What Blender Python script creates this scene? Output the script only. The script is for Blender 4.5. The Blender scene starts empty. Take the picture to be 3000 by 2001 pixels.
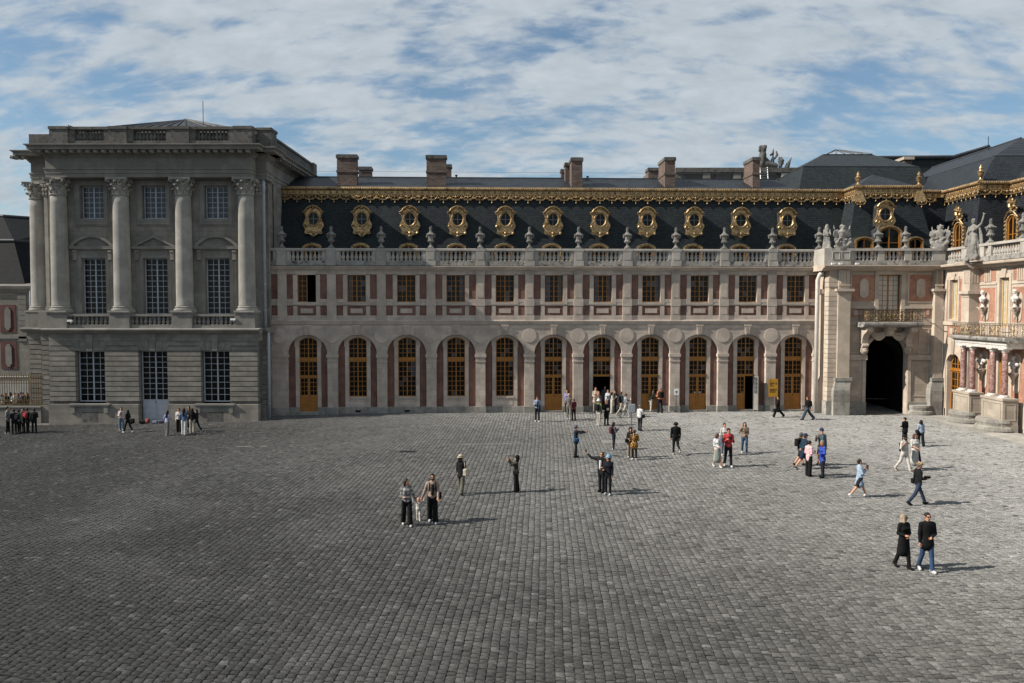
import bpy, math, random
import numpy as np
from mathutils import Vector, Matrix
random.seed(7); RNG = np.random.default_rng(7)
S = bpy.context.scene
COL = S.collection
R = math.radians

# ------------------------------------------------------------------ camera
FPX, CAMH = 2333.0, 8.0                       # focal length in photo pixels (28 mm on full frame), eye height
PITCH = math.atan(104.5 / FPX); YAW = math.atan(14 / FPX)
cam = bpy.data.cameras.new('camera'); camo = bpy.data.objects.new('camera', cam); COL.objects.link(camo)
cam.sensor_width = 36.0; cam.lens = 36.0 * FPX / 3000.0
cam.clip_start = 0.1; cam.clip_end = 3000.0
camo.location = (0, 0, CAMH); camo.rotation_euler = (math.pi / 2 - PITCH, 0, YAW)
S.camera = camo

# ------------------------------------------------------------------ sun, sky, exposure
SUN_EL, SUN_AZ = R(37.0), R(12.0)              # light travels to +X and a little to +Y (towards the long facade)
_d = Vector((math.cos(SUN_AZ) * math.cos(SUN_EL), math.sin(SUN_AZ) * math.cos(SUN_EL), -math.sin(SUN_EL)))
sun = bpy.data.lights.new('sun', 'SUN'); suno = bpy.data.objects.new('sun', sun); COL.objects.link(suno)
sun.energy = 5.0; sun.angle = R(0.6); sun.color = (1.0, 0.93, 0.83)
suno.rotation_euler = _d.to_track_quat('-Z', 'Y').to_euler(); suno.location = (-60, -10, 60)
S.view_settings.view_transform = 'Standard'; S.view_settings.look = 'None'
S.view_settings.exposure = 0.45; S.view_settings.gamma = 1.0; S.view_settings.use_curve_mapping = False
S.cycles.max_bounces = 5; S.cycles.diffuse_bounces = 3; S.cycles.glossy_bounces = 3
S.cycles.transparent_max_bounces = 6; S.cycles.use_denoising = True
S.cycles.caustics_reflective = False; S.cycles.caustics_refractive = False

W = bpy.data.worlds.new('World'); S.world = W; W.use_nodes = True
wt = W.node_tree; wt.nodes.clear()
def wn(t, **k):
    n = wt.nodes.new(t)
    for a, b in k.items(): setattr(n, a, b)
    return n
def wl(a, b): wt.links.new(a, b)
def wmath(op, a, b=None, c=None):
    n = wn('ShaderNodeMath', operation=op)
    for i, v in enumerate((a, b, c)):
        if v is None: continue
        if isinstance(v, (int, float)): n.inputs[i].default_value = v
        else: wl(v, n.inputs[i])
    return n.outputs[0]
sky = wn('ShaderNodeTexSky', sky_type='NISHITA'); sky.sun_disc = False
sky.sun_elevation = SUN_EL; sky.sun_rotation = math.atan2(-_d.x, -_d.y); sky.air_density = 1.0; sky.dust_density = 0.6; sky.ozone_density = 1.6
tc = wn('ShaderNodeTexCoord'); sx = wn('ShaderNodeSeparateXYZ'); wl(tc.outputs['Generated'], sx.inputs[0])
zz = wmath('ADD', wmath('MAXIMUM', sx.outputs[2], 0.0), 0.42)
cx = wn('ShaderNodeCombineXYZ'); wl(wmath('DIVIDE', sx.outputs[0], zz), cx.inputs[0]); wl(wmath('DIVIDE', sx.outputs[1], zz), cx.inputs[1])
def wnoise(scale, detail, rough, off=(0, 0, 0), rot=0, stretch=(1, 1, 1), dist=0.0):
    m = wn('ShaderNodeMapping'); m.inputs['Location'].default_value = off; m.inputs['Rotation'].default_value = (0, 0, rot); m.inputs['Scale'].default_value = stretch
    wl(cx.outputs[0], m.inputs[0])
    n = wn('ShaderNodeTexNoise'); n.inputs['Scale'].default_value = scale; n.inputs['Detail'].default_value = detail
    n.inputs['Roughness'].default_value = rough; n.inputs['Distortion'].default_value = dist
    wl(m.outputs[0], n.inputs['Vector']); return n.outputs['Fac']
big = wnoise(1.9, 2, 0.5, (2.2, 4.4, 0), 0.5)
mid = wnoise(9.0, 3, 0.5, (7.3, 2.1, 0), 0.75, (0.62, 1.45, 1), 0.25)
fine = wnoise(26.0, 6, 0.6, (1.3, 9.1, 0), 0.75, (0.7, 1.4, 1), 0.3)
dens = wmath('ADD', wmath('ADD', wmath('MULTIPLY', big, 0.70), wmath('MULTIPLY', mid, 1.0)), wmath('MULTIPLY', fine, 0.50))
mr = wn('ShaderNodeMapRange', interpolation_type='SMOOTHSTEP'); wl(dens, mr.inputs[0])
mr.inputs[1].default_value = 0.87; mr.inputs[2].default_value = 1.20; mr.inputs[3].default_value = 0.08; mr.inputs[4].default_value = 0.95
hz = wn('ShaderNodeMapRange'); wl(sx.outputs[2], hz.inputs[0]); hz.inputs[1].default_value = 0.0; hz.inputs[2].default_value = 0.20; hz.inputs[3].default_value = 0.62; hz.inputs[4].default_value = 0.0
cov = wmath('MAXIMUM', mr.outputs[0], wmath('MULTIPLY', hz.outputs[0], 1.0))
shade = wnoise(14.0, 5, 0.6, (4.3, 6.1, 0), 0.55, (0.8, 1.3, 1), 0.3)
ccol = wn('ShaderNodeMix', data_type='RGBA'); wl(shade, ccol.inputs[0])
ccol.inputs[6].default_value = (3.2, 3.8, 4.35, 1); ccol.inputs[7].default_value = (6.3, 6.75, 7.1, 1)
skm = wn('ShaderNodeMix', data_type='RGBA', blend_type='MULTIPLY'); skm.inputs[0].default_value = 1.0
wl(sky.outputs[0], skm.inputs[6]); skm.inputs[7].default_value = (0.82, 0.95, 0.98, 1)
mix = wn('ShaderNodeMix', data_type='RGBA'); wl(cov, mix.inputs[0]); wl(skm.outputs[2], mix.inputs[6]); wl(ccol.outputs[2], mix.inputs[7])
bg = wn('ShaderNodeBackground'); wl(mix.outputs[2], bg.inputs[0]); bg.inputs[1].default_value = 0.080
wo = wn('ShaderNodeOutputWorld'); wl(bg.outputs[0], wo.inputs[0])

# ------------------------------------------------------------------ sight lines: a photo pixel and a plane give a point of the place
_fw = np.array([-math.sin(YAW) * math.cos(PITCH), math.cos(YAW) * math.cos(PITCH), -math.sin(PITCH)])
_rt = np.array([math.cos(YAW), math.sin(YAW), 0.0]); _up = np.cross(_rt, _fw); _C = np.array([0, 0, CAMH])
def ray(px, py): return _fw + _rt * (px - 1500.0) / FPX - _up * (py - 1000.5) / FPX
def onY(px, py, Y): d = ray(px, py); return _C + d * (Y / d[1])
def onX(px, py, X): d = ray(px, py); return _C + d * (X / d[0])
def onG(px, py):
    d = ray(px, py); z = 0.0
    for _ in range(4):
        p = _C + d * ((z - CAMH) / d[2]); z = ground_z(p[0])
    return p
def ground_z(x):
    t = np.maximum(0.0, -np.asarray(x, float) - 9.0)
    return -0.0185 * t * t / (t + 2.0)

# ------------------------------------------------------------------ meshes
class MB:
    def __init__(s): s.v = []; s.f = []; s.m = []
    def add(s, verts, faces, mi=0):
        o = len(s.v); s.v += [tuple(map(float, p)) for p in verts]; s.f += [tuple(i + o for i in f) for f in faces]; s.m += [mi] * len(faces); return s
    def box(s, x0, x1, y0, y1, z0, z1, mi=0):
        return s.add([(x0,y0,z0),(x1,y0,z0),(x1,y1,z0),(x0,y1,z0),(x0,y0,z1),(x1,y0,z1),(x1,y1,z1),(x0,y1,z1)],
                     [(0,3,2,1),(4,5,6,7),(0,1,5,4),(1,2,6,5),(2,3,7,6),(3,0,4,7)], mi)
    def hull8(s, lo, hi, mi=0):      # four low corners, four high corners, both counter-clockwise seen from above
        return s.add(list(lo) + list(hi), [(0,3,2,1),(4,5,6,7),(0,1,5,4),(1,2,6,5),(2,3,7,6),(3,0,4,7)], mi)
    def prism(s, poly, y0, y1, mi=0):  # polygon in (x, z), counter-clockwise seen from -y, pushed from y0 to y1
        n = len(poly)
        return s.add([(x, y0, z) for x, z in poly] + [(x, y1, z) for x, z in poly],
                     [tuple(range(n)), tuple(range(2*n-1, n-1, -1))] + [(i, i+n, (i+1) % n + n, (i+1) % n) for i in range(n)], mi)
    def ring(s, outer, inner, y0, y1, mi=0):   # frame between two loops of equal length
        n = len(outer); V = [(x,y0,z) for x,z in outer]+[(x,y0,z) for x,z in inner]+[(x,y1,z) for x,z in outer]+[(x,y1,z) for x,z in inner]
        F = []
        for i in range(n):
            j = (i+1) % n
            F += [(i,j,j+n,i+n), (i+2*n,i+3*n,j+3*n,j+2*n), (i,i+2*n,j+2*n,j), (i+n,j+n,j+3*n,i+3*n)]
        return s.add(V, F, mi)
    def mould(s, prof, x0, x1, mi=0):  # profile loop in (y, z) drawn along x
        n = len(prof)
        return s.add([(x0,y,z) for y,z in prof]+[(x1,y,z) for y,z in prof],
                     [tuple(range(n-1,-1,-1)), tuple(range(n,2*n))]+[(i,(i+1)%n,(i+1)%n+n,i+n) for i in range(n)], mi)
    def lathe(s, prof, n=12, c=(0,0,0), mi=0, sx=1.0, sy=1.0):
        V = []; F = []; k = len(prof)
        for r, z in prof:
            for i in range(n):
                a = 2*math.pi*i/n; V.append((c[0]+sx*r*math.cos(a), c[1]+sy*r*math.sin(a), c[2]+z))
        for j in range(k-1):
            for i in range(n): F.append((j*n+i, j*n+(i+1)%n, (j+1)*n+(i+1)%n, (j+1)*n+i))
        F += [tuple(range(n-1,-1,-1)), tuple(range((k-1)*n, k*n))]
        return s.add(V, F, mi)
    def tube(s, pts, r, n=6, closed=False, mi=0):
        P = [Vector(p) for p in pts]; k = len(P); V = []; F = []
        rr = r if isinstance(r, (list, tuple)) else [r]*k
        u = None
        for i, p in enumerate(P):
            a = P[(i-1) % k] if (closed or i) else P[0]; b = P[(i+1) % k] if (closed or i < k-1) else P[-1]
            t = (b-a).normalized() if (b-a).length > 1e-9 else Vector((0,0,1))
            if u is None: u = t.orthogonal().normalized()
            u = (u - t*u.dot(t)); u = u.normalized() if u.length > 1e-6 else t.orthogonal().normalized()
            w = t.cross(u)
            for q in range(n):
                g = 2*math.pi*q/n; V.append(p + (u*math.cos(g)+w*math.sin(g))*rr[i])
        for i in range(k if closed else k-1):
            j = (i+1) % k
            for q in range(n): F.append((i*n+q, i*n+(q+1)%n, j*n+(q+1)%n, j*n+q))
        if not closed: F += [tuple(range(n-1,-1,-1)), tuple(range((k-1)*n, k*n))]
        return s.add(V, F, mi)
    def ball(s, c, r, n=8, m=5, mi=0):
        rr = (r,r,r) if isinstance(r,(int,float)) else r
        V = [(c[0],c[1],c[2]-rr[2])]; F = []
        for j in range(1,m):
            a = -math.pi/2+math.pi*j/m
            for i in range(n):
                b = 2*math.pi*i/n; V.append((c[0]+rr[0]*math.cos(a)*math.cos(b), c[1]+rr[1]*math.cos(a)*math.sin(b), c[2]+rr[2]*math.sin(a)))
        V.append((c[0],c[1],c[2]+rr[2])); L = len(V)-1
        for i in range(n):
            F.append((0,1+(i+1)%n,1+i)); F.append((L,1+(m-2)*n+i,1+(m-2)*n+(i+1)%n))
            for j in range(m-2): F.append((1+j*n+i,1+j*n+(i+1)%n,1+(j+1)*n+(i+1)%n,1+(j+1)*n+i))
        return s.add(V, F, mi)
    def mesh(s, name, mats, smooth=False):
        me = bpy.data.meshes.new(name); me.from_pydata(s.v, [], s.f)
        for m in (mats if isinstance(mats, (list, tuple)) else [mats]): me.materials.append(m)
        if any(s.m): me.polygons.foreach_set('material_index', s.m)
        me.polygons.foreach_set('use_smooth', [bool(smooth)]*len(me.polygons))
        me.update(); return me
    def build(s, name, mats, parent=None, smooth=False, loc=(0,0,0)):
        return put(name, s.mesh(name, mats, smooth), parent, loc)
def put(name, me, parent=None, loc=(0,0,0), rz=0.0, scale=None):
    o = bpy.data.objects.new(name, me); COL.objects.link(o); o.location = loc
    if rz: o.rotation_euler = (0,0,rz)
    if scale is not None: o.scale = scale
    o.parent = parent; return o
def tag(o, label=None, cat=None, group=None, kind=None):
    if label: o['label'] = label
    if cat: o['category'] = cat
    if group: o['group'] = group
    if kind: o['kind'] = kind
    return o
def thing(name, loc, rz=0.0, label=None, cat=None, group=None):
    o = bpy.data.objects.new(name, None); o.empty_display_size = 0.3; COL.objects.link(o)
    o.location = loc; o.rotation_euler = (0,0,rz); return tag(o, label, cat, group)
def arcpts(cx, cz, r, a0, a1, n, rz=None):
    return [(cx+r*math.cos(a0+(a1-a0)*i/n), cz+(rz or r)*math.sin(a0+(a1-a0)*i/n)) for i in range(n+1)]

# ------------------------------------------------------------------ materials
def newmat(name):
    m = bpy.data.materials.new(name); m.use_nodes = True; t = m.node_tree
    b = t.nodes['Principled BSDF']; return m, t, b
def nd(t, ty, **k):
    n = t.nodes.new(ty)
    for a, b in k.items(): setattr(n, a, b)
    return n
def mth(t, op, a, b=None):
    n = nd(t, 'ShaderNodeMath', operation=op)
    for i, v in enumerate((a, b)):
        if v is None: continue
        if isinstance(v, (int, float)): n.inputs[i].default_value = v
        else: t.links.new(v, n.inputs[i])
    return n.outputs[0]
def mixc(t, fac, a, b, mode='MIX'):
    n = nd(t, 'ShaderNodeMix', data_type='RGBA', blend_type=mode)
    for i, v in ((0, fac), (6, a), (7, b)):
        if isinstance(v, (int, float)): n.inputs[i].default_value = v
        elif isinstance(v, tuple): n.inputs[i].default_value = (*v[:3], 1)
        else: t.links.new(v, n.inputs[i])
    return n.outputs[2]
def ramp(t, fac, lo, hi, a=0.0, b=1.0):
    n = nd(t, 'ShaderNodeMapRange', interpolation_type='SMOOTHSTEP'); t.links.new(fac, n.inputs[0])
    for i, v in ((1, lo), (2, hi), (3, a), (4, b)): n.inputs[i].default_value = v
    return n.outputs[0]
def noise(t, vec, scale, detail=4, rough=0.55, dist=0.0):
    n = nd(t, 'ShaderNodeTexNoise'); n.inputs['Scale'].default_value = scale; n.inputs['Detail'].default_value = detail
    n.inputs['Roughness'].default_value = rough; n.inputs['Distortion'].default_value = dist; t.links.new(vec, n.inputs['Vector']); return n.outputs['Fac']
def coords(t, scatter=True):
    tcn = nd(t, 'ShaderNodeTexCoord'); oi = nd(t, 'ShaderNodeObjectInfo'); v = tcn.outputs['Object']
    a = nd(t, 'ShaderNodeVectorMath', operation='ADD'); t.links.new(v, a.inputs[0])
    if scatter:
        cc = nd(t, 'ShaderNodeCombineXYZ'); r = mth(t, 'MULTIPLY', oi.outputs['Random'], 37.0)
        for i in range(3): t.links.new(r, cc.inputs[i])
        t.links.new(cc.outputs[0], a.inputs[1])
    return tcn, oi, v, a.outputs[0]
def wallvec(t, tcn):     # (along the wall, up) whichever way a vertical face looks
    s = nd(t, 'ShaderNodeSeparateXYZ'); t.links.new(tcn.outputs['Object'], s.inputs[0])
    n = nd(t, 'ShaderNodeSeparateXYZ'); t.links.new(tcn.outputs['Normal'], n.inputs[0])
    k = mth(t, 'GREATER_THAN', mth(t, 'ABSOLUTE', n.outputs[0]), 0.7)
    h = mth(t, 'ADD', mth(t, 'MULTIPLY', s.outputs[0], mth(t, 'SUBTRACT', 1.0, k)), mth(t, 'MULTIPLY', s.outputs[1], k))
    c = nd(t, 'ShaderNodeCombineXYZ'); t.links.new(h, c.inputs[0]); t.links.new(s.outputs[2], c.inputs[1]); return c.outputs[0], s
def bump(t, b, h, strength=0.4, dist=0.02):
    n = nd(t, 'ShaderNodeBump'); n.inputs['Strength'].default_value = strength; n.inputs['Distance'].default_value = dist
    t.links.new(h, n.inputs['Height']); t.links.new(n.outputs[0], b.inputs['Normal']); return n
def c3(h):
    if isinstance(h, tuple): return h
    v = [int(h[i:i+2], 16)/255 for i in (0, 2, 4)]
    return tuple((x/12.92 if x <= 0.04045 else ((x+0.055)/1.055)**2.4) for x in v)
def stone(name, base, joint=None, grime=0.3, tint=(0.30, 0.25, 0.19), var=0.25, rough=0.88, black=0.0):
    m, t, b = newmat(name); tcn, oi, v, vs = coords(t)
    n1 = noise(t, vs, 0.9, 5, 0.6); n2 = noise(t, vs, 14.0, 4, 0.65)
    c = mixc(t, ramp(t, n1, 0.38, 0.66), tuple(x*(1-var*0.7) for x in base), tuple(min(1, x*(1+var*0.45)) for x in base))
    c = mixc(t, mth(t, 'MULTIPLY', ramp(t, n2, 0.35, 0.75), 0.28), c, tuple(x*0.55 for x in base))
    c = mixc(t, mth(t, 'MULTIPLY', oi.outputs['Random'], 0.22), c, tint)
    st = nd(t, 'ShaderNodeMapping'); st.inputs['Scale'].default_value = (2.6, 2.6, 0.45); t.links.new(vs, st.inputs[0])
    n3 = noise(t, st.outputs[0], 1.0, 6, 0.7)
    c = mixc(t, mth(t, 'MULTIPLY', ramp(t, n3, 0.48, 0.80), grime), c, tuple(x*0.30 for x in base))
    if black:
        n4 = noise(t, vs, 3.2, 6, 0.72); c = mixc(t, mth(t, 'MULTIPLY', ramp(t, n4, 0.50, 0.63), black), c, (0.025, 0.025, 0.022))
    h = n2
    if joint:
        wv, s = wallvec(t, tcn); bt = nd(t, 'ShaderNodeTexBrick'); t.links.new(wv, bt.inputs['Vector'])
        bt.inputs['Scale'].default_value = 1.0; bt.inputs['Brick Width'].default_value = joint[0]; bt.inputs['Row Height'].default_value = joint[1]
        bt.inputs['Mortar Size'].default_value = 0.010; bt.inputs['Mortar Smooth'].default_value = 0.1
        bt.inputs['Color1'].default_value = (1,1,1,1); bt.inputs['Color2'].default_value = (0.76,0.75,0.74,1); bt.inputs['Mortar'].default_value = (0.66,0.64,0.62,1)
        c = mixc(t, 0.75, c, bt.outputs['Color'], 'MULTIPLY')
        h = mth(t, 'SUBTRACT', mth(t, 'MULTIPLY', n2, 0.35), bt.outputs['Fac'])
    t.links.new(c, b.inputs['Base Color']); b.inputs['Roughness'].default_value = rough; b.inputs['Diffuse Roughness'].default_value = 0.6
    bump(t, b, h, 0.5, 0.015); return m
def brickmat(name, c1, c2, mortar, w=0.235, hgt=0.074, ms=0.011):
    m, t, b = newmat(name); tcn, oi, v, vs = coords(t); wv, s = wallvec(t, tcn)
    bt = nd(t, 'ShaderNodeTexBrick'); t.links.new(wv, bt.inputs['Vector']); bt.inputs['Scale'].default_value = 1.0
    bt.inputs['Brick Width'].default_value = w; bt.inputs['Row Height'].default_value = hgt; bt.inputs['Mortar Size'].default_value = ms
    bt.inputs['Color1'].default_value = (*c1,1); bt.inputs['Color2'].default_value = (*c2,1); bt.inputs['Mortar'].default_value = (*mortar,1)
    n1 = noise(t, vs, 1.3, 5, 0.6); n2 = noise(t, vs, 22, 3, 0.6)
    c = mixc(t, mth(t, 'MULTIPLY', ramp(t, n1, 0.35, 0.7), 0.45), bt.outputs['Color'], tuple(x*0.35 for x in c1))
    c = mixc(t, mth(t, 'MULTIPLY', ramp(t, n2, 0.5, 0.8), 0.18), c, mortar)
    t.links.new(c, b.inputs['Base Color']); b.inputs['Roughness'].default_value = 0.9
    bump(t, b, mth(t, 'SUBTRACT', mth(t, 'MULTIPLY', n2, 0.4), bt.outputs['Fac']), 0.6, 0.012); return m
def slate(name, base=(0.019,0.0235,0.0265), rough=0.6, row=0.15):
    m, t, b = newmat(name); tcn, oi, v, vs = coords(t); wv, s = wallvec(t, tcn)
    bt = nd(t, 'ShaderNodeTexBrick'); t.links.new(wv, bt.inputs['Vector']); bt.inputs['Scale'].default_value = 1.0
    bt.inputs['Brick Width'].default_value = 0.26; bt.inputs['Row Height'].default_value = row; bt.inputs['Mortar Size'].default_value = 0.016
    bt.inputs['Color1'].default_value = (*base,1); bt.inputs['Color2'].default_value = (*[x*1.7 for x in base],1); bt.inputs['Mortar'].default_value = (*[x*0.45 for x in base],1)
    n1 = noise(t, vs, 0.7, 5, 0.6); n2 = noise(t, vs, 30, 2, 0.5)
    c = mixc(t, ramp(t, n1, 0.42, 0.72, 0.0, 0.4), bt.outputs['Color'], (base[0]*1.5, base[1]*1.75, base[2]*1.35))
    c = mixc(t, ramp(t, n2, 0.70, 0.76, 0.0, 0.35), c, (0.22,0.22,0.20))
    t.links.new(c, b.inputs['Base Color']); b.inputs['Roughness'].default_value = rough; b.inputs['Specular IOR Level'].default_value = 0.18
    bump(t, b, mth(t, 'SUBTRACT', mth(t, 'MULTIPLY', n2, 0.3), bt.outputs['Fac']), 0.7, 0.012); return m
def plain(name, col, rough=0.6, metal=0.0, var=0.2, scale=8.0, bmp=0.0, spec=0.5, dark=None, coat=0.0):
    m, t, b = newmat(name); tcn, oi, v, vs = coords(t); col = c3(col)
    n1 = noise(t, vs, scale, 4, 0.6)
    c = mixc(t, ramp(t, n1, 0.3, 0.72), tuple(x*(1-var) for x in col), tuple(min(1, x*(1+var*0.6)) for x in col))
    if dark is not None:
        n2 = noise(t, vs, scale*0.35, 5, 0.7); c = mixc(t, ramp(t, n2, 0.48, 0.70, 0.0, dark), c, tuple(x*0.12 for x in col))
    t.links.new(c, b.inputs['Base Color']); b.inputs['Roughness'].default_value = rough; b.inputs['Metallic'].default_value = metal
    b.inputs['Specular IOR Level'].default_value = spec
    if bmp: bump(t, b, n1, bmp, 0.02)
    return m
_cl = {}
def cloth(col, rough=0.9):
    if col not in _cl:
        r_, g_, b_ = c3(col); l_ = .3*r_+.6*g_+.1*b_; k_ = lambda v: .78*(v*.74+l_*.26)
        _cl[col] = plain('cloth_' + str(len(_cl)), (k_(r_),k_(g_),k_(b_)), rough, 0, 0.30, 7.0, 0.9, 0.25)
    return _cl[col]

M = {}
M['stone'] = stone('pale_limestone', (0.55,0.468,0.40), None, 0.30)
M['ashlar'] = stone('ashlar_limestone', (0.61,0.522,0.45), (1.15,0.42), 0.30)
M['balus'] = stone('balustrade_stone', (0.46,0.43,0.39), None, 0.35)
M['weather'] = stone('weathered_stone', (0.38,0.36,0.33), None, 0.6, (0.2,0.19,0.17), 0.35, 0.9, 0.75)
M['urn'] = stone('urn_stone', (0.27,0.26,0.24), None, 0.6, (0.13,0.13,0.12), 0.45, 0.9, 0.55)
M['statue'] = stone('statue_stone', (0.37,0.35,0.32), None, 0.75, (0.2,0.19,0.17), 0.5, 0.9, 0.6)
M['old'] = stone('grey_old_stone', (0.258,0.244,0.217), None, 0.45, (0.17,0.15,0.125), 0.3)
M['old_ashlar'] = stone('grey_old_ashlar', (0.292,0.273,0.239), (1.3,0.36), 0.45, (0.20,0.17,0.13), 0.35)
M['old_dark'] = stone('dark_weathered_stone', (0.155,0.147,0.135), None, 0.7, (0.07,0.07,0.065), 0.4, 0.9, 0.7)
M['col'] = stone('column_stone', (0.40,0.38,0.34), None, 0.4, (0.24,0.22,0.19), 0.3)
M['gate'] = stone('gateway_stone', (0.52,0.435,0.35), (1.2,0.44), 0.22, (0.42,0.31,0.22), 0.25)
M['gatep'] = stone('gateway_trim', (0.54,0.46,0.375), None, 0.25, (0.42,0.32,0.24), 0.25)
M['plinth'] = stone('plinth_stone', (0.36,0.34,0.30), (1.0,0.5), 0.6, (0.25,0.24,0.22), 0.35, 0.92, 0.28)
M['brick'] = brickmat('red_brick', (0.105,0.027,0.018), (0.185,0.056,0.038), (0.30,0.225,0.175))
M['brick2'] = brickmat('rose_brick', (0.36,0.165,0.105), (0.46,0.235,0.16), (0.44,0.29,0.21), 0.22, 0.066, 0.005)
M['chim'] = brickmat('chimney_brick', (0.060,0.037,0.030), (0.175,0.092,0.068), (0.17,0.148,0.128), 0.26, 0.115, 0.018)
M['slate'] = slate('dark_slate')
M['slate2'] = slate('blue_slate', (0.019,0.022,0.027), 0.5, 0.16)
M['slate3'] = slate('far_slate', (0.007,0.008,0.009), 0.75, 0.16)
M['lead'] = plain('lead_sheet', (0.035,0.040,0.048), 0.6, 0.1, 0.3, 3.0)
M['gold'] = plain('gilding', (0.46,0.312,0.155), 0.42, 0.72, 0.4, 9.0, 0.9, 0.5, 0.92)
M['goldworn'] = plain('worn_gilding', (0.44,0.30,0.155), 0.5, 0.65, 0.35, 9.0, 0.8, 0.5, 0.9)
M['goldd'] = plain('antique_gilding', (0.42,0.285,0.14), 0.45, 0.65, 0.3, 7.0, 0.5, 0.5, 0.6)
M['goldiron'] = plain('gilded_ironwork', (0.17,0.115,0.05), 0.5, 0.6, 0.4, 9.0, 0.5, 0.5, 0.8)
M['ochre'] = plain('ochre_paint', (0.33,0.130,0.014), 0.55, 0, 0.16, 3.0)
M['ochre_thin'] = plain('ochre_bars', (0.33,0.17,0.045), 0.55, 0, 0.12, 3.0)
M['paint'] = plain('pale_grey_paint', (0.42,0.45,0.50), 0.5, 0, 0.1, 4.0)
M['pipe'] = plain('painted_downpipe', (0.60,0.57,0.53), 0.45, 0, 0.12, 4.0)
M['cream'] = plain('cream_paint', (0.60,0.42,0.20), 0.5, 0, 0.1, 4.0)
M['pane'] = plain('dark_glass', (0.007,0.008,0.008), 0.08, 0, 0.4, 1.5, 0, 0.2)
M['pane_c'] = plain('curtain_and_reflection_glass', (0.055,0.062,0.072), 0.1, 0, 0.4, 1.2, 0, 0.3)  # grey of curtains, also used as a reflection painted into scattered panes
M['pane_l'] = plain('shuttered_glass', (0.46,0.45,0.40), 0.12, 0, 0.15, 2.0, 0, 0.5)
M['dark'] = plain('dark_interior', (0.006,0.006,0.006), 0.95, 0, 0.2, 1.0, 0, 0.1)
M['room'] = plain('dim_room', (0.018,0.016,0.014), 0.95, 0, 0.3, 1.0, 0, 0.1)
M['iron'] = plain('wrought_iron', (0.018,0.018,0.018), 0.5, 0.6, 0.3, 6.0)
M['rmarble'] = plain('red_marble', (0.26,0.125,0.105), 0.32, 0, 0.5, 9.0)
M['wmarble'] = plain('white_marble', (0.60,0.575,0.54), 0.45, 0, 0.25, 6.0)
M['white'] = plain('white_paint', (0.72,0.72,0.72), 0.5, 0, 0.08, 4.0)
M['metal'] = plain('grey_metal', (0.25,0.25,0.26), 0.4, 0.8, 0.2, 6.0)
# ================================================================== ground and paving
CA, SA = math.cos(R(2.11)), math.sin(R(2.11))         # the courses run a little to the right of the depth axis
def make_ground():
    xs = [-900,-300,-120,-60] + list(np.linspace(-40,-6,18)) + [0,20,60,200,900]
    ys = [-300,-40,0,20,40,60,90,200,1500]
    V = [(x, y, float(ground_z(max(x,-60)))-0.027) for y in ys for x in xs]; n = len(xs)
    F = [(j*n+i, j*n+i+1, (j+1)*n+i+1, (j+1)*n+i) for j in range(len(ys)-1) for i in range(n-1)]
    m, t, b = newmat('sandy_joint_filling'); tcn, oi, v, vs = coords(t, False)
    n1 = noise(t, v, 0.22, 4, 0.6); n2 = noise(t, v, 9.0, 4, 0.7)
    sp = nd(t, 'ShaderNodeSeparateXYZ'); t.links.new(v, sp.inputs[0])
    sandy = mth(t, 'MULTIPLY', ramp(t, n1, 0.38, 0.60), ramp(t, sp.outputs[1], 34.0, 52.0, 0.15, 1.0))     # pale sand swept into the joints near the facade
    c = mixc(t, sandy, (0.075,0.072,0.064), (0.30,0.28,0.25)); c = mixc(t, ramp(t, n2, 0.35, 0.75), tuple((0.05,0.05,0.043)), c)
    t.links.new(c, b.inputs['Base Color']); b.inputs['Roughness'].default_value = 0.95; b.inputs['Diffuse Roughness'].default_value = 1.0
    mb = MB().add(V, F); return tag(mb.build('courtyard_ground', m), kind='structure')
ground = make_ground()

m, t, b = newmat('granite_setts'); tcn, oi, v, vs = coords(t, False)
at = nd(t, 'ShaderNodeAttribute'); at.attribute_name = 'tone'; geo = nd(t, 'ShaderNodeNewGeometry')
pos = geo.outputs['Position']
n1 = noise(t, pos, 34.0, 4, 0.7); n2 = noise(t, pos, 0.11, 5, 0.62, 0.6); n3 = noise(t, pos, 9.0, 4, 0.65); n4 = noise(t, pos, 0.5, 4, 0.6)
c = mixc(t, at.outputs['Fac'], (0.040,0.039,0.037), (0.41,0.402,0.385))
c = mixc(t, ramp(t, n2, 0.46, 0.70, 0.0, 0.30), c, (0.27,0.265,0.25))
c = mixc(t, mth(t, 'MULTIPLY', ramp(t, n4, 0.30, 0.62, 1.0, 0.0), 0.25), c, (0.06,0.06,0.053))
c = mixc(t, mth(t, 'MULTIPLY', ramp(t, n3, 0.38, 0.70), 0.30), c, (0.05,0.05,0.047))
c = mixc(t, ramp(t, n1, 0.32, 0.66, 0.62, 0.0), c, (0.045,0.045,0.042))
fm = nd(t, 'ShaderNodeMapping'); fm.inputs['Scale'].default_value = (0.55, 1.7, 1.0); t.links.new(pos, fm.inputs[0])
nf = noise(t, fm.outputs[0], 21.0, 4, 0.7, 0.4)          # pale chipped flecks across each stone
c = mixc(t, ramp(t, nf, 0.50, 0.70, 0.0, 0.75), c, mixc(t, 1.0, c, (2.3,2.28,2.2), 'MULTIPLY'))
c = mixc(t, ramp(t, nf, 0.30, 0.46, 0.55, 0.0), c, mixc(t, 1.0, c, (0.4,0.4,0.4), 'MULTIPLY'))
t.links.new(c, b.inputs['Base Color']); b.inputs['Roughness'].default_value = 0.8; b.inputs['Diffuse Roughness'].default_value = 1.0
b.inputs['Specular IOR Level'].default_value = 0.2
bump(t, b, mth(t, 'ADD', mth(t, 'ADD', mth(t, 'MULTIPLY', n1, 0.5), n3), mth(t, 'MULTIPLY', nf, 0.8)), 0.7, 0.035)
M['sett'] = m

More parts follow.
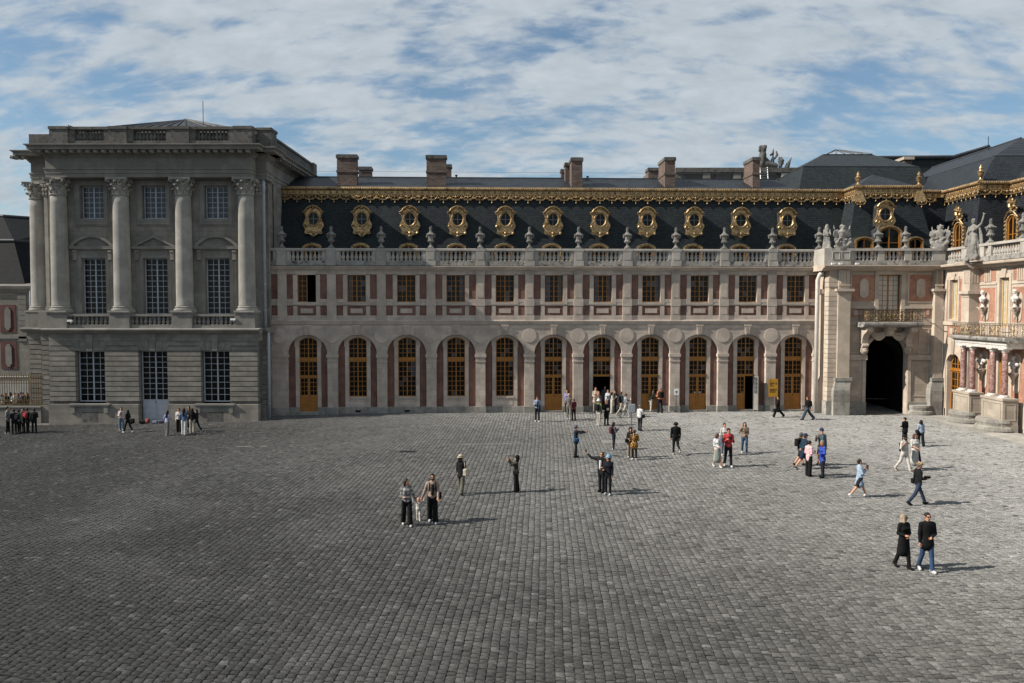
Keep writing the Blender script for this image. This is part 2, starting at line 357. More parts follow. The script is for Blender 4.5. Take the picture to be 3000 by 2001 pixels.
def lay_setts():
    # courses across e1, stones along e2
    quads = []
    rr = np.random.default_rng(11)
    c0 = -52.0; a = c0; lim = 52.0
    while a < lim:
        w = 0.215 + rr.uniform(-0.012, 0.012)
        ls = rr.uniform(0.15, 0.27, 300); e = np.concatenate([[0], np.cumsum(ls)]) + 13.2 + rr.uniform(-0.2, 0)
        quads.append(np.stack([np.full(300, a), np.full(300, a+w), e[:-1], e[1:]], 1)); a += w
    q = np.concatenate(quads)
    cu, cv = (q[:,0]+q[:,1])/2, (q[:,2]+q[:,3])/2
    X = cu*CA+cv*SA; Y = -cu*SA+cv*CA
    far = np.where(X < -17.9, 55.75, np.where(X < 23.2, 58.75+(X+15.5)*0.0425, 58.15))
    keep = (Y < far) & (Y > 13.5) & (X > -0.66*Y-4.5) & (X < 0.63*Y+4.5)
    strip = (X > 26.4+0.0) & (Y > 33.0) & (X > 29.6-(Y-49.0)*0.02)      # pale flags along the right-hand wing
    keep &= ~strip & (X < 30.4)
    q = q[keep]; cu, cv, X, Y = cu[keep], cv[keep], X[keep], Y[keep]
    n = len(q); g = 0.0032
    u0, u1, v0, v1 = q[:,0]+g, q[:,1]-g, q[:,2]+g+.006, q[:,3]-g-.006
    j = lambda s: rr.uniform(-s, s, n)
    top = ground_z(X) + j(0.009)
    cor = [(u0+j(.010), v0+j(.010)), (u1+j(.010), v0+j(.010)), (u1+j(.006), v1+j(.006)), (u0+j(.006), v1+j(.006))]
    V = np.zeros((n, 13, 3)); mu, mv = (u0+u1)/2, (v0+v1)/2
    tlt = [j(.007) for _ in range(4)]
    for k, (a_, b_) in enumerate(cor):
        V[:,k,0], V[:,k,1], V[:,k,2] = a_, b_, top-0.055
        V[:,4+k,0], V[:,4+k,1], V[:,4+k,2] = a_+(mu-a_)*.03, b_+(mv-b_)*.03, top-0.012+tlt[k]
        V[:,8+k,0], V[:,8+k,1], V[:,8+k,2] = a_+(mu-a_)*.10, b_+(mv-b_)*.32, top-0.001+tlt[k]+j(.002)
    V[:,12,0], V[:,12,1], V[:,12,2] = mu+j(.03), mv+j(.03), top+0.003+j(.004)
    V[:,:,2] += (.006*np.sin(.8*V[:,:,0]+.5)*np.sin(.55*V[:,:,1])+.004*np.sin(2.1*V[:,:,0]+1.3*V[:,:,1]))      # hollows worn into the paving
    U, Vv = V[:,:,0].copy(), V[:,:,1].copy(); U = U+.024*np.sin(.31*Vv+.13*U)+.008*np.sin(1.25*Vv+.61*U)+.005*np.sin(3.1*Vv-1.7*U); V[:,:,0] = U*CA+Vv*SA; V[:,:,1] = -U*SA+Vv*CA
    fq = np.array([(0,1,5,4),(1,2,6,5),(2,3,7,6),(3,0,4,7),(4,5,9,8),(5,6,10,9),(6,7,11,10),(7,4,8,11)])
    ft = np.array([(8,9,12),(9,10,12),(10,11,12),(11,8,12)])
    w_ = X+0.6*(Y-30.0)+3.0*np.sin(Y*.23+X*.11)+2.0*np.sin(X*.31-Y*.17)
    reg = np.clip((w_+18.0)/48.0, 0, 1)          # light falloff painted into stone tone: darker near left, paler towards far right
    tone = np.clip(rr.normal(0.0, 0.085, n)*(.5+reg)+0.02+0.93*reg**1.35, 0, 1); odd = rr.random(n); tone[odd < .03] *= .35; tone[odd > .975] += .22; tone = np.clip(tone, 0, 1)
    order = np.argsort(Y); near = order[:0]
    inview = (np.abs(X/Y) < 0.66) & (Y > 16.8)
    idx = np.where(inview)[0]; near = idx[np.argsort(Y[idx])][:300]
    mask = np.zeros(n, bool); mask[near] = True
    def mesh_of(sel, name):
        k = len(sel); me = bpy.data.meshes.new(name)
        me.vertices.add(k*13); me.vertices.foreach_set('co', V[sel].reshape(-1).astype(np.float32))
        base = (np.arange(k)*13)[:,None]
        l = np.concatenate([(fq.reshape(-1)[None]+base), (ft.reshape(-1)[None]+base)], 1)
        tot = np.tile(np.array([4]*8+[3]*4), k); st = np.concatenate([[0], np.cumsum(tot)[:-1]])
        me.loops.add(l.size); me.loops.foreach_set('vertex_index', l.reshape(-1).astype(np.int32))
        me.polygons.add(k*12); me.polygons.foreach_set('loop_start', st.astype(np.int32)); me.polygons.foreach_set('loop_total', tot.astype(np.int32))
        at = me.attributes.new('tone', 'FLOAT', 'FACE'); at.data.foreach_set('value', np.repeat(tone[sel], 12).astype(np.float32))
        me.polygons.foreach_set('use_smooth', np.tile(np.array([False]*8+[True]*4), k)); me.materials.append(M['sett']); me.update(calc_edges=True); return me
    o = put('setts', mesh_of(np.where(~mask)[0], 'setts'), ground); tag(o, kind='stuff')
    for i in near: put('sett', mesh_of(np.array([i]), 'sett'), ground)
lay_setts()
# pale flagstones along the right-hand wing, and the covers let into the paving
def flat_strip():
    mb = MB()
    V = []; rr = random.Random(3)
    m = stone('pale_paving_flags', (0.36,0.345,0.315), (0.9,0.6), 0.5, (0.3,0.28,0.25), 0.3)
    a, b_ = np.array([29.2, 58.4]), np.array([28.9, 30.0])
    k = 0
    y = 58.3
    while y > 30:
        L = rr.uniform(0.9, 1.5); x = 29.15
        for w in (0.75, 0.8, 0.8):
            mb2 = MB().box(x+.008, x+w-.008, y-L+.008, y-.008, -0.05, 0.012+rr.uniform(-.003,.003)); o = mb2.build('flagstone', m, ground); x += w
        y -= L
flat_strip()
def covers():
    p = onG(1193, 1323); mb = MB(); mb.box(-.45,.45,-.22,.22,0.0,.012)
    for i in range(9): mb.box(-.42+i*.1,-.37+i*.1,-.18,.18,.012,.02)
    o = mb.build('drain_grate', plain('cast_iron', (0.03,0.03,0.028), 0.6, 0.4), None, False, (p[0],p[1],p[2]+.004)); tag(o, 'dark iron drain grate set in the paving left of the straw-hatted woman', 'drain grate')
    p = onG(1815, 1295); mb = MB(); mb.box(-1.0,1.0,-.55,.55,0.0,.012)
    for a in (-.66,-.33,0,.33,.66): mb.box(a-.012,a+.012,-.5,.5,.012,.02)
    o = mb.build('access_cover', plain('pale_cover', (0.22,0.215,0.20), 0.8, 0, 0.3), None, False, (p[0],p[1],p[2]+.006)); tag(o, 'pale rectangular access cover in the paving by the woman with a burgundy backpack', 'manhole cover')
covers()
def pale_row():
    a, b_ = onG(690, 1309), onG(1500, 1301); n = 34; m = stone('pale_channel_stone', (0.27,0.26,0.24), None, .4); rr = random.Random(8)
    for i in range(n):
        if rr.random() < .2: continue
        p, q = a+(b_-a)*(i+.03)/n, a+(b_-a)*(i+.97)/n; w = .05
        MB().hull8([(p[0],p[1]-w,-.2),(q[0],q[1]-w,-.2),(q[0],q[1]+w,-.2),(p[0],p[1]+w,-.2)], [(p[0],p[1]-w,p[2]+.022),(q[0],q[1]-w,q[2]+.022),(q[0],q[1]+w,q[2]+.022),(p[0],p[1]+w,p[2]+.022)]).build('channel_stone', m, ground)
pale_row()
# ================================================================== the long brick and stone wing
TH = R(2.435); BAY = 3.664
wing = thing('palace_wing', (-15.524, 58.822, 0), TH, 'long brick and stone palace wing with arcade, gilded dormers and dark slate mansard roof', 'palace wing')
UL, UR = -2.62, 10*BAY+1.72
def wing_pt(u, y, z): return (-15.524+u*math.cos(TH)-y*math.sin(TH), 58.822+u*math.sin(TH)+y*math.cos(TH), z)
ST, AS, BR = M['stone'], M['ashlar'], M['brick']
rest_panes = MB()          # panes past the first three hundred
npane = [0]
RP = random.Random(21)
_pm = {}
def pane_mesh(w, h, mat):
    k = (round(w,3), round(h,3), mat.name)
    if k not in _pm: _pm[k] = MB().box(-w/2, w/2, 0, .006, -h/2, h/2).mesh('pane', mat)
    return _pm[k]
def glazing(parent, name, fm, x0, x1, z0, z1, y, rows, cols=2, leaves=2, rise=0.0, panes=True, pm=None, rest=None, fr=0.055, bar=0.026, pmf=None, thin=None, off=(0,0,0)):
    """a casement: frame, leaves, glazing bars; every pane its own child unless collected in rest"""
    mb = MB(); d = .07
    mb.box(x0, x0+fr, y-d, y, z0, z1-rise); mb.box(x1-fr, x1, y-d, y, z0, z1-rise); mb.box(x0+fr, x1-fr, y-d, y, z0, z0+fr)
    cxm = (x0+x1)/2; hw = (x1-x0)/2
    def top(x):   # inner height of the head at x
        if not rise: return z1-fr
        r = (hw*hw+rise*rise)/(2*rise); return z1-r+math.sqrt(max(0, r*r-(x-cxm)**2))-fr
    if rise:
        r = (hw*hw+rise*rise)/(2*rise); a = math.asin(min(1, hw/r)); n = 10
        out = [(cxm+r*math.sin(-a+2*a*i/n), z1-r+r*math.cos(-a+2*a*i/n)) for i in range(n+1)]
        inn = [(cxm+(x-cxm)*(hw-fr)/hw, z-fr) for x, z in out]
        mb.prism(list(reversed(out)) + inn if False else inn + list(reversed(out)), y-d, y)
    else: mb.box(x0+fr, x1-fr, y-d, y, z1-fr, z1)
    lw = (x1-x0-2*fr)/leaves
    for l in range(leaves):
        a, b_ = x0+fr+l*lw, x0+fr+(l+1)*lw; st = fr*.62
        if l: mb.box(a-st, a+st, y-d-.012, y-.005, z0+fr, top(a))
        cw = (b_-a-2*st)/cols; h = (z1-(rise*.5 if rise else 0)-z0-2*fr)/rows
        tb = MB() if thin else mb
        for c in range(1, cols): xx = a+st+c*cw; tb.box(xx-bar/2, xx+bar/2, y-d*.7, y-.012, z0+fr, top(xx))
        for r_ in range(1, rows): zz_ = z0+fr+r_*h; tb.box(a+st*.4, b_-st*.4, y-d*.62, y-.014, zz_-bar/2, zz_+bar/2)
        if panes:
            for c in range(cols):
                for r_ in range(rows):
                    px0, px1 = a+st+c*cw, a+st+(c+1)*cw; zb, zt = z0+fr+r_*h, z0+fr+(r_+1)*h
                    if r_ == rows-1: zt = max(top((px0+px1)/2)+fr*.6, zb+.05) if rise else zt
                    mat = pmf(l*cols+c, r_) if pmf else (pm or M['pane'])
                    todo.append((px1-px0, zt-zb, mat, ((px0+px1)/2, y-.030, (zb+zt)/2)))
    o = put(name, mb.mesh(name, fm), parent, off)
    for w_, h_, mat, p in todo:
        if rest is not None and npane[0] >= 300: rest.box(p[0]-w_/2+off[0], p[0]+w_/2+off[0], p[1]+off[1], p[1]+.006+off[1], p[2]-h_/2+off[2], p[2]+h_/2+off[2], 1 if RP.random() < .13 else 0)  # a few panes get the paler glass as a painted reflection
        else:
            q = put('pane', pane_mesh(w_, h_, mat), o, p); npane[0] += 1
    todo.clear()
    return o
todo = []

def wing_upper():
    # shared meshes for one bay, bay centre at u = 0
    f = dict(
      string=None)
    bp1 = MB().box(.31,.85,.03,.30,8.51,10.33).mesh('brick_panel', BR)      # right of a pilaster
    bp2 = MB().box(-.85,-.31,.03,.30,8.51,10.33).mesh('brick_panel', BR)
    bl1 = MB().box(.33,.85,.03,.30,7.285,7.985).mesh('brick_panel', BR)
    bl2 = MB().box(-.85,-.33,.03,.30,7.285,7.985).mesh('brick_panel', BR)
    blc = MB().box(-.69,.69,.03,.30,7.285,7.985).mesh('brick_panel', BR)
    tab = MB().box(-.445,.445,-.005,.1,7.46,7.80).mesh('stone_tablet', ST)
    pil = MB(); pil.box(-.325,.325,-.07,.28,8.50,10.33); pil.box(-.25,.25,-.095,-.07,8.62,10.20)
    pil.box(-.36,.36,-.10,.28,8.03,8.50); pil.box(-.36,.36,-.10,.28,6.93,7.285); pil.box(-.34,.34,-.085,.28,7.285,7.985); pil.box(-.235,.235,-.105,-.085,7.38,7.90)
    pil.box(-.36,.36,-.11,.28,7.985,8.03)
    pilm = pil.mesh('pilaster', ST)
    cap = MB(); cap.box(-.36,.36,-.105,.28,10.33,10.40); cap.box(-.38,.38,-.13,.28,10.55,10.60)
    for i in range(5):
        x = -.28+i*.14; cap.ball((x,-.10,10.46), (.06,.05,.085), 6, 4)
    cap.box(-.34,.34,-.08,.28,10.40,10.55)
    capm = cap.mesh('pilaster_capital', ST)
    sur = MB(); sur.box(-.99,-.69,-.01,.32,8.27,10.29); sur.box(.69,.99,-.01,.32,8.27,10.29)
    sur.box(-1.0,-.68,-.025,.32,8.10,8.30); sur.box(.68,1.0,-.025,.32,8.10,8.30)
    sur.prism([(-.69,10.29),(.69,10.29),(.86,10.60),(-.86,10.60)], -.03, .32); sur.box(-.13,.13,-.055,-.02,10.285,10.60)
    sur.box(-.69,.69,-.02,.36,8.10,8.28)
    sur.box(-.99,-.69,-.01,.3,7.285,7.985); sur.box(.69,.99,-.01,.3,7.285,7.985)
    surm = sur.mesh('window_surround', ST)
    for i in range(11):
        u = i*BAY
        for k, me in (('window_surround', surm), ('stone_tablet', tab), ('brick_panel', blc)): put(k, me, wing, (u,0,0))
        cur = {6: (0,3), 7: (3,), 5: (0,3), 8: (), 3: (3,), 4: (), 2: (), 9: (), 10: (), 1: (0,), 0: ()}[i]
        pf = (lambda c, r_, cur=cur: M['pane_c'] if (c in cur or RP.random() < .10) else M['pane'])  # curtained columns, plus random panes with reflection painted in as paler glass
        if i == 0:   # right leaf stands open
            glazing(wing, 'window', M['ochre'], -.69, .02, 8.28, 10.29, .24, 5, 2, 1, 0, True, None, rest_panes, .06, .03, None, None, (u,0,0))
            leaf = glazing(wing, 'open_window', M['ochre'], 0, .66, 8.32, 10.26, 0, 5, 2, 1, 0, True, None, rest_panes, .05, .03, None, None, (0,0,0))
            leaf.location = (u+.67,.30,0); leaf.rotation_euler = (0,0,R(100))
        else: glazing(wing, 'window', M['ochre'], -.69, .69, 8.28, 10.29, .24, 5, 2, 2, 0, True, None, rest_panes, .06, .03, pf, None, (u,0,0))
    for i in range(-1, 11):
        u = (i+.5)*BAY
        if i == -1: u = -1.78
        if i == 10: u = 10*BAY+1.9; 
        if i < 10:
            put('pilaster', pilm, wing, (u,0,0)); put('pilaster_capital', capm, wing, (u,0,0))
        a = u-.99 if i > -1 else None
        if i == -1:
            MB().box(.31,.79,.03,.30,8.51,10.33).build('brick_panel', BR, wing, False, (u,0,0)); MB().box(.33,.79,.03,.3,7.285,7.985).build('brick_panel', BR, wing, False, (u,0,0))
            MB().box(-.78,-.31,.03,.30,8.51,10.33).build('brick_panel', BR, wing, False, (u,0,0)); MB().box(-.78,-.33,.03,.3,7.285,7.985).build('brick_panel', BR, wing, False, (u,0,0))
        else:
            put('brick_panel', bp2, wing, (u,0,0)); put('brick_panel', bl2, wing, (u,0,0))
            if i < 10: put('brick_panel', bp1, wing, (u,0,0)); put('brick_panel', bl1, wing, (u,0,0))
    # bands
    mb = MB(); mb.box(UL,UR,.0,.32,10.33,10.61); mb.build('frieze_band', ST, wing)
    mb = MB(); mb.box(UL,UR,-.012,.31,8.03,8.12); mb.box(UL,UR,.005,.31,8.12,8.262); mb.box(UL,UR,.015,.3,8.262,8.51) if False else None; mb.build('sill_band', AS, wing)
    for i in range(-1, 11):     # stone band under the tall brick panels
        u0 = UL if i == -1 else i*BAY+.99; u1 = -.99 if i == -1 else min((i+1)*BAY-.99, UR)
        MB().box(u0,u1,-.004,.3,8.262,8.508).build('stone_band', ST, wing)
    MB().box(UL,UR,-.008,.31,6.93,7.283).build('base_band', AS, wing)
    MB().mould([(.32,6.60),(-.05,6.60),(-.07,6.64),(-.11,6.66),(-.11,6.80),(-.15,6.83),(-.15,6.90),(-.05,6.945),(.32,6.945)], UL, UR).build('string_course', ST, wing)
    MB().mould([(.4,10.605),(-.06,10.605),(-.09,10.66),(-.20,10.70),(-.24,10.80),(-.34,10.84),(-.36,10.89),(-.33,10.905),(.4,10.96)], UL, UR).build('cornice', ST, wing)
wing_upper()

def wing_arcade():
    r, zc = 1.465, 4.40; h = BAY/2
    def bay(a, b_):
        mb = MB(); arc = arcpts(0, zc, r, math.pi, 0, 24)
        out = [(-r, -.4)] + arc + [(r, -.4)]
        front = [(a,-.4),(-r,-.4)] + arc + [(r,-.4),(b_,-.4),(b_,6.60),(a,6.60)]
        mb.prism(front, 0.0, .46); return mb
    am = bay(-h, h).mesh('arcade_bay', AS)
    imp = MB(); imp.box(-.43,.43,-.07,.47,4.17,4.40); imp.box(-.40,.40,-.045,.47,4.13,4.17); imp.box(-.395,.395,-.04,.465,3.80,3.90)
    impm = imp.mesh('impost', ST)
    pl = MB().box(-.415,.415,-.055,.47,-.4,.44).mesh('pier_base', M['plinth'])
    med = MB().lathe([(0.5,.045),(.548,.052),(.548,.08)], 40); 
    md = MB(); md.v = [(x, -.085+z, y) for x, y, z in med.v]; md.f = [tuple(reversed(f)) for f in med.f]; md.m = med.m
    md.prism([(.0,.0)]+[], 0, 0) if False else None
    medm = md.mesh('medallion', ST)
    key = MB(); key.prism([(-.165,5.84),(.165,5.84),(.235,6.46),(-.235,6.46)], -.10, .1); key.box(-.28,.28,-.13,.1,6.46,6.60)
    for k in (-1,0,1):
        key.prism([(k*.10-.028,5.9),(k*.10+.028,5.9),(k*.135+.036,6.40),(k*.135-.036,6.40)], -.118, -.09)
        for q in range(7): key.ball((k*(.105+.03*q/7), -.12, 5.95+q*.068), (.024,.02,.026), 5, 3)
    keym = key.mesh('keystone', ST)
    bk1 = MB().box(.93,1.50,.36,.62,.42,5.4).mesh('brick_panel', BR); bk2 = MB().box(-1.50,-.93,.36,.62,.42,5.4).mesh('brick_panel', BR)
    def surround(door):
        mb = MB(); zb = .0 if door else .42
        mb.box(-.945,-.672,.31,.60,zb-.3 if door else zb,4.95); mb.box(.672,.945,.31,.60,zb-.3 if door else zb,4.95)
        hw, rise = .672, .26; rr = (hw*hw+rise*rise)/(2*rise); a = math.asin(hw/rr)
        arc = [(rr*math.sin(-a+2*a*i/12), 5.65-rr+rr*math.cos(-a+2*a*i/12)) for i in range(13)]
        mb.prism([(-1.0,4.95),(-.672,4.95)] + arc + [(.672,4.95),(1.0,4.95),(1.0,6.0),(-1.0,6.0)], .30, .60)
        if not door:
            mb.box(-.672,.672,.33,.6,.42,1.06); mb.box(-.68,.68,.26,.6,1.06,1.20); mb.box(-.60,.60,.30,.33,.54,.95)
        return mb.mesh('arch_surround', AS)
    sd, sw = surround(True), surround(False)
    plw = MB().box(-1.5,1.5,.22,.6,-.4,.43).mesh('plinth', M['plinth'])
    pld = MB().box(-1.5,-.672,.22,.6,-.4,.43).mesh('plinth', M['plinth']); pld2 = MB().box(.672,1.5,.22,.6,-.4,.43).mesh('plinth', M['plinth'])
    sill = MB().box(-.70,.70,.18,.62,-.3,.10).mesh('door_sill', M['plinth'])
    gm = MB().box(-.2,.2,.2,.26,.06,.2).mesh('vent', M['dark'])
    doors = {0,5,6,7,8,9,10}
    rest = rest_panes
    for i in range(11):
        u = i*BAY; d = i in doors
        if i == 0: bay(UL, h).build('arcade_bay', AS, wing)
        elif i == 10: bay(-h, UR-u).build('arcade_bay', AS, wing, False, (u,0,0))
        else: put('arcade_bay', am, wing, (u,0,0))
        put('keystone', keym, wing, (u,0,0)); put('brick_panel', bk1, wing, (u,0,0)); put('brick_panel', bk2, wing, (u,0,0))
        put('arch_surround', sd if d else sw, wing, (u,0,0))
        if d:
            put('plinth', pld, wing, (u,0,0)); put('plinth', pld2, wing, (u,0,0)); put('door_sill', sill, wing, (u,0,0))
        else:
            put('plinth', plw, wing, (u,0,0))
            if i in (1,2): put('vent', gm, wing, (u,0,0))
        glazing(wing, 'arched_window', M['ochre'], -.672,.672,4.09,5.65,.48,4,2,2,.26,True,None,rest,.06,.03,None,None,(u,0,0))
        mb = MB(); mb.box(-.69,.69,.36,.50,3.93,4.05); mb.box(-.67,.67,.38,.5,3.87,3.93); mb.box(-.67,.67,.39,.5,4.05,4.09); mb.build('transom', M['ochre'], wing, False, (u,0,0))
        if not d:
            glazing(wing, 'casement_window', M['ochre'], -.672,.672,1.20,3.87,.48,7,2,2,0,True,None,rest,.06,.03,None,None,(u,0,0))
        else:
            glazing(wing, 'fanlight', M['ochre'], -.672,.672,2.76,3.87,.48,3,2,2,0,True,None,rest,.06,.03,None,None,(u,0,0))
            MB().box(-.69,.69,.36,.50,2.66,2.76).build('transom', M['ochre'], wing, False, (u,0,0))
            if i == 6: continue
            for s_ in ((-1,) if i == 9 else (-1,1)):
                leaf = MB(); a, b_ = (-.672,-.004) if s_ < 0 else (.004,.672)
                fr = .085
                leaf.box(a,a+fr,.42,.48,.10,2.66); leaf.box(b_-fr,b_,.42,.48,.10,2.66); leaf.box(a+fr,b_-fr,.42,.48,2.58,2.66)
                leaf.box(a+fr,b_-fr,.42,.48,1.13,1.34); leaf.box(a+fr,b_-fr,.42,.48,.10,.34); leaf.box(a+fr,b_-fr,.445,.475,.34,1.13)
                leaf.box(a+fr+.05,b_-fr-.05,.433,.445,.40,1.07)
                cw = (b_-a-2*fr)/2; leaf.box(a+fr+cw-.016,a+fr+cw+.016,.43,.47,1.34,2.58)
                for q in range(1,4): zq = 1.34+q*.31; leaf.box(a+fr,b_-fr,.432,.468,zq-.016,zq+.016)
                dl = leaf.build('door', M['ochre'], wing, False, (u,0,0))
                MB().box(a+fr,b_-fr,.455,.462,1.34,2.58).build('glass', M['pane'], dl)
                if s_ > 0: kn = MB(); kn.ball((.05,.40,1.22),.03,6,4); kn.box(.035,.065,.40,.43,1.17,1.27); kn.build('door_handle', M['iron'], dl)
                if i == 8 or i == 9:
                    st = MB().lathe([(.07,0),(.07,.006)], 16); s2 = MB(); xx = (b_-.19) if s_ < 0 else (a+.19)
                    s2.v = [(x+xx,.448-z,y+1.42) for x,y,z in st.v]; s2.f = st.f; s2.m = st.m
                    s2.build('round_sticker', M['paint'] if i == 8 else M['ochre_thin'], dl)
    for i in range(-1, 11):
        u = (i+.5)*BAY
        if i == -1:
            MB().box(UL,-1.40,-.07,.47,4.17,4.40).build('impost', ST, wing); MB().box(UL,-1.42,-.04,.465,3.80,3.90).build('impost', ST, wing)
            MB().box(UL,-1.41,-.055,.47,-.4,.44).build('pier_base', M['plinth'], wing); put('medallion', medm, wing, (-2.02,0,5.78)); continue
        if i == 10:
            MB().box(10*BAY+1.40,UR,-.07,.47,4.17,4.40).build('impost', ST, wing); MB().box(10*BAY+1.42,UR,-.04,.465,3.8,3.9).build('impost', ST, wing); MB().box(10*BAY+1.41,UR,-.055,.47,-.4,.44).build('pier_base', M['plinth'], wing); continue
        put('impost', impm, wing, (u,0,0)); put('pier_base', pl, wing, (u,0,0)); put('medallion', medm, wing, (u,0,5.78))
    # half open leaf of the tenth door, swung outwards
    leaf = MB(); fr = .085; wv_ = .66
    leaf.box(0,fr,-.03,.03,.10,2.66); leaf.box(wv_-fr,wv_,-.03,.03,.10,2.66); leaf.box(fr,wv_-fr,-.03,.03,2.58,2.66); leaf.box(fr,wv_-fr,-.03,.03,1.13,1.34); leaf.box(fr,wv_-fr,-.03,.03,.10,.34); leaf.box(fr,wv_-fr,-.015,.015,.34,1.13)
    leaf.box(wv_/2-.016,wv_/2+.016,-.02,.02,1.34,2.58)
    for q in range(1,4): leaf.box(fr,wv_-fr,-.02,.02,1.34+q*.31-.016,1.34+q*.31+.016)
    dl = leaf.build('open_door', M['old'], wing, False, (9*BAY+.66,.42,0)); dl.rotation_euler = (0,0,R(-75))
    MB().box(fr,wv_-fr,-.004,.004,1.34,2.58).build('glass', M['pane_c'], dl)
    # rooms behind
    mb = MB(); mb.box(UL,UR,3.2,3.4,-.3,10.9); mb.box(UL,UR,.62,3.2,6.75,6.9); mb.box(UL,UR,.62,3.2,-.3,.04); mb.box(UL,UR,.62,3.2,10.7,10.9); mb.build('interior', M['room'], wing)
    mb = MB(); mb.box(UL,UR,.605,.62,5.7,8.28); mb.build('wall_core', ST, wing)
    mb = MB()
    for i in range(-1,11):
        u0 = UL if i == -1 else i*BAY+.68; u1 = -.68 if i == -1 else min((i+1)*BAY-.68, UR); mb = MB().box(u0,u1,.605,.64,-.3,5.69); mb.build('wall_core', ST, wing); MB().box(u0,u1,.31,.64,8.285,10.6).build('wall_core', ST, wing)
wing_arcade()
rest_o = rest_panes.build('glazing', [M['pane'], M['pane_c']], wing); tag(rest_o, kind='stuff')

# ---------------------------------------------------------------- balustrade
def baluster_mesh(h, rmax, mat, n=10, name='baluster'):
    k = h; r = rmax
    prof = [(r*.92,0),(r*.92,.07*k),(r*.62,.10*k),(r*.55,.14*k),(r*.85,.22*k),(r,.32*k),(r*.93,.42*k),(r*.62,.58*k),(r*.45,.74*k),(r*.42,.80*k),(r*.62,.84*k),(r*.5,.87*k),(r*.85,.92*k),(r*.85,k)]
    return MB().lathe(prof, n).mesh(name, mat, False)
def pedestal_mb(x0, x1, y0, y1, z0, z1):
    mb = MB(); mb.box(x0,x1,y0,y1,z0,z1); return mb
balm = baluster_mesh(.72, .135, M['balus'])
for p in balm.polygons: p.use_smooth = True
def wing_balustrade():
    yb = -.16
    MB().box(UL,UR,yb,yb+.42,10.965,11.32).build('balustrade_plinth', M['weather'], wing)
    MB().mould([(yb-.03,12.05),(yb-.05,12.09),(yb-.05,12.20),(yb-.02,12.235),(yb+.44,12.235),(yb+.47,12.20),(yb+.47,12.09),(yb+.45,12.05)], UL, UR).build('balustrade_rail', M['balus'], wing)
    ped = MB(); ped.box(-.34,.34,yb-.055,yb+.45,10.965,12.048); ped.box(-.25,.25,yb-.075,yb-.05,11.42,11.98); ped.box(-.365,.365,yb-.075,yb+.48,12.05,12.245); ped.box(-.36,.36,yb-.08,yb+.46,10.97,11.30)
    pm_ = ped.mesh('balustrade_pedestal', M['balus'])
    dado = MB(); dado.box(-.62,-.345,yb+.03,yb+.38,11.32,12.048); dado.box(.345,.62,yb+.03,yb+.38,11.32,12.048); dado.box(-.58,-.40,yb+.01,yb+.03,11.42,11.98); dado.box(.40,.58,yb+.01,yb+.03,11.42,11.98)
    dm = dado.mesh('balustrade_dado', M['balus'])
    hb = MB(); 
    for i in range(-1, 11):
        u = (i+.5)*BAY
        if i == -1: u = -1.78
        if i == 10: continue
        put('balustrade_pedestal', pm_, wing, (u,0,0)); put('balustrade_dado', dm, wing, (u,0,0))
        urn_spots.append(wing_pt(u, yb+.2, 12.245))
    for i in range(11):
        u = i*BAY
        for k in range(-3,4): put('baluster', balm, wing, (u+k*.315, yb+.2, 11.325))
        for sgn in (-1,1): put('baluster', balm, wing, (u+sgn*1.19, yb+.2, 11.325))
    u = 10*BAY+1.5; MB().box(1.27,1.72,yb+.03,yb+.38,11.32,12.048).build('balustrade_dado', M['balus'], wing, False, (10*BAY,0,0))
    # gutter walk behind the balustrade
    MB().box(UL,UR,.27,2.4,10.7,11.0).build('roof_walk', M['lead'], wing)
urn_spots = []
wing_balustrade()

# ---------------------------------------------------------------- mansard roof
MY0, MZ0, MY1, MZ1 = 2.05, 10.95, 3.05, 16.62       # foot and head of the steep slope
def my(z): return MY0+(MY1-MY0)*(z-MZ0)/(MZ1-MZ0)
def wing_roof():
    a, b_ = UL, UR+12.0
    mb = MB(); mb.add([(a,MY0,MZ0),(b_,MY0,MZ0),(b_,MY1,MZ1),(a,MY1,MZ1),(a,MY1+.6,MZ0),(b_,MY1+.6,MZ0),(b_,MY1+.6,MZ1),(a,MY1+.6,MZ1)],
        [(0,1,2,3),(0,3,7,4),(1,5,6,2),(3,2,6,7),(4,7,6,5),(0,4,5,1)]); mb.build('mansard_slope', M['slate'], wing)
    b_ = 37.7
    mb = MB(); y0, y1, z0, z1 = MY1-.05, 7.4, 17.02, 18.62
    mb.add([(a,y0,z0),(b_,y0,z0),(b_,y1,z1),(a,y1,z1),(a,12,16.8),(b_,12,16.8),(a,y0,16.6),(b_,y0,16.6)], [(0,1,2,3),(3,2,5,4),(6,7,1,0),(0,3,4,6),(1,7,5,2),(6,4,5,7)])
    mb.build('upper_roof', M['slate2'], wing)
    MB().box(a,b_,7.33,7.5,18.58,18.68).build('ridge_capping', M['lead'], wing)
    MB().tube([(a,7.4,19.1),(b_,7.4,19.1)], .012, 4).build('safety_line', M['metal'], wing)
wing_roof()

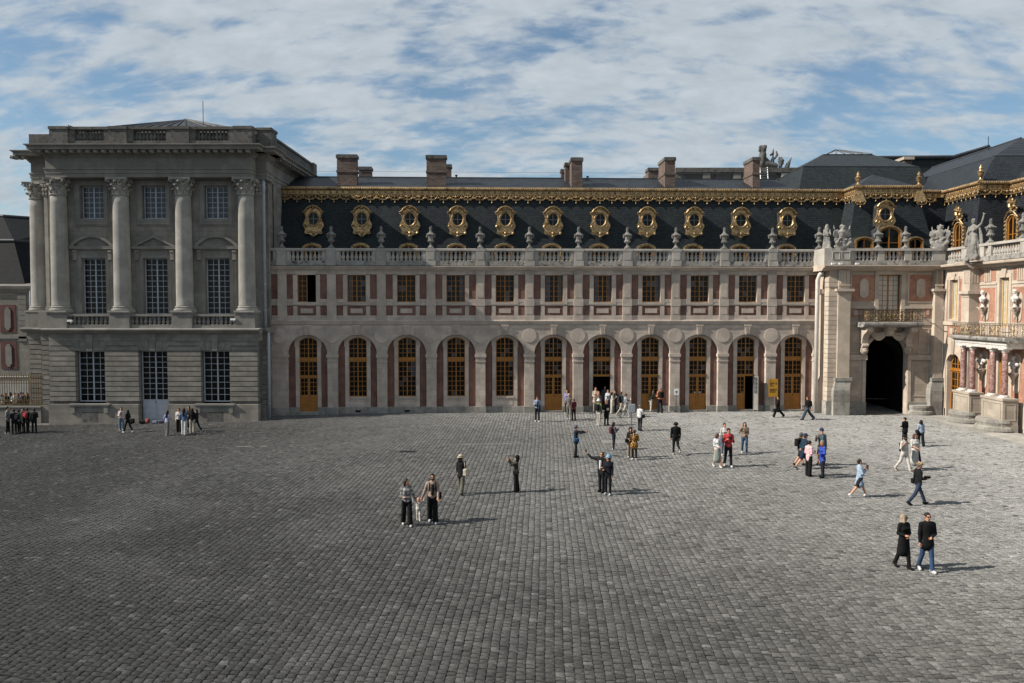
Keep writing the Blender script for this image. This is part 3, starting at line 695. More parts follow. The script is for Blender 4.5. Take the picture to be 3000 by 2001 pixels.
def frieze_piece(parent, length, end=0):
    """gilded cornice in its own frame: x along, -y outwards, z=0 at its foot line (16.56); returns parts"""
    n = max(2, int(length/.045)); V = []; F = []; m_ = 10; Rr = .145
    for i in range(n+1):
        x = length*i/n
        for j in range(m_):
            a = 2*math.pi*j/m_; r = Rr*(1+.20*math.sin(x*2*math.pi/.17+2*a)+.07*math.sin(x*41+3*a))
            V.append((x, r*math.cos(a)*1.05, .46+r*math.sin(a)))
    for i in range(n):
        for j in range(m_): F.append((i*m_+j, i*m_+(j+1)%m_, (i+1)*m_+(j+1)%m_, (i+1)*m_+j))
    F += [tuple(range(m_)), tuple(range((n+1)*m_-1, n*m_-1, -1))]
    rope = MB().add(V, F); rp = rope.build('rope_moulding', M['goldworn'], parent, True)
    bd = MB(); bd.mould([(.3,-.02),(-.055,-.02),(-.075,.0),(-.075,.035),(-.02,.06),(.0,.30),(-.04,.34),(-.04,.37),(.3,.37)], 0, length); bp = bd.build('gilded_band', M['goldd'], parent)
    return rp, bp
def swag_mesh():
    mb = MB(); w = .36
    ring_ = [(w*math.cos(a), -.03, -.17+.145*math.sin(a)) for a in np.linspace(math.pi*.93, math.pi*2.07, 13)]
    mb.tube(ring_, .034, 6)
    ring2 = [(w*.72*math.cos(a), -.035, -.15+.10*math.sin(a)) for a in np.linspace(math.pi*1.02, math.pi*1.98, 9)]; mb.tube(ring2, .017, 5)
    for s_ in (-1,1):
        sp = [(s_*(w*.62+.10*(1-q/9)*math.cos(q*.85)), -.03, -.09+.085*(1-q/9)*math.sin(q*.85)) for q in range(9)]; mb.tube(sp, .022, 5)
        mb.tube([(s_*w*.99,-.02,-.12),(s_*w*1.12,-.02,-.06),(s_*w*1.28,-.02,-.02)], [.03,.026,.02], 5)
        mb.tube([(s_*w*.55,-.02,-.30),(s_*w*.72,-.03,-.35),(s_*w*.80,-.02,-.31)], .018, 5)
        mb.tube([(0,-.02,-.20),(s_*.09,-.04,-.12),(s_*.16,-.03,-.05)], [.03,.028,.012], 5)
    mb.tube([(0,-.02,-.24),(0,-.05,-.12),(0,-.04,-.02)], [.035,.04,.015], 6)
    mb.prism([(-.33,-.10),(.33,-.10),(.30,-.02),(-.30,-.02)], -.005, .012)
    mb.lathe([(.012,.06),(.03,.035),(.022,.02),(.055,-.10),(.06,-.13),(.0,-.13)][::-1], 7, (0,-.03,-.37))
    return mb.mesh('swag_pendant', M['gold'], True)
swagm = swag_mesh()
tass = MB(); tass.lathe([(.0,-.17),(.045,-.17),(.04,-.10),(.016,.0),(.03,.03),(.012,.06)], 7, (0,-.03,-.10)); tass.ball((0,-.02,-.03),(.05,.03,.035),6,4); tassm = tass.mesh('tassel', M['gold'], True)
ros = MB()
for q in range(6): a = q*math.pi/3; ros.ball((.062*math.cos(a),-.03,.062*math.sin(a)), (.04,.022,.04), 6, 4)
ros.ball((0,-.045,0),(.035,.03,.035),6,4); rosm = ros.mesh('rosette', M['gold'], True)
def gilded_frieze(parent, length, loc, rz=0.0, swag0=.46, step=.937):
    objs = frieze_piece(parent, length)
    ca, sa = math.cos(rz), math.sin(rz)
    def T(x, y, z): return (loc[0]+x*ca-y*sa, loc[1]+x*sa+y*ca, loc[2]+z)
    for o in objs: o.location = loc; o.rotation_euler = (0,0,rz)
    x = swag0
    while x < length-.2:
        put('swag_pendant', swagm, parent, T(x,-.02,0.0), rz, (1.05,1.0,1.25))
        if x+step/2 < length-.1: put('tassel', tassm, parent, T(x+step/2,-.02,0), rz, (1.25,1.0,1.2))
        x += step
    x = swag0-.234
    while x < length-.1: put('rosette', rosm, parent, T(x,.0,.18), rz); x += step/2
LF = 49.3-UL
gilded_frieze(wing, LF, (UL, 2.86, 16.58), 0.0, .42, .937)

# ---------------------------------------------------------------- gilded round dormers and the arched windows under them
def dormer_meshes():
    hw = .60
    half = [(.0,-1.30),(.10,-1.27),(.13,-1.18),(.30,-1.08),(.46,-1.08),(.55,-1.02),(.56,-.93),(.52,-.88),(.52,-.72),(.60,-.62),(.66,-.45),(.62,-.28),(.52,-.10),(.50,.10),(.54,.32),(.60,.40),(.64,.46),(.64,.56),(.50,.60),(.36,.80),(.18,.92),(.0,.96)]
    outer = [(x,z) for x,z in half] + [(-x,z) for x,z in reversed(half[1:-1])]
    n = len(outer); inner = []
    for x, z in outer:
        a = math.atan2(z/.6, x/.45) if (x or z) else 0
        inner.append((.335*math.cos(a), .46*math.sin(a)))
    # ensure monotone angle
    mb = MB(); mb.ring(outer, inner, -.06, .10)
    mb.tube([(.385*math.cos(a),-.085,.515*math.sin(a)) for a in np.linspace(0,2*math.pi,28,endpoint=False)], .055, 6, True)
    mb.tube([(.33*math.cos(a),-.05,.455*math.sin(a)) for a in np.linspace(0,2*math.pi,28,endpoint=False)], .03, 5, True)
    hood = [(-.66,-.10,.50),(-.52,-.13,.56),(-.40,-.15,.76),(-.20,-.17,.90),(0,-.18,.95),(.20,-.17,.90),(.40,-.15,.76),(.52,-.13,.56),(.66,-.10,.50)]
    mb.tube(hood, .055, 6); mb.tube([(x*.93,y+.02,z-.09) for x,y,z in hood], .03, 5)
    for s_ in (-1,1):
        mb.tube([(s_*(.47+.13*(1-q/13)*math.cos(q*.75)), -.09, -.52+.13*(1-q/13)*math.sin(q*.75)) for q in range(13)], [.04-.002*q for q in range(13)], 5)
        for q in range(7): mb.ball((s_*(.50-.015*q), -.08, .40-q*.085), (.055,.05,.05), 6, 4)
        for q in range(6): a = .25+q*.2; mb.ball((s_*.53*math.sin(a*1.0+.25), -.09, .20+.55*math.cos(a)), .045, 6, 4)
        mb.tube([(s_*.12,-.07,-.95),(s_*.26,-.09,-.98),(s_*.42,-.08,-1.0),(s_*.47,-.09,-.93)], [.05,.045,.04,.03], 5)
    mb.box(-.53,.53,-.10,.0,-.90,-.83); mb.ball((0,-.12,.84),(.12,.08,.13),7,5); mb.ball((0,-.10,-1.0),(.10,.07,.12),7,5); mb.ball((0,-.09,-1.2),(.09,.07,.08),7,5)
    frame = mb.mesh('gilded_frame', M['gold'])
    g = MB(); g.prism([(.34*math.cos(a),.465*math.sin(a)) for a in np.linspace(0,2*math.pi,24,endpoint=False)], .02, .05); glass = g.mesh('pane', M['pane'])
    br = MB(); br.box(-.012,.012,-.01,.03,-.45,.45); br.box(-.32,.32,-.01,.03,.0,.024); bars = br.mesh('glazing_bar', M['metal'])
    cheek = MB(); pts = [(-.50,-.80),(.50,-.80),(.50,.45),(.40,.70),(.2,.86),(0,.90),(-.2,.86),(-.40,.70),(-.50,.45)]
    cheek.prism(pts, .08, 1.1); ck = cheek.mesh('dormer_cheek', M['lead'])
    return frame, glass, bars, ck
dfm, dgm, dbm, dcm = dormer_meshes()
def round_dormer(parent, loc, rz=0.0):
    o = put('round_dormer', dfm, parent, loc, rz, (1.2,1.15,1.05))
    put('pane', dgm, o); put('glazing_bar', dbm, o); put('dormer_cheek', dcm, o); return o
def eyebrow(parent, loc, rz=0.0, hw=.62, zt=.0, h=1.0, mats=('gold','ochre'), beads=False, rise=.24, deep=1.2):
    """arched dormer window: top of arch at loc, height h"""
    rr = (hw*hw+rise*rise)/(2*rise); a = math.asin(hw/rr); n = 10
    A = lambda k: [((rr*k)*math.sin(-a+2*a*i/n), -rr+(rr*k)*math.cos(-a+2*a*i/n)) for i in range(n+1)]
    out = [(-hw,-h)] + [(x,z) for x,z in A(1.0)] + [(hw,-h)]
    iw = hw-.12; inn = [(-iw,-h)] + [(x*iw/hw, z-.12) for x,z in A(1.0)] + [(iw,-h)]
    iw2 = hw-.20; inn2 = [(-iw2,-h)] + [(x*iw2/hw, z-.20) for x,z in A(1.0)] + [(iw2,-h)]
    mb = MB(); k = len(out); mb.prism(inn+list(reversed(out)), -.08, .1)
    if beads:
        pts = [(x*(hw-.06)/hw, z-.06) for x,z in A(1.0)]
        L = []
        for i in range(len(pts)-1):
            for q in range(2): L.append((pts[i][0]+(pts[i+1][0]-pts[i][0])*q/2, pts[i][1]+(pts[i+1][1]-pts[i][1])*q/2))
        zz_ = pts[0][1]
        while zz_ > -h: L += [(-hw+.06,zz_),(hw-.06,zz_)]; zz_ -= .10
        for x,z in L: mb.ball((x,-.10,z),(.042,.04,.042),5,4)
    else: mb.tube([(x,-.09,z) for x,z in out], .028, 5)
    o = put('arched_dormer', mb.mesh('arched_dormer', M[mats[0]]), parent, loc, rz)
    fb = MB(); fb.prism(inn2+list(reversed(inn)), .0, .1); fb.box(-.045,.045,.02,.09,-h,-.22); fb.box(-iw2,iw2,.03,.08,-h*.5-.02,-h*.5+.02) if h > 1.3 or beads else None
    fb.build('window_frame', M[mats[1]], o)
    g = MB(); g.prism(inn2[::-1] if False else inn2, .07, .085); g.build('pane', M['pane'], o)
    ck = MB(); ck.prism([(-hw-.04,-h)]+[(hw+.04,-h)]+[(x*1.06,z+.05) for x,z in reversed(A(1.0))], .10, deep); ck.build('dormer_cheek', M['lead'], o)
    return o
for i in range(11):
    round_dormer(wing, (i*BAY+(.10 if i else .1), my(14.9)-.55, 14.62))
    eyebrow(wing, (i*BAY+.0, my(12.7)-.30, 12.78), 0, .70, 0, 1.75)

# ---------------------------------------------------------------- chimneys
def chimney(parent, x, y, z0, z1, w, d, bandz=None, cap=.28):
    mb = MB().box(x-w/2,x+w/2,y-d/2,y+d/2,z0,z1-cap); o = mb.build('chimney', M['chim'], parent)
    c = MB().box(x-w/2-.07,x+w/2+.07,y-d/2-.07,y+d/2+.07,z1-cap,z1-.05); c.box(x-w/2-.03,x+w/2+.03,y-d/2-.03,y+d/2+.03,z1-.05,z1); c.build('chimney_cap', M['old_dark'], o)
    if bandz: MB().box(x-w/2-.05,x+w/2+.05,y-d/2-.05,y+d/2+.05,bandz,bandz+.16).build('chimney_band', M['chim'], o)
    MB().box(x-w/2-.04,x+w/2+.04,y-d/2-.04,y+d/2+.04,z0,z0+.16).build('flashing', M['lead'], o)
    return o
def ux(px, Yl):   # local u of a photo column at local depth Yl on the wing
    c, s_ = math.cos(TH), math.sin(TH); d = ray(px, 600); tx, ty = d[0], d[1]
    # solve (-15.524 + u c - Y s, 58.822 + u s + Y c) parallel to (tx,ty)
    # (-15.524+u c - Y s)*ty = (58.822+u s+Y c)*tx
    return ((58.822+Yl*c)*tx-(-15.524-Yl*s_)*ty)/(c*ty-s_*tx)
def zat(px, py, u, Yl):
    p = wing_pt(u, Yl, 0); d = ray(px, py); return CAMH+d[2]*(p[1]/d[1])
for (pa, pb, pt, pbse, Yl, d, bnd) in [(988,1046,452,545,4.7,.7,505),(1052,1088,488,535,9.0,.8,None),(1250,1307,454,546,4.7,.7,506),(1308,1322,481,535,9.0,.8,None),
        (1674,1706,461,553,4.6,1.3,None),(1656,1672,476,545,6.4,.8,None),(1644,1656,495,540,9.0,.6,None),(1947,1977,460,555,5.4,2.3,512),(1899,1931,491,545,11.0,1.2,None),(2204,2225,460,555,5.4,2.2,512)]:
    ua, ub = ux(pa, Yl-d/2), ux(pb, Yl-d/2); u = (ua+ub)/2
    chimney(wing, u, Yl, 16.9, zat((pa+pb)/2, pt, u, Yl-d/2), ub-ua, d, zat(pa, bnd, u, Yl-d/2) if bnd else None)
for px, py in ((1337,515),(1721,519)):
    u = ux(px, 7.4); mb = MB(); mb.tube([(u,7.4,18.6),(u,7.4,zat(px,py,u,7.4))], .07, 6); mb.box(u-.1,u+.1,7.3,7.5,zat(px,py,u,7.4),zat(px,py,u,7.4)+.08); mb.build('vent_pipe', M['iron'], wing)
# ================================================================== corner pavilion with the giant columns (left)
PY0 = 55.9
PXL = float(onY(140, 1100, PY0)[0])
pav = thing('corner_pavilion', (PXL, PY0, 0), 0, 'tall grey stone pavilion with giant Corinthian columns, rusticated base and roof balustrade', 'pavilion')
def lx(px, yl, py=900): return float(onY(px, py, PY0+yl)[0])-PXL
def lz(py, yl, px=450): return float(onY(px, py, PY0+yl)[2])
OS, OA, OD = M['old'], M['old_ashlar'], M['old_dark']
def glz(parent, name, fm, x0, x1, z0, z1, y, rows, pm=None, cols=2, leaves=2, fr=.07, bar=.032, rise=0, pmf=None):
    return glazing(parent, name, fm, x0, x1, z0, z1, y, rows, cols, leaves, rise, True, pm, None, fr, bar, pmf)
def pav_ground():
    xa, xb = 0.0, lx(752, 0)
    zp = 1.03
    opens = [(lx(216,.15), lx(303,.15), 1.05, 4.83), (lx(402,.15), lx(487,.15), -.4, 4.85), (lx(585,.15), lx(670,.15), 1.05, 4.85)]
    # plinth
    e = [xa] + [v for o in (opens[1],) for v in o[:2]] + [xb]
    for k in range(0, 4, 2): MB().box(e[k], e[k+1], 0, .6, -.9, zp).build('plinth', M['old_ashlar'], pav)
    zs = [5.52-.358*k for k in range(13)]   # course tops
    cuts = [xa+.03] + [v for o in opens for v in o[:2]] + [xb-.06]
    hw = .36
    for k, zt in enumerate(zs):
        zb = zt-.358
        if zb < zp-.05: break
        for s_ in range(4):
            a, b_ = cuts[2*s_], cuts[2*s_+1]
            if k == 0: a, b_ = a-(.0 if s_ == 0 else .62), b_+(.0 if s_ == 3 else .62); a += .02; 
            if k == 0: a = cuts[2*s_]+(.0 if s_ == 0 else .02); b_ = cuts[2*s_+1]-(.0 if s_ == 3 else .02)
            MB().hull8([(a,.15,zb+.032),(b_,.15,zb+.032),(b_,.5,zb+.032),(a,.5,zb+.032)], [(a,.15,zt-.032),(b_,.15,zt-.032),(b_,.5,zt-.032),(a,.5,zt-.032)]).build('stone_course', OA, pav)
    # wall behind the grooves, pieces between the openings
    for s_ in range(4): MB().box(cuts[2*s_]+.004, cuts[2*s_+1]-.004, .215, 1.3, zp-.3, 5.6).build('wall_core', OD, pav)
    for (a, b_, z0, z1) in opens:
        c = (a+b_)/2; hw_ = (b_-a)/2
        n = 5
        for q in range(n):      # flat arch of wedge stones
            x0, x1 = a+(b_-a)*q/n, a+(b_-a)*(q+1)/n; t0 = (x0-c)*.22; t1 = (x1-c)*.22; top = 5.50 if q != 2 else 5.98
            MB().prism([(x0+.012,z1),(x1-.012,z1),(x1+t1-.012,top),(x0+t0+.012,top)], .13 if q != 2 else .09, 1.2).build('voussoir', OA, pav)
        MB().box(a,b_,.9,1.3,z0,z1).build('reveal_back', M['room'], pav)
    MB().box(xa+.02,xb-.04,.20,1.3,5.52,6.06).build('frieze_band', OA, pav)
    # windows and glazed door
    w1, w2, w3 = opens
    for w in (w1, w3): glz(pav, 'window', M['paint'], w[0]+.04, w[1]-.02, w[2]+.12, w[3]-.03, .68, 8)
    dr = glz(pav, 'glazed_door', M['paint'], w2[0]+.04, w2[1]-.02, 1.25, w2[3]-.03, .68, 9)
    for s_ in (0,1):
        m_ = (w2[0]+w2[1])/2; a, b_ = (w2[0]+.05, m_-.01) if s_ == 0 else (m_+.01, w2[1]-.03)
        mb = MB().box(a,b_,.62,.67,-.45,1.25); mb.box(a+.1,b_-.1,.60,.62,-.25,1.05); mb.build('door_panel', M['paint'], pav)
    kn = MB(); kn.ball(((w2[0]+w2[1])/2-.06,.58,1.15),.04,6,4); kn.build('door_handle', M['iron'], pav)
    for w in (w1, w3):
        a, b_ = w[0]-.42, w[1]+.40
        mb = MB(); mb.box(a,b_,-.16,.3,.98,1.07); mb.box(a+.05,b_-.05,-.12,.3,.88,.98); mb.box(a+.45,b_-.45,-.02,.3,.5,.88); mb.build('window_bench', OS, pav)
        for xx in (a+.28, b_-.28): MB().prism([(xx-.13,.42),(xx+.13,.42),(xx+.16,.88),(xx-.16,.88)], -.10, .1).build('bracket', OS, pav)
        MB().box((a+b_)/2-.55,(a+b_)/2+.6,-.002,.02,-.25,.52).build('blocked_opening', OD, pav)
    # string cornice
    MB().mould([(.6,6.04),(.10,6.04),(.05,6.10),(-.10,6.14),(-.16,6.22),(-.28,6.26),(-.30,6.34),(-.27,6.38),(.6,6.44)], xa-.25, xb+.2).build('string_cornice', OS, pav)
pav_ground()

def capital_mesh(r, h, aw, mat, flat=False, name='capital'):
    mb = MB()
    mb.lathe([(r*1.10,0),(r*1.14,.03*h),(r*1.10,.06*h),(r*.92,.07*h),(r*.88,.4*h),(r*.92,.68*h),(r*1.25,.86*h)], 20)
    for tier, (z0, z1, k, off, out) in enumerate([(.07,.38,8,0,.30),(.22,.62,8,.5,.38),(.45,.82,8,0,.42)]):
        for q in range(k):
            a = 2*math.pi*(q+off)/k; ca, sa = math.cos(a), math.sin(a); V = []; w = r*.36
            prof = [(.98,z0,.9),(1.03,z0+(z1-z0)*.5,1.0),(1.16,z0+(z1-z0)*.85,.9),(1.12+out,z1,.7),(1.16+out,z1-.09,.4)]
            for (rr, zz_, ww) in prof:
                for s_ in (-1,0,1):
                    rad = r*rr*(1.0 if s_ else 1.05)
                    V.append((rad*ca-s_*w*ww*sa, rad*sa+s_*w*ww*ca, zz_*h))
            F = []
            for j in range(len(prof)-1):
                for s_ in range(2): F.append((j*3+s_, j*3+s_+1, (j+1)*3+s_+1, (j+1)*3+s_))
            mb.add(V, F); mb.add([(x*.985,y*.985,z-.012) for x,y,z in V], [tuple(reversed(f)) for f in F])
    for q in range(4):
        a = math.pi/4+q*math.pi/2; ca, sa = math.cos(a), math.sin(a); R0 = aw*.60
        mb.tube([((R0+.17*(1-i/11)*math.cos(i*.75))*ca, (R0+.17*(1-i/11)*math.cos(i*.75))*sa, .78*h+.15*(1-i/11)*math.sin(i*.75)) for i in range(11)], [.055-.003*i for i in range(11)], 5)
        b_ = q*math.pi/2; mb.ball((aw*.47*math.cos(b_), aw*.47*math.sin(b_), .90*h), (.10,.10,.10), 6, 4)
        for s_ in (-.28,.28): mb.tube([(r*1.15*math.cos(b_+s_),r*1.15*math.sin(b_+s_),.55*h),(r*1.35*math.cos(b_+s_*.7),r*1.35*math.sin(b_+s_*.7),.78*h),(r*1.22*math.cos(b_+s_*.45),r*1.22*math.sin(b_+s_*.45),.84*h)], [.05,.045,.03], 5)
    k = aw/2; c = k*.80
    ab = [(-k,-k),(-k*.8,-k*1.0),(0,-c),(k*.8,-k),(k,-k),(k,-k*.8),(c,0),(k,k*.8),(k,k),(k*.8,k),(0,c),(-k*.8,k),(-k,k),(-k,k*.8),(-c,0),(-k,-k*.8)]
    n = len(ab)
    mb.add([(x,y,.87*h) for x,y in ab]+[(x*1.04,y*1.04,h) for x,y in ab], [tuple(range(n-1,-1,-1)), tuple(range(n,2*n))]+[(i,(i+1)%n,(i+1)%n+n,i+n) for i in range(n)])
    return mb.mesh(name, mat)
capm_big = capital_mesh(.53, 1.22, 1.42, M['col'])
def shaft_mb(rb, rt, z0, z1, n=28):
    prof = []
    for i in range(13):
        f = i/12; prof.append((rb+(rt-rb)*(f**1.5), z0+(z1-z0)*f))
    return prof
def column_meshes():
    base = MB(); base.box(-.74,.74,-.74,.74,0,.13); base.lathe([(.74,.13),(.76,.18),(.74,.25),(.64,.27),(.62,.31),(.66,.34),(.68,.38),(.65,.42),(.59,.44)], 28)
    bm_ = base.mesh('column_base', M['col'])
    for p in bm_.polygons: p.use_smooth = False
    mb = MB(); z = .44; H_ = 8.27; prof = [(.605,z),(.59,z+.06)]
    for i in range(1, 15):
        a = i/14; prof.append((.585-.065*(a**1.6), z+.06+(H_-z-.06)*a))
    mb.lathe(prof, 32); sm = mb.mesh('column_shaft', M['col'], True)
    return bm_, sm
cbm, csm = column_meshes()
def giant_column(x, y):
    o = put('column', csm, pav, (x,y,7.54)); put('column_base', cbm, o); put('capital', capm_big, o, (0,0,8.27)); return o
def pav_upper():
    cols = [179, 360.5, 542.4, 725]
    X = [lx(c, .9) for c in cols]
    yw = 1.25
    for x in X: giant_column(x, .9)
    giant_column(lx(118.5, 3.0), 3.0)                       # free column of the side bay
    # pilaster strips beside the avant-corps
    for (a, b_, y) in ((137,147,1.9),(742,771,1.75)):
        mb = MB().box(lx(a,y),lx(b_,y),y,y+.6,7.95,15.85); mb.box(lx(a,y)-.06,lx(b_,y)+.06,y-.06,y+.6,7.5,7.95); mb.build('pilaster', M['col'], pav)
        c = MB(); x0, x1 = lx(a,y), lx(b_,y); c.box(x0,x1,y,y+.6,15.85,16.8); c.box(x0-.12,x1+.15,y-.14,y+.6,16.85,17.03)
        for zz_ in (16.05,16.35,16.65):
            xx = x0
            while xx < x1+.02: c.ball((xx,y-.03-(zz_-16)*.08,zz_),(.11,.09,.16),6,4); xx += .2
        c.build('pilaster_capital', M['col'], pav)
    # pedestals and balusters of the main floor
    ped = MB(); ped.box(-.71,.71,-.62,.7,6.40,7.40); ped.box(-.74,.74,-.65,.7,7.40,7.54); ped.box(-.74,.74,-.65,.7,6.40,6.52); pm_ = ped.mesh('column_pedestal', OS)
    for x in X: put('column_pedestal', pm_, pav, (x,.9,0))
    x0 = lx(118.5,3.0); MB().box(x0-.75,lx(140,.7)-.3,2.3,3.6,6.4,7.54).build('column_pedestal', OS, pav); MB().box(lx(118,1.5),lx(141,1.5)+.3,1.2,2.6,6.4,7.54).build('column_pedestal', OS, pav)
    MB().box(X[3]+.72,lx(772,1.6),1.55,2.5,6.4,7.54).build('column_pedestal', OS, pav)
    bm2 = baluster_mesh(.60, .125, OS)
    for p in bm2.polygons: p.use_smooth = True
    for k in range(3):
        a, b_ = X[k]+.71, X[k+1]-.71
        MB().box(a,b_,.42,.82,6.40,6.66).build('balustrade_plinth', OS, pav); MB().box(a,b_,.38,.86,7.26,7.42).build('balustrade_rail', OS, pav)
        n = 10
        for q in range(n): put('baluster', bm2, pav, (a+.10+(b_-a-.2)*q/(n-1), .62, 6.66))
    # wall of the avant-corps round its windows
    cx_ = [(X[k]+X[k+1])/2 for k in range(3)]
    x0, x1 = lx(150,yw), lx(744,yw)
    uw, uh = .86, (13.95, 16.42); mw, mz = .90, (6.7, 11.42)
    e = [x0]
    for c in cx_: e += [c-.90, c+.90]
    e.append(x1)
    for k in range(0, 8, 2): MB().box(e[k],e[k+1],yw,yw+.9,6.4,17.04).build('wall', OA, pav)
    for k, c in enumerate(cx_):
        MB().box(c-.90,c+.90,yw,yw+.9,mz[1],14.0).build('wall', OA, pav); MB().box(c-.90,c+.90,yw,yw+.9,16.55,17.04).build('wall', OA, pav)
        MB().box(c-.90,c+.90,yw+.88,yw+.93,6.4,17).build('reveal_back', M['room'], pav)
        # upper window
        mb = MB(); o = [(c-1.14,13.80),(c+1.14,13.80),(c+1.14,16.86),(c-1.14,16.86)]; i_ = [(c-.86,14.02),(c+.86,14.02),(c+.86,16.58),(c-.86,16.58)]
        mb.ring(o, i_, yw-.10, yw+.1); o2 = [(c-1.28,13.70),(c+1.28,13.70),(c+1.28,16.98),(c-1.28,16.98)]; mb.ring(o2, o, yw-.045, yw+.1); mb.box(c-.86,c+.86,yw-.12,yw+.3,14.02,14.22); mb.build('window_surround', OS, pav)
        glz(pav, 'window', M['paint'], c-.84, c+.84, 14.24, 16.56, yw+.36, 6, M['pane_c'])
        # tall window
        mb = MB()
        for s_ in (-1,1):
            a = c+s_*1.02; mb.box(a-.13,a+.13,yw-.08,yw+.1,7.0,11.50); a = c+s_*1.26; mb.box(a-.11,a+.11,yw-.04,yw+.1,7.0,11.30)
        mb.box(c-1.15,c+1.15,yw-.09,yw+.1,11.42,11.62); mb.box(c-1.12,c+1.12,yw-.05,yw+.1,11.62,11.98); mb.box(c-1.5,c+1.5,yw-.14,yw+.1,11.98,12.06); mb.box(c-1.6,c+1.6,yw-.26,yw+.1,12.06,12.20); mb.build('window_surround', OS, pav)
        for s_ in (-1,1):
            a = c+s_*1.26; b2 = MB(); b2.prism([(a-.12,11.25),(a+.12,11.25),(a+.15,11.98),(a-.15,11.98)], yw-.20, yw); b2.tube([(a-.13,yw-.2,11.86),(a+.13,yw-.2,11.86)], .07, 8); b2.tube([(a-.11,yw-.19,11.32),(a+.11,yw-.19,11.32)], .05, 8); b2.build('bracket', OS, pav)
        pd = MB()
        if k == 1:
            out = [(c-1.66,12.20),(c+1.66,12.20),(c,13.05)]; inn = [(c-1.25,12.26),(c+1.25,12.26),(c,12.86)]
            pd.ring(out, inn, yw-.27, yw+.1); pd.prism(inn, yw-.06, yw+.1)
        else:
            hw_, rise = 1.66, .80; rr = (hw_*hw_+rise*rise)/(2*rise); a = math.asin(hw_/rr)
            arc = [(c+rr*math.sin(a-2*a*i/16), 13.02-rr+rr*math.cos(a-2*a*i/16)) for i in range(17)]
            out = [(c-1.66,12.20),(c+1.66,12.20)]+arc[1:-1]; inn = [(c+(x-c)*.80, 12.26+(z-12.20)*.76) for x,z in out]
            pd.ring(out, inn, yw-.27, yw+.1); pd.prism(inn, yw-.06, yw+.1)
        pd.build('pediment', OS, pav)
        glz(pav, 'tall_window', M['paint'], c-.88, c+.88, 6.6, 11.42, yw+.36, 12)
    # main body behind
    bx0, bx1 = lx(98,2.6), -18.1-PXL
    MB().box(bx0+.6,bx1,3.4,16.5,6.4,17.04).build('body_wall', OA, pav)
    MB().box(x1-.2,bx1,2.4,3.6,6.4,17.04).build('body_wall', OA, pav); MB().box(x0-.9,x0+.2,2.2,3.6,6.4,17.04).build('body_wall', OA, pav)
    MB().box(bx0+.2,bx1,2.6,16.5,-.9,6.4).build('body_wall', OA, pav)
    # rusticated side strips
    for (a, b_, y) in ((80,117,2.3),(117,139.5,1.2),(752,776,1.3)):
        for k in range(13):
            zt = 5.52-.358*k
            MB().box(lx(a,y)+.01,lx(b_,y)-.01,y,y+1.4,zt-.326,zt-.032).build('stone_course', OA, pav)
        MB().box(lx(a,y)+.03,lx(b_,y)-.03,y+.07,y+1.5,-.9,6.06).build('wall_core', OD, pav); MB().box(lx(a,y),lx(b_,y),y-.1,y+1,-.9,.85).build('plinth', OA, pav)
        MB().box(lx(a,y),lx(b_,y)+.05,y-.02,y+1,5.52,6.05).build('frieze_band', OS, pav)
        MB().mould([(y+1.3,6.04),(y-.05,6.04),(y-.10,6.10),(y-.25,6.14),(y-.31,6.22),(y-.43,6.26),(y-.45,6.34),(y-.42,6.38),(y+1.3,6.44)], lx(a,y)-.35, lx(b_,y)+.25).build('string_cornice', OS, pav)
    # entablatures: avant-corps and body
    lv = [(17.04,17.30,.0),(17.30,17.58,.04),(17.58,17.69,.10),(17.69,18.42,.0),(18.42,18.52,.08),(18.52,18.62,.16),(18.62,18.84,.20),(18.84,19.05,.80),(19.05,19.12,.86),(19.12,19.19,.95)]
    def entab(a, b_, y0, y1, name):
        mb = MB()
        for z0, z1, p in lv: mb.box(a-p,b_+p,y0-p,y1+min(p,.02),z0,z1+.0005)
        return mb.build(name, OS, pav)
    xa, xb = X[0]-.56, X[3]+.56
    entab(xa, xb, .36, 3.2, 'entablature'); entab(lx(100,2.5), bx1, 2.55, 16.6, 'entablature'); entab(xa-.45, xb+.75, 1.45, 3.0, 'entablature')
    mod = MB(); mod.box(-.12,.12,-.52,.1,-.10,.10); mod.tube([(-.12,-.48,-.04),(.12,-.48,-.04)], .08, 6); mm = mod.mesh('modillion', OS)
    n = 27
    for i in range(n): put('modillion', mm, pav, (xa+.0+(xb-xa)*i/(n-1), .18, 18.73))
    for i in range(22):
        o = put('modillion', mm, pav, (bx1+.18, 3.2+i*.62, 18.73), R(90))
    for px in (60,75,92): put('modillion', mm, pav, (lx(px,2.4),2.37,18.73))
    # attic balustrade
    pedz = (19.19, 20.46)
    att = [(145,199),(320,371),(503,554),(686,739)]
    wl_ = M['old_dark']
    xs = [(lx(a,.75,400), lx(b_,.75,400)) for a, b_ in att]
    for a, b_ in xs:
        mb = MB().box(a,b_,.70,1.55,19.19,20.46); mb.box(a-.05,b_+.05,.64,1.6,20.46,20.66); mb.box(a-.04,b_+.04,.66,1.58,19.19,19.62); mb.build('attic_pedestal', wl_, pav)
    bm3 = baluster_mesh(.80, .14, wl_)
    for k in range(3):
        a, b_ = xs[k][1], xs[k+1][0]
        MB().box(a,b_,.80,1.4,19.19,19.66).build('attic_plinth', wl_, pav); MB().box(a,b_,.74,1.5,20.46,20.64).build('attic_rail', wl_, pav)
        for s_ in (0,1): MB().box(a if s_ == 0 else b_-.42,a+.42 if s_ == 0 else b_,.80,1.4,19.66,20.46).build('attic_dado', wl_, pav)
        for q in range(9): put('baluster', bm3, pav, (a+.56+(b_-a-1.12)*q/8, 1.1, 19.66))
    a = xs[0][0]; MB().box(a-.55,a,1.7,2.6,19.19,20.60).build('attic_pedestal', wl_, pav); MB().box(lx(89,3.2,400),a-.3,3.0,4.2,19.19,20.60).build('attic_pedestal', wl_, pav)
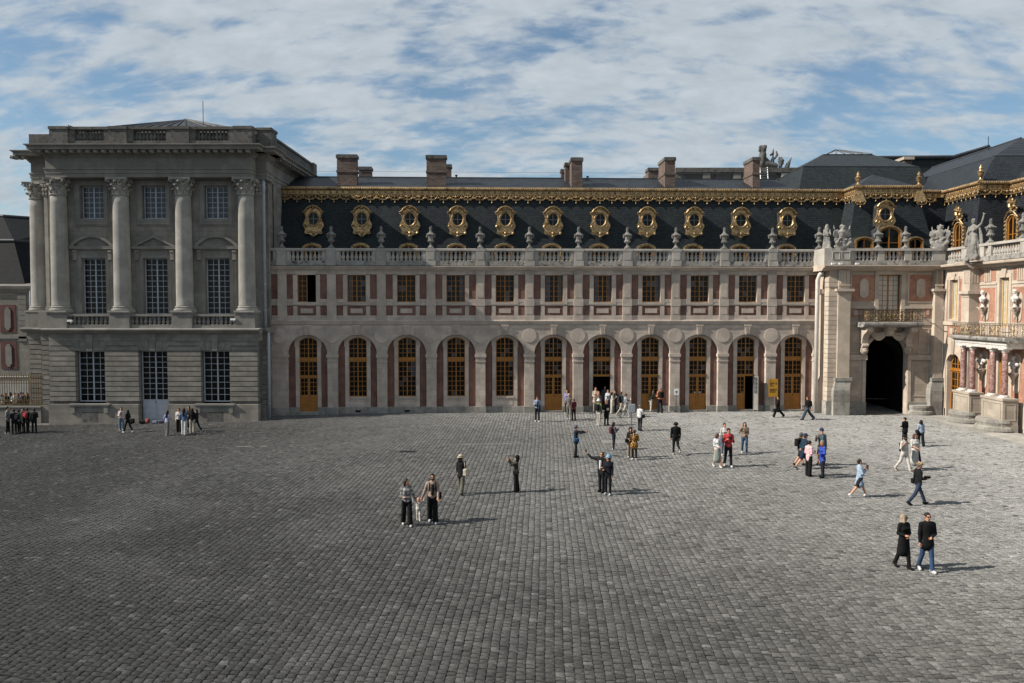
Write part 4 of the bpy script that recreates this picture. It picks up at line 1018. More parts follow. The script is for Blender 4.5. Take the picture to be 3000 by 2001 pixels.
    b_ = xs[3][1]; MB().box(b_,b_+1.05,1.6,3.0,19.19,20.56).build('attic_pedestal', wl_, pav); MB().box(b_,b_+1.12,1.54,3.06,20.56,20.74).build('attic_pedestal', wl_, pav)
    MB().box(bx1-.75,bx1-.15,3.0,15.4,19.19,20.50).build('attic_parapet', wl_, pav); MB().box(bx1-.85,bx1-.05,3.0,15.4,20.50,20.66).build('attic_parapet', wl_, pav)
    MB().box(bx1-.9,bx1+.05,15.4,16.5,19.19,20.72).build('attic_pedestal', wl_, pav)
    # zinc hip roof with standing seams
    p0, p1 = (lx(150,4.1,390),4.1), (lx(745,4.1,390),15.2); zb = 20.92; ap = (lx(545,8.3,351)+0, 8.3, lz(351,8.3)); ap2 = (ap[0]-.4, 8.6, ap[2]-.03)
    rf = MB().add([(p0[0],p0[1],zb),(p1[0],p0[1],zb),(p1[0],p1[1],zb),(p0[0],p1[1],zb),ap,ap2], [(0,1,4,5),(1,2,4),(2,3,5,4),(3,0,5)]); ro = rf.build('hip_roof', M['lead'], pav)
    for q in range(13):
        f = q/12; a = Vector((p0[0]+(p1[0]-p0[0])*f, p0[1], zb)); b2 = Vector(ap2)+(Vector(ap)-Vector(ap2))*f
        MB().tube([a+Vector((0,-.02,.06)), b2+Vector((0,-.02,.06))], .055, 4).build('standing_seam', M['lead'], ro)
    x = lx(595, 6.0, 330); MB().tube([(x,6.0,20.4),(x,6.0,lz(297,6.0))], .025, 5).build('lightning_rod', M['iron'], pav)
    # downpipes
    for (px, y, zt, zb_) in ((777,1.6,17.2,6.42),(785.5,1.3,6.05,-.3)):
        x = lx(px, y); mb = MB().tube([(x,y,zb_),(x,y,zt-.9),(x,y,zt-.85),(x,y,zt)], [.11,.11,.15,.06] if zt > 10 else [.11,.11,.11,.11], 10)
        z = zb_+1.2
        while z < zt-1.2: mb.lathe([(.125,0),(.125,.06)], 10, (x,y,z)); z += 1.9
        mb.build('downpipe', M['paint'], pav, True)
pav_upper()
for (px, py, w, s_) in ((205,939,.3,'left'),(683,935,.3,'right')):
    x, z = lx(px,.3), lz(py,.3); mb = MB().box(x-.18,x+.18,.18,.34,z-.08,z+.06); mb.box(x-.03,x+.03,.3,.5,z-.2,z)
    o = mb.build('security_camera', M['white'], None, False, (PXL,PY0,0)); tag(o, f'small white security camera at the {s_} end of the pavilion balcony balustrade', 'camera')
# a pigeon on the attic rail
p = onY(205, 372, PY0+.95); mb = MB(); mb.ball((0,0,.07),(.13,.06,.065),8,5); mb.ball((-.11,0,.15),(.045,.04,.045),6,4); mb.tube([(.1,0,.07),(.2,0,.04)],[.04,.015],5); mb.tube([(-.15,0,.15),(-.185,0,.145)],[.012,.004],4)
tag(mb.build('pigeon', plain('bird_grey',(0.05,0.05,0.055),0.7), None, True, (p[0],p[1],20.635)), 'small dark bird perched on the rail of the pavilion roof', 'bird')

# ================================================================== building and railing at the far left
FY = 76.0
fb = thing('far_wing', (float(onY(40,900,FY)[0]), FY, 0), 0, 'distant brick and stone wing with steep slate roof at the far left edge', 'building')
def far_wing():
    ox = float(onY(40,900,FY)[0]); fx = lambda px: float(onY(px,900,FY)[0])-ox; fz = lambda py: float(onY(40,py,FY)[2])
    x0, x1 = fx(-160), fx(96)
    MB().box(x0,x1,0,9,-.5,fz(845)).build('wall', M['old_ashlar'], fb)
    MB().mould([(.3,fz(858)),(-.05,fz(858)),(-.3,fz(846)),(-.35,fz(838)),(.5,fz(830)),(1.2,fz(830)),(1.2,fz(858))], x0, x1+.3).build('cornice', OS, fb)
    MB().box(x0,x1,-.12,.1,fz(992),fz(984)).build('string_course', OS, fb)
    redp = brickmat('dark_red_panel', (0.085,0.028,0.026), (0.11,0.036,0.032), (0.10,0.05,0.045), .22, .07, .006)
    for a in (-140,0):
        for (pt, pb) in ((893,974),(1001,1081)):
            MB().box(fx(a),fx(a+46),-.05,.1,fz(pb),fz(pt)).build('brick_panel', redp, fb)
            c = (fx(a)+fx(a+46))/2; w = fx(31)-fx(13); z0, z1 = fz(pb-7), fz(pt+7); hw = w/2
            pl = [(c-hw,z0+.25),(c-hw*.6,z0+.2),(c-hw*.5,z0),(c+hw*.5,z0),(c+hw*.6,z0+.2),(c+hw,z0+.25),(c+hw,z1-.25),(c+hw*.6,z1-.2),(c+hw*.5,z1),(c-hw*.5,z1),(c-hw*.6,z1-.2),(c-hw,z1-.25)]
            MB().prism(pl, -.11, .05).build('stone_tablet', OS, fb)
    for k in range(9):
        z = fz(860)-.5*k-.1; MB().box(fx(54),fx(78),-.12,.1,z-.46,z).build('quoin', OS, fb)
    MB().tube([(fx(93),-.15,0),(fx(93),-.15,fz(850))], .1, 8).build('downpipe', M['paint'], fb)
    zb, zm, zt = fz(832), fz(705), fz(632)
    fd = lambda px, y: float(onY(px,800,FY+y)[0])-ox
    zm, zt = float(onY(40,705,FY+2.2)[2]), float(onY(40,634,FY+6)[2]); e0, e1, e2 = fd(72,.3), fd(43,2.2), fd(13,6)
    MB().add([(x0,.3,zb),(e0,.3,zb),(e1,2.2,zm),(x0,2.2,zm),(e2,6,zt),(x0,6,zt),(e0+6,12,zb),(e1+6,12,zm),(e2+6,12,zt)], [(0,1,2,3),(3,2,4,5),(1,6,7,2),(2,7,8,4)]).build('mansard_roof', M['slate3'], fb)
    MB().tube([(x0,2.15,zm),(e1,2.15,zm),(e1+6,12,zm)], .16, 6).build('roof_roll', M['lead'], fb)
    MB().tube([(x0,6,zt),(e2,6,zt),(e2+6,12,zt)], .2, 6).build('ridge', M['lead'], fb)
    for (a, b_) in ((-14,43),(52,98)):
        MB().box(fx(a),fx(b_),6.2,7.4,zt-.5,zt+.32).build('chimney_stub', OD, fb)
far_wing()
def pale_wall():
    Y = 70.0; a, b_ = float(onY(-140,1150,Y)[0]), float(onY(86,1150,Y)[0])
    r_ = thing('garden_wall', ((a+b_)/2, Y, 0), 0, 'pale low wall seen through the gilded railing at the far left', 'wall'); w = (b_-a)/2
    m = stone('pale_render', (0.42,0.41,0.39), None, .2)
    MB().box(-w,w,0,.4,-.5,1.62).build('wall_face', m, r_); MB().box(-w,w,-.08,.48,1.62,1.75).build('coping', m, r_)
pale_wall()
def railing():
    Y = 56.9; x0, x1 = float(onY(-30,1150,Y)[0]), float(onY(119,1150,Y)[0]); g = float(ground_z(-33))
    rt = thing('gilded_railing', (x0, Y, g), 0, 'gilded iron railing with spearheads on a low stone wall at the left edge', 'railing'); L = x1-x0
    z0 = float(onY(60,1190,Y)[2])-g; z1 = float(onY(60,1098,Y)[2])-g
    MB().box(-.5,L,-.05,.45,-.3,z0-.10).build('base_wall', M['old_ashlar'], rt); MB().box(-.5,L+.02,-.12,.52,z0-.10,z0).build('wall_coping', OS, rt)
    bar = MB(); bar.tube([(0,.2,z0+.05),(0,.2,z1-.12)], .022, 6); bar.lathe([(.012,0),(.05,.06),(.03,.14),(.0,.24)], 6, (0,.2,z1-.16)); bm_ = bar.mesh('railing_bar', M['goldiron'])
    n = int(L/.175)
    for i in range(n): put('railing_bar', bm_, rt, (.08+i*.175,0,0))
    for z in (z0+.12, z0+.42, z1-.22, z1-.62): MB().box(-.4,L,.17,.23,z-.025,z+.025).build('cross_rail', M['goldiron'], rt)
    sc = MB()
    sc.tube([(.16*math.cos(a)*(1-a/14), .2, z1-.42+.16*math.sin(a)*(1-a/14)) for a in np.linspace(0,9,16)], .018, 5); sm = sc.mesh('scroll', M['goldd'])
    sc2 = MB(); sc2.tube([(.12*math.cos(a)*(1-a/14), .2, z0+.27+.12*math.sin(a)*(1-a/14)) for a in np.linspace(0,9,14)], .016, 5); sm2 = sc2.mesh('scroll', M['goldiron'])
    for i in range(int(L/.35)):
        put('scroll', sm, rt, (.18+i*.35,0,0)); put('scroll', sm2, rt, (.18+i*.35,0,0))
    gp = MB(); X = .16
    gp.box(-.06,.06,.1,.3,0,z1+.1); gp.tube([(.22*math.cos(a)*(1-a/12), .2, z1+.32+.3*math.sin(a)*(1-a/12)) for a in np.linspace(0,9,16)], .03, 5); gp.build('gate_crest', M['gold'], rt)
railing()
# ================================================================== gateway pavilion (right)
GY = 58.4
GX0 = float(onY(2429, 900, GY)[0])
gate = thing('gateway_pavilion', (GX0, GY, 0), 0, 'stone and rose brick gateway pavilion with a dark arched passage and iron balcony', 'pavilion')
GS, GA, BK2 = M['gatep'], M['gate'], M['brick2']
def gx(px, yl=0., py=900): return float(onY(px, py, GY+yl)[0])-GX0
def gz(py, yl=0.): return float(onY(2600, py, GY+yl)[2])
def panel_frame(parent, x0, x1, z0, z1, y, mat, w=.05, name='panel_frame', d=.03):
    return MB().ring([(x0,z0),(x1,z0),(x1,z1),(x0,z1)], [(x0+w,z0+w),(x1-w,z0+w),(x1-w,z1-w),(x0+w,z1-w)], y-d, y+.01).build(name, mat, parent)
def scroll_pts(cx_, cz, r, a0, turns, y, sgn=1, n=14):
    return [(cx_+sgn*r*(1-i/(n*1.15))*math.cos(a0+turns*2*math.pi*i/n), y, cz+r*(1-i/(n*1.15))*math.sin(a0+turns*2*math.pi*i/n)) for i in range(n)]
def rail_panel_mesh(w, h, mat, name, seed=0, dense=True):
    """one balcony panel of scrollwork, x from 0 to w, z from 0 to h"""
    mb = MB()
    for s_ in (-1,1):
        c = w/2
        mb.tube(scroll_pts(c+s_*w*.22, h*.68, h*.24, .6, 1.3, 0, s_), .017, 5); mb.tube(scroll_pts(c+s_*w*.22, h*.28, h*.22, -1.2, -1.3, 0, s_), .017, 5)
        mb.tube([(c+s_*w*.46,0,h*.06),(c+s_*w*.38,0,h*.5),(c+s_*w*.46,0,h*.94)], .014, 4); mb.ball((c+s_*w*.36,0,h*.5),(.05,.03,.06),6,4)
    mb.ball((w/2,-.01,h*.50),(w*.11,.035,h*.19),8,5); mb.ball((w/2,-.01,h*.82),(w*.08,.03,h*.09),7,4); mb.ball((w/2,-.01,h*.16),(w*.09,.03,h*.08),7,4)
    return mb.mesh(name, mat)
def arch_wall(x0, x1, z0, z1, cx_, r, zs, y0, y1, zb=None, n=20):
    zb = z0 if zb is None else zb
    return MB().prism([(x0,z0),(cx_-r,zb)] + arcpts(cx_, zs, r, math.pi, 0, n) + [(cx_+r,zb),(x1,z0),(x1,z1),(x0,z1)], y0, y1)
def gate_body():
    x1 = gx(2763)
    ax, ar, azs = gx(2606.8), 1.52, 4.36
    wx0, wx1 = gx(2577), gx(2645)
    # walls: around the arch, then above it round the window
    arch_wall(.75, x1-.05, -.3, 6.60, ax, ar, azs, .30, .95, -.3).build('gate_wall', GA, gate)
    MB().box(.75,wx0,.30,.95,6.60,10.6).build('gate_wall', GA, gate); MB().box(wx1,x1-.05,.30,.95,6.60,10.6).build('gate_wall', GA, gate); MB().box(wx0,wx1,.30,.95,10.28,10.6).build('gate_wall', GA, gate)
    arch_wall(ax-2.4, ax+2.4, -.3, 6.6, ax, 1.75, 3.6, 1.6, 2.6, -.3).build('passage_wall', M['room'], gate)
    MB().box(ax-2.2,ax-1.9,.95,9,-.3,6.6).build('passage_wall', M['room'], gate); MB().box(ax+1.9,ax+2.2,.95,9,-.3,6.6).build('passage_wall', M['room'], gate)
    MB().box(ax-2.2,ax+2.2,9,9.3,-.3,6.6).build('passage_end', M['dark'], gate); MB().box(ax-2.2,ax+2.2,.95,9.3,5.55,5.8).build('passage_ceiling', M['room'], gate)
    # archivolt, imposts
    mb = MB(); o = arcpts(ax, azs, ar+.26, math.pi, 0, 20); i_ = arcpts(ax, azs, ar+.02, math.pi, 0, 20); mb.prism(i_+list(reversed(o)), .23, .4); mb.build('archivolt', GS, gate)
    for s_ in (-1,1): MB().box(ax+s_*(ar+.02) if s_ > 0 else ax-ar-.26, ax+ar+.26 if s_ > 0 else ax-ar-.02, .235, .4, .85, azs).build('arch_jamb', GS, gate)
    MB().box(gx(2486),gx(2548),.18,.6,4.02,4.40).build('impost', GS, gate); MB().box(gx(2667.5),gx(2737),.18,.6,4.02,4.40).build('impost', GS, gate)
    MB().box(.75,ax-ar-.01,.14,.6,-.3,.92).build('plinth', M['plinth'], gate); MB().box(ax+ar+.01,x1,.14,.6,-.3,.92).build('plinth', M['plinth'], gate)
    for (a, b_, t_, u_) in ((2488,2528,962,1036),(2488,2541,1062,1163),(2699,2730,962,1036),(2682,2730,1062,1163)):
        panel_frame(gate, gx(a), gx(b_), gz(u_), gz(t_), .30, GS, .06)
    # quoins at the corner
    for k in range(26):
        z0 = 1.0+k*.349
        if z0 > 9.9: break
        if 8.75 < z0 < 9.2: continue
        MB().box(-.02,.66,.05,.85,z0+.015,z0+.334).build('quoin', GS, gate)
    MB().box(0.03,.75,.10,.95,-.3,10.6).build('corner_pier', GA, gate); MB().box(-.10,.70,-.02,.8,-.3,.98).build('corner_plinth', M['plinth'], gate)
    # big pilasters with battered bases
    def pilaster(a, b_, ba, bb, y=-.10, yb=-.32, ztop=2.72):
        x0, x1_ = gx(a, y), gx(b_, y)
        MB().box(x0,x1_,y,.4,2.6,8.86).build('pilaster', GS, gate)
        b0, b1 = gx(ba, yb), gx(bb, yb)
        mb = MB(); mb.hull8([(b0,yb,1.85),(b1,yb,1.85),(b1,.4,1.85),(b0,.4,1.85)], [(x0-.12,y-.10,2.5),(x1_+.12,y-.10,2.5),(x1_+.12,.4,2.5),(x0-.12,.4,2.5)]); mb.box(b0-.02,b1+.02,yb-.02,.4,-.3,1.85)
        mb.box(x0-.17,x1_+.17,y-.15,.4,2.5,2.74); mb.build('pilaster_base', M['plinth'], gate)
        c = MB()
        for z0, z1, p in ((8.86,8.98,.05),(8.98,9.06,.12),(9.06,9.24,.20)): c.box(x0-p,x1_+p,y-p,.4,z0,z1)
        c.build('pilaster_capital', GS, gate)
        MB().box(x0+.05,x1_-.05,y+.04,.4,9.24,10.6).build('pilaster_head', GS, gate)
        n = 3
        for k in range(n):
            a_ = x0+.12+(x1_-x0-.24)*(k+.5)/n; MB().box(a_-.09,a_+.09,y,.1,9.6,10.5).build('triglyph', GS, gate)
        MB().box(x0+.02,x1_-.02,y-.03,.1,9.46,9.56).build('triglyph_bar', GS, gate)
    pilaster(2455.5,2491.5,2447,2494); pilaster(2739,2764.5,2732,2766)
    # pilaster on the flank
    mb = MB().box(-.02,.35,1.05,1.75,-.3,10.6); mb.box(-.35,.2,.95,1.85,-.3,2.2); mb.hull8([(-.35,.95,2.2),(.2,.95,2.2),(.2,1.85,2.2),(-.35,1.85,2.2)],[(-.15,1.0,2.75),(.2,1.0,2.75),(.2,1.8,2.75),(-.15,1.8,2.75)]); mb.box(-.22,.35,.9,1.9,8.9,9.24); mb.box(-.13,.3,1.0,1.8,2.7,8.9); mb.build('flank_pilaster', GS, gate)
    MB().box(.05,.75,.8,2.4,-.3,10.6).build('flank_wall', GA, gate); MB().box(.0,.3,1.8,2.2,2.8,10.4).build('brick_panel', BK2, gate)
    # brick panels with stone ovals
    for (a, b_, oc) in ((2495.7,2566,2529.7),(2663.5,2730,2695.5)):
        x0, x1_ = gx(a,.3), gx(b_,.3); z0, z1 = gz(882), gz(805)
        MB().box(x0,x1_,.265,.35,z0,z1).build('brick_panel', BK2, gate); c = gx(oc,.3); hw = 12.2/39.9; zc0, zc1 = gz(873)+hw, gz(816)-hw
        MB().prism(arcpts(c, zc0, hw, math.pi, 2*math.pi, 10)+arcpts(c, zc1, hw, 0, math.pi, 10), .21, .3).build('oval_tablet', GS, gate)
        panel_frame(gate, x0-.12, x1_+.12, z0-.12, z1+.12, .30, GS, .10)
    for (a, b_) in ((2495,2532),(2709,2728)):
        x0, x1_ = gx(a,.3), gx(b_,.3); MB().box(x0,x1_,.275,.35,gz(929),gz(903)).build('brick_panel', BK2, gate); MB().box(x0+.15,x1_-.15,.25,.3,gz(923),gz(909)).build('stone_tablet', GS, gate)
    MB().box(.75,wx0-.27,.22,.4,7.80,8.0).build('string_course', GS, gate); MB().box(wx1+.27,x1-.05,.22,.4,7.80,8.0).build('string_course', GS, gate); MB().box(.75,x1-.05,.24,.4,6.60,6.84).build('string_course', GS, gate)
    # window above the balcony
    mb = MB()
    for s_ in (-1,1): a = wx0-.12 if s_ < 0 else wx1+.12; mb.box(a-.14,a+.14,.22,.4,6.85,10.42)
    mb.box(wx0-.26,wx1+.26,.20,.4,10.28,10.55); mb.build('window_surround', GS, gate)
    glz(gate, 'balcony_window', M['ochre'], wx0, wx1, 6.86, 10.28, .62, 9, M['pane_l'], 2, 2, .07, .03)
    MB().box(wx0,wx1,.90,.97,6.6,10.4).build('reveal_back', M['room'], gate)
    # balcony: slab, consoles, masks, drapery, scrollwork railing
    bx0, bx1 = gx(2533,-1.05), gx(2707,-1.05)
    MB().mould([(.4,6.45),(-.75,6.45),(-.85,6.52),(-1.0,6.55),(-1.10,6.66),(-1.10,6.80),(.4,6.82)], bx0, bx1).build('balcony_slab', M['weather'], gate)
    for a in (bx0+.3, bx1-.75):
        mb = MB(); pr = [(.35,4.9),(.10,4.9),(-.02,5.2),(-.10,5.6),(-.30,5.9),(-.75,6.1),(-.85,6.44),(.35,6.44)]; n = len(pr)
        mb.add([(a,y,z) for y,z in pr]+[(a+.45,y,z) for y,z in pr], [tuple(range(n-1,-1,-1)), tuple(range(n,2*n))]+[(i,(i+1)%n,(i+1)%n+n,i+n) for i in range(n)])
        mb.tube([(a-.02,-.70,6.25),(a+.47,-.70,6.25)], .17, 10); mb.tube([(a,.0,5.1),(a+.45,.0,5.1)], .15, 10); co = mb.build('console', GS, gate)
        mk = MB(); mk.ball((a+.22,-.02,4.74),(.20,.17,.22),10,7); mk.ball((a+.22,-.20,4.70),(.07,.08,.06),6,4)
        for q in range(11): g = q/11*2*math.pi; mk.ball((a+.22+.22*math.cos(g),.05,4.74+.24*math.sin(g)),(.09,.1,.09),6,4)
        mk.build('lion_mask', GS, gate)
    mb = MB()
    for s_ in (-1,1):
        c0 = ax+s_*.75
        for k in range(3):
            mb.tube([(c0-.62+1.24*i/10, .12-.05*k, 6.22-.09*k-(.30+.10*k)*math.sin(math.pi*i/10)) for i in range(11)], [.05+.05*math.sin(math.pi*i/10) for i in range(11)], 6)
    mb.build('carved_drapery', GS, gate)
    km = MB(); km.prism([(ax-.28,5.80),(ax+.28,5.80),(ax+.36,6.44),(ax-.36,6.44)], -.15, .3); km.ball((ax,-.18,6.08),(.24,.16,.26),10,6); km.box(ax-.35,ax+.35,-.4,.2,6.25,6.45); km.build('arch_keystone', GS, gate)
    L = bx1-bx0-.1; h = .84; n = 5
    fm = MB(); y = -1.02
    fm.box(bx0+.05,bx1-.05,y-.03,y+.03,7.68,7.73); fm.box(bx0+.05,bx1-.05,y-.02,y+.02,6.86,6.90); fm.box(bx0+.05,bx1-.05,y-.02,y+.02,7.54,7.57); fm.box(bx0+.05,bx1-.05,y-.02,y+.02,6.99,7.02)
    fm.box(bx0+.03,bx0+.07,y,.3,7.68,7.73); fm.box(bx1-.07,bx1-.03,y,.3,7.68,7.73)
    for q in range(23): fm.box(bx0+.05+L*q/22-.01,bx0+.05+L*q/22+.01,y-.01,y+.01,6.84,7.7)
    for q in range(7): fm.box(bx0+.04,bx0+.06,y+.18*q-.01,y+.18*q+.01,6.84,7.7)
    ro = fm.build('balcony_railing', M['iron'], gate)
    pmg = rail_panel_mesh(.62, h, M['goldiron'], 'scroll_panel'); pmd = rail_panel_mesh(.30, h, M['goldiron'], 'scroll_panel')
    for k in range(n): put('scroll_panel', pmg, ro, (bx0+.42+k*(L-.5)/n, y-.02, 6.85))
    put('scroll_panel', rail_panel_mesh(.34, h, M['gold'], 'scroll_panel'), ro, (bx0+.02, y-.03, 6.85)); 
    for k in range(1, n): put('scroll_panel', pmd, ro, (bx0+.27+k*(L-.5)/n, y-.02, 6.85))
    # cornice and balustrade
    MB().mould([(.9,10.56),(.12,10.56),(.06,10.62),(-.12,10.66),(-.18,10.76),(-.42,10.80),(-.46,10.92),(-.42,10.95),(.9,10.99)], -.55, x1+.6).build('cornice', GS, gate)
    MB().box(-.56,.6,.905,2.2,10.57,10.965).build('cornice_return', GS, gate)
    wb = M['weather']; yb = -.12
    MB().box(.12,x1+.3,yb,yb+.42,10.99,11.30).build('balustrade_plinth', wb, gate); MB().box(.12,x1+.3,yb-.05,yb+.47,12.0,12.17).build('balustrade_rail', M['balus'], gate)
    MB().box(.105,gx(2487),yb-.055,yb+.45,10.992,12.0).build('balustrade_pedestal', M['balus'], gate); MB().box(-.47,.1,yb-.06,2.2,10.97,12.18).build('balustrade_pedestal', M['balus'], gate)
    panel_frame(gate, gx(2433), gx(2455), 11.36, 11.94, yb-.06, M['balus'], .03); panel_frame(gate, gx(2460), gx(2484), 11.36, 11.94, yb-.06, M['balus'], .03)
    bm4 = baluster_mesh(.70, .125, M['balus'])
    for p in bm4.polygons: p.use_smooth = True
    for (a, b_, n_) in ((2499,2567,6),(2588,2644,5),(2667,2725,5)):
        for q in range(n_): put('baluster', bm4, gate, (gx(a)+.12+(gx(b_)-gx(a)-.24)*q/(n_-1), yb+.2, 11.30))
    for (a, b_) in ((2488,2499),(2568,2587),(2645,2666),(2726,2764)): MB().box(gx(a),gx(b_),yb+.02,yb+.4,11.30,12.0).build('balustrade_dado', M['balus'], gate)
    MB().box(.1,x1,.3,4,10.7,11.0).build('roof_walk', M['lead'], gate)
    # downpipe in the angle
    x = gx(2394, 1.0); MB().tube([(x,1.0,-.2),(x,1.0,9.9),(x+.12,.9,10.3),(x+.25,.7,10.5)], .15, 10).build('downpipe', M['pipe'], gate, True)
    # half-round step by the arch
    sx0, sx1 = gx(2675,-.3), gx(2756,-.3); c = (sx0+sx1)/2
    mb = MB(); pts = [(.0,.0),(1.0,0),(1.03,.12),(1.0,.24),(.86,.30),(.92,.46),(.9,.58),(0,.60)]
    mb.lathe([(r*(sx1-sx0)/2+.001,z*1.3) for r,z in pts[1:]], 24, (c,.2,-.05), 0, 1.0, .75); mb.build('guard_stone', M['plinth'], gate)
gate_body()

def gate_roof():
    tx0, tx1 = 26.03-GX0, 30.7-GX0; bx0, bx1 = 24.75-GX0, 31.9-GX0
    yb, yt, zb, zt = 2.1, 3.2, 10.95, 16.62
    MB().add([(bx0,yb,zb),(bx1,yb,zb),(tx1,yt,zt),(tx0,yt,zt),(bx0,yb+6,zb),(bx1,yb+6,zb),(tx1,yt+6,zt),(tx0,yt+6,zt)], [(0,1,2,3),(0,3,7,4),(1,5,6,2),(3,2,6,7)]).build('mansard_roof', M['slate'], gate)
    ap = (gx(2557,6.2,511), 6.2, float(onY(2557,511,GY+6.2)[2]))
    MB().add([(tx0-.1,yt-.15,zt+.45),(tx1+.1,yt-.15,zt+.45),(tx1+.1,yt+6,zt+.45),(tx0-.1,yt+6,zt+.45),ap], [(0,1,4),(1,2,4),(2,3,4),(3,0,4),(0,3,2,1)]).build('pyramid_roof', M['slate2'], gate)
    gilded_frieze(gate, tx1-tx0+.3, (tx0-.15, yt-.24, zt-.04), 0, .70, .80)
    gilded_frieze(gate, 2.0, (tx0-.18, yt+1.8, zt-.04), R(-90), .35, .70)
    for x in (tx0+.02, tx1-.02):
        c = MB(); c.hull8([(x-.42,yt-.62,15.95),(x+.42,yt-.62,15.95),(x+.42,yt,15.95),(x-.42,yt,15.95)], [(x-.22,yt-.34,16.75),(x+.22,yt-.34,16.75),(x+.22,yt,16.75),(x-.22,yt,16.75)]); c.build('gilded_console', M['gold'], gate)
        put('swag_pendant', swagm, gate, (x,yt-.64,15.97))
        fi = MB(); fi.lathe([(.20,0),(.22,.06),(.10,.14),(.07,.24),(.16,.36),(.20,.52),(.24,.62),(.14,.68),(.10,.76),(.15,.82),(.10,.92),(.03,1.06),(.0,1.1)], 10, (x,yt-.15,17.16)); fi.box(x-.25,x+.25,yt-.4,yt+.1,17.02,17.18); fi.build('gilded_finial', M['gold'], gate, False)
    round_dormer(gate, (gx(2594,2.0,620), 2.05, 14.86))
    eyebrow(gate, (gx(2606,1.7,700), 1.75, gz(660,1.7)), 0, .92, 0, 2.6, ('gold','ochre'), True, .40, 1.6)
    eyebrow(gate, (gx(2533,1.6,700), 1.65, gz(693,1.6)), 0, .70, 0, 1.7, ('gold','ochre'), True, .22, 1.5)
    eyebrow(gate, (gx(2683,1.6,700), 1.65, gz(693,1.6)), 0, .62, 0, 1.7, ('gold','ochre'), True, .22, 1.5)
gate_roof()

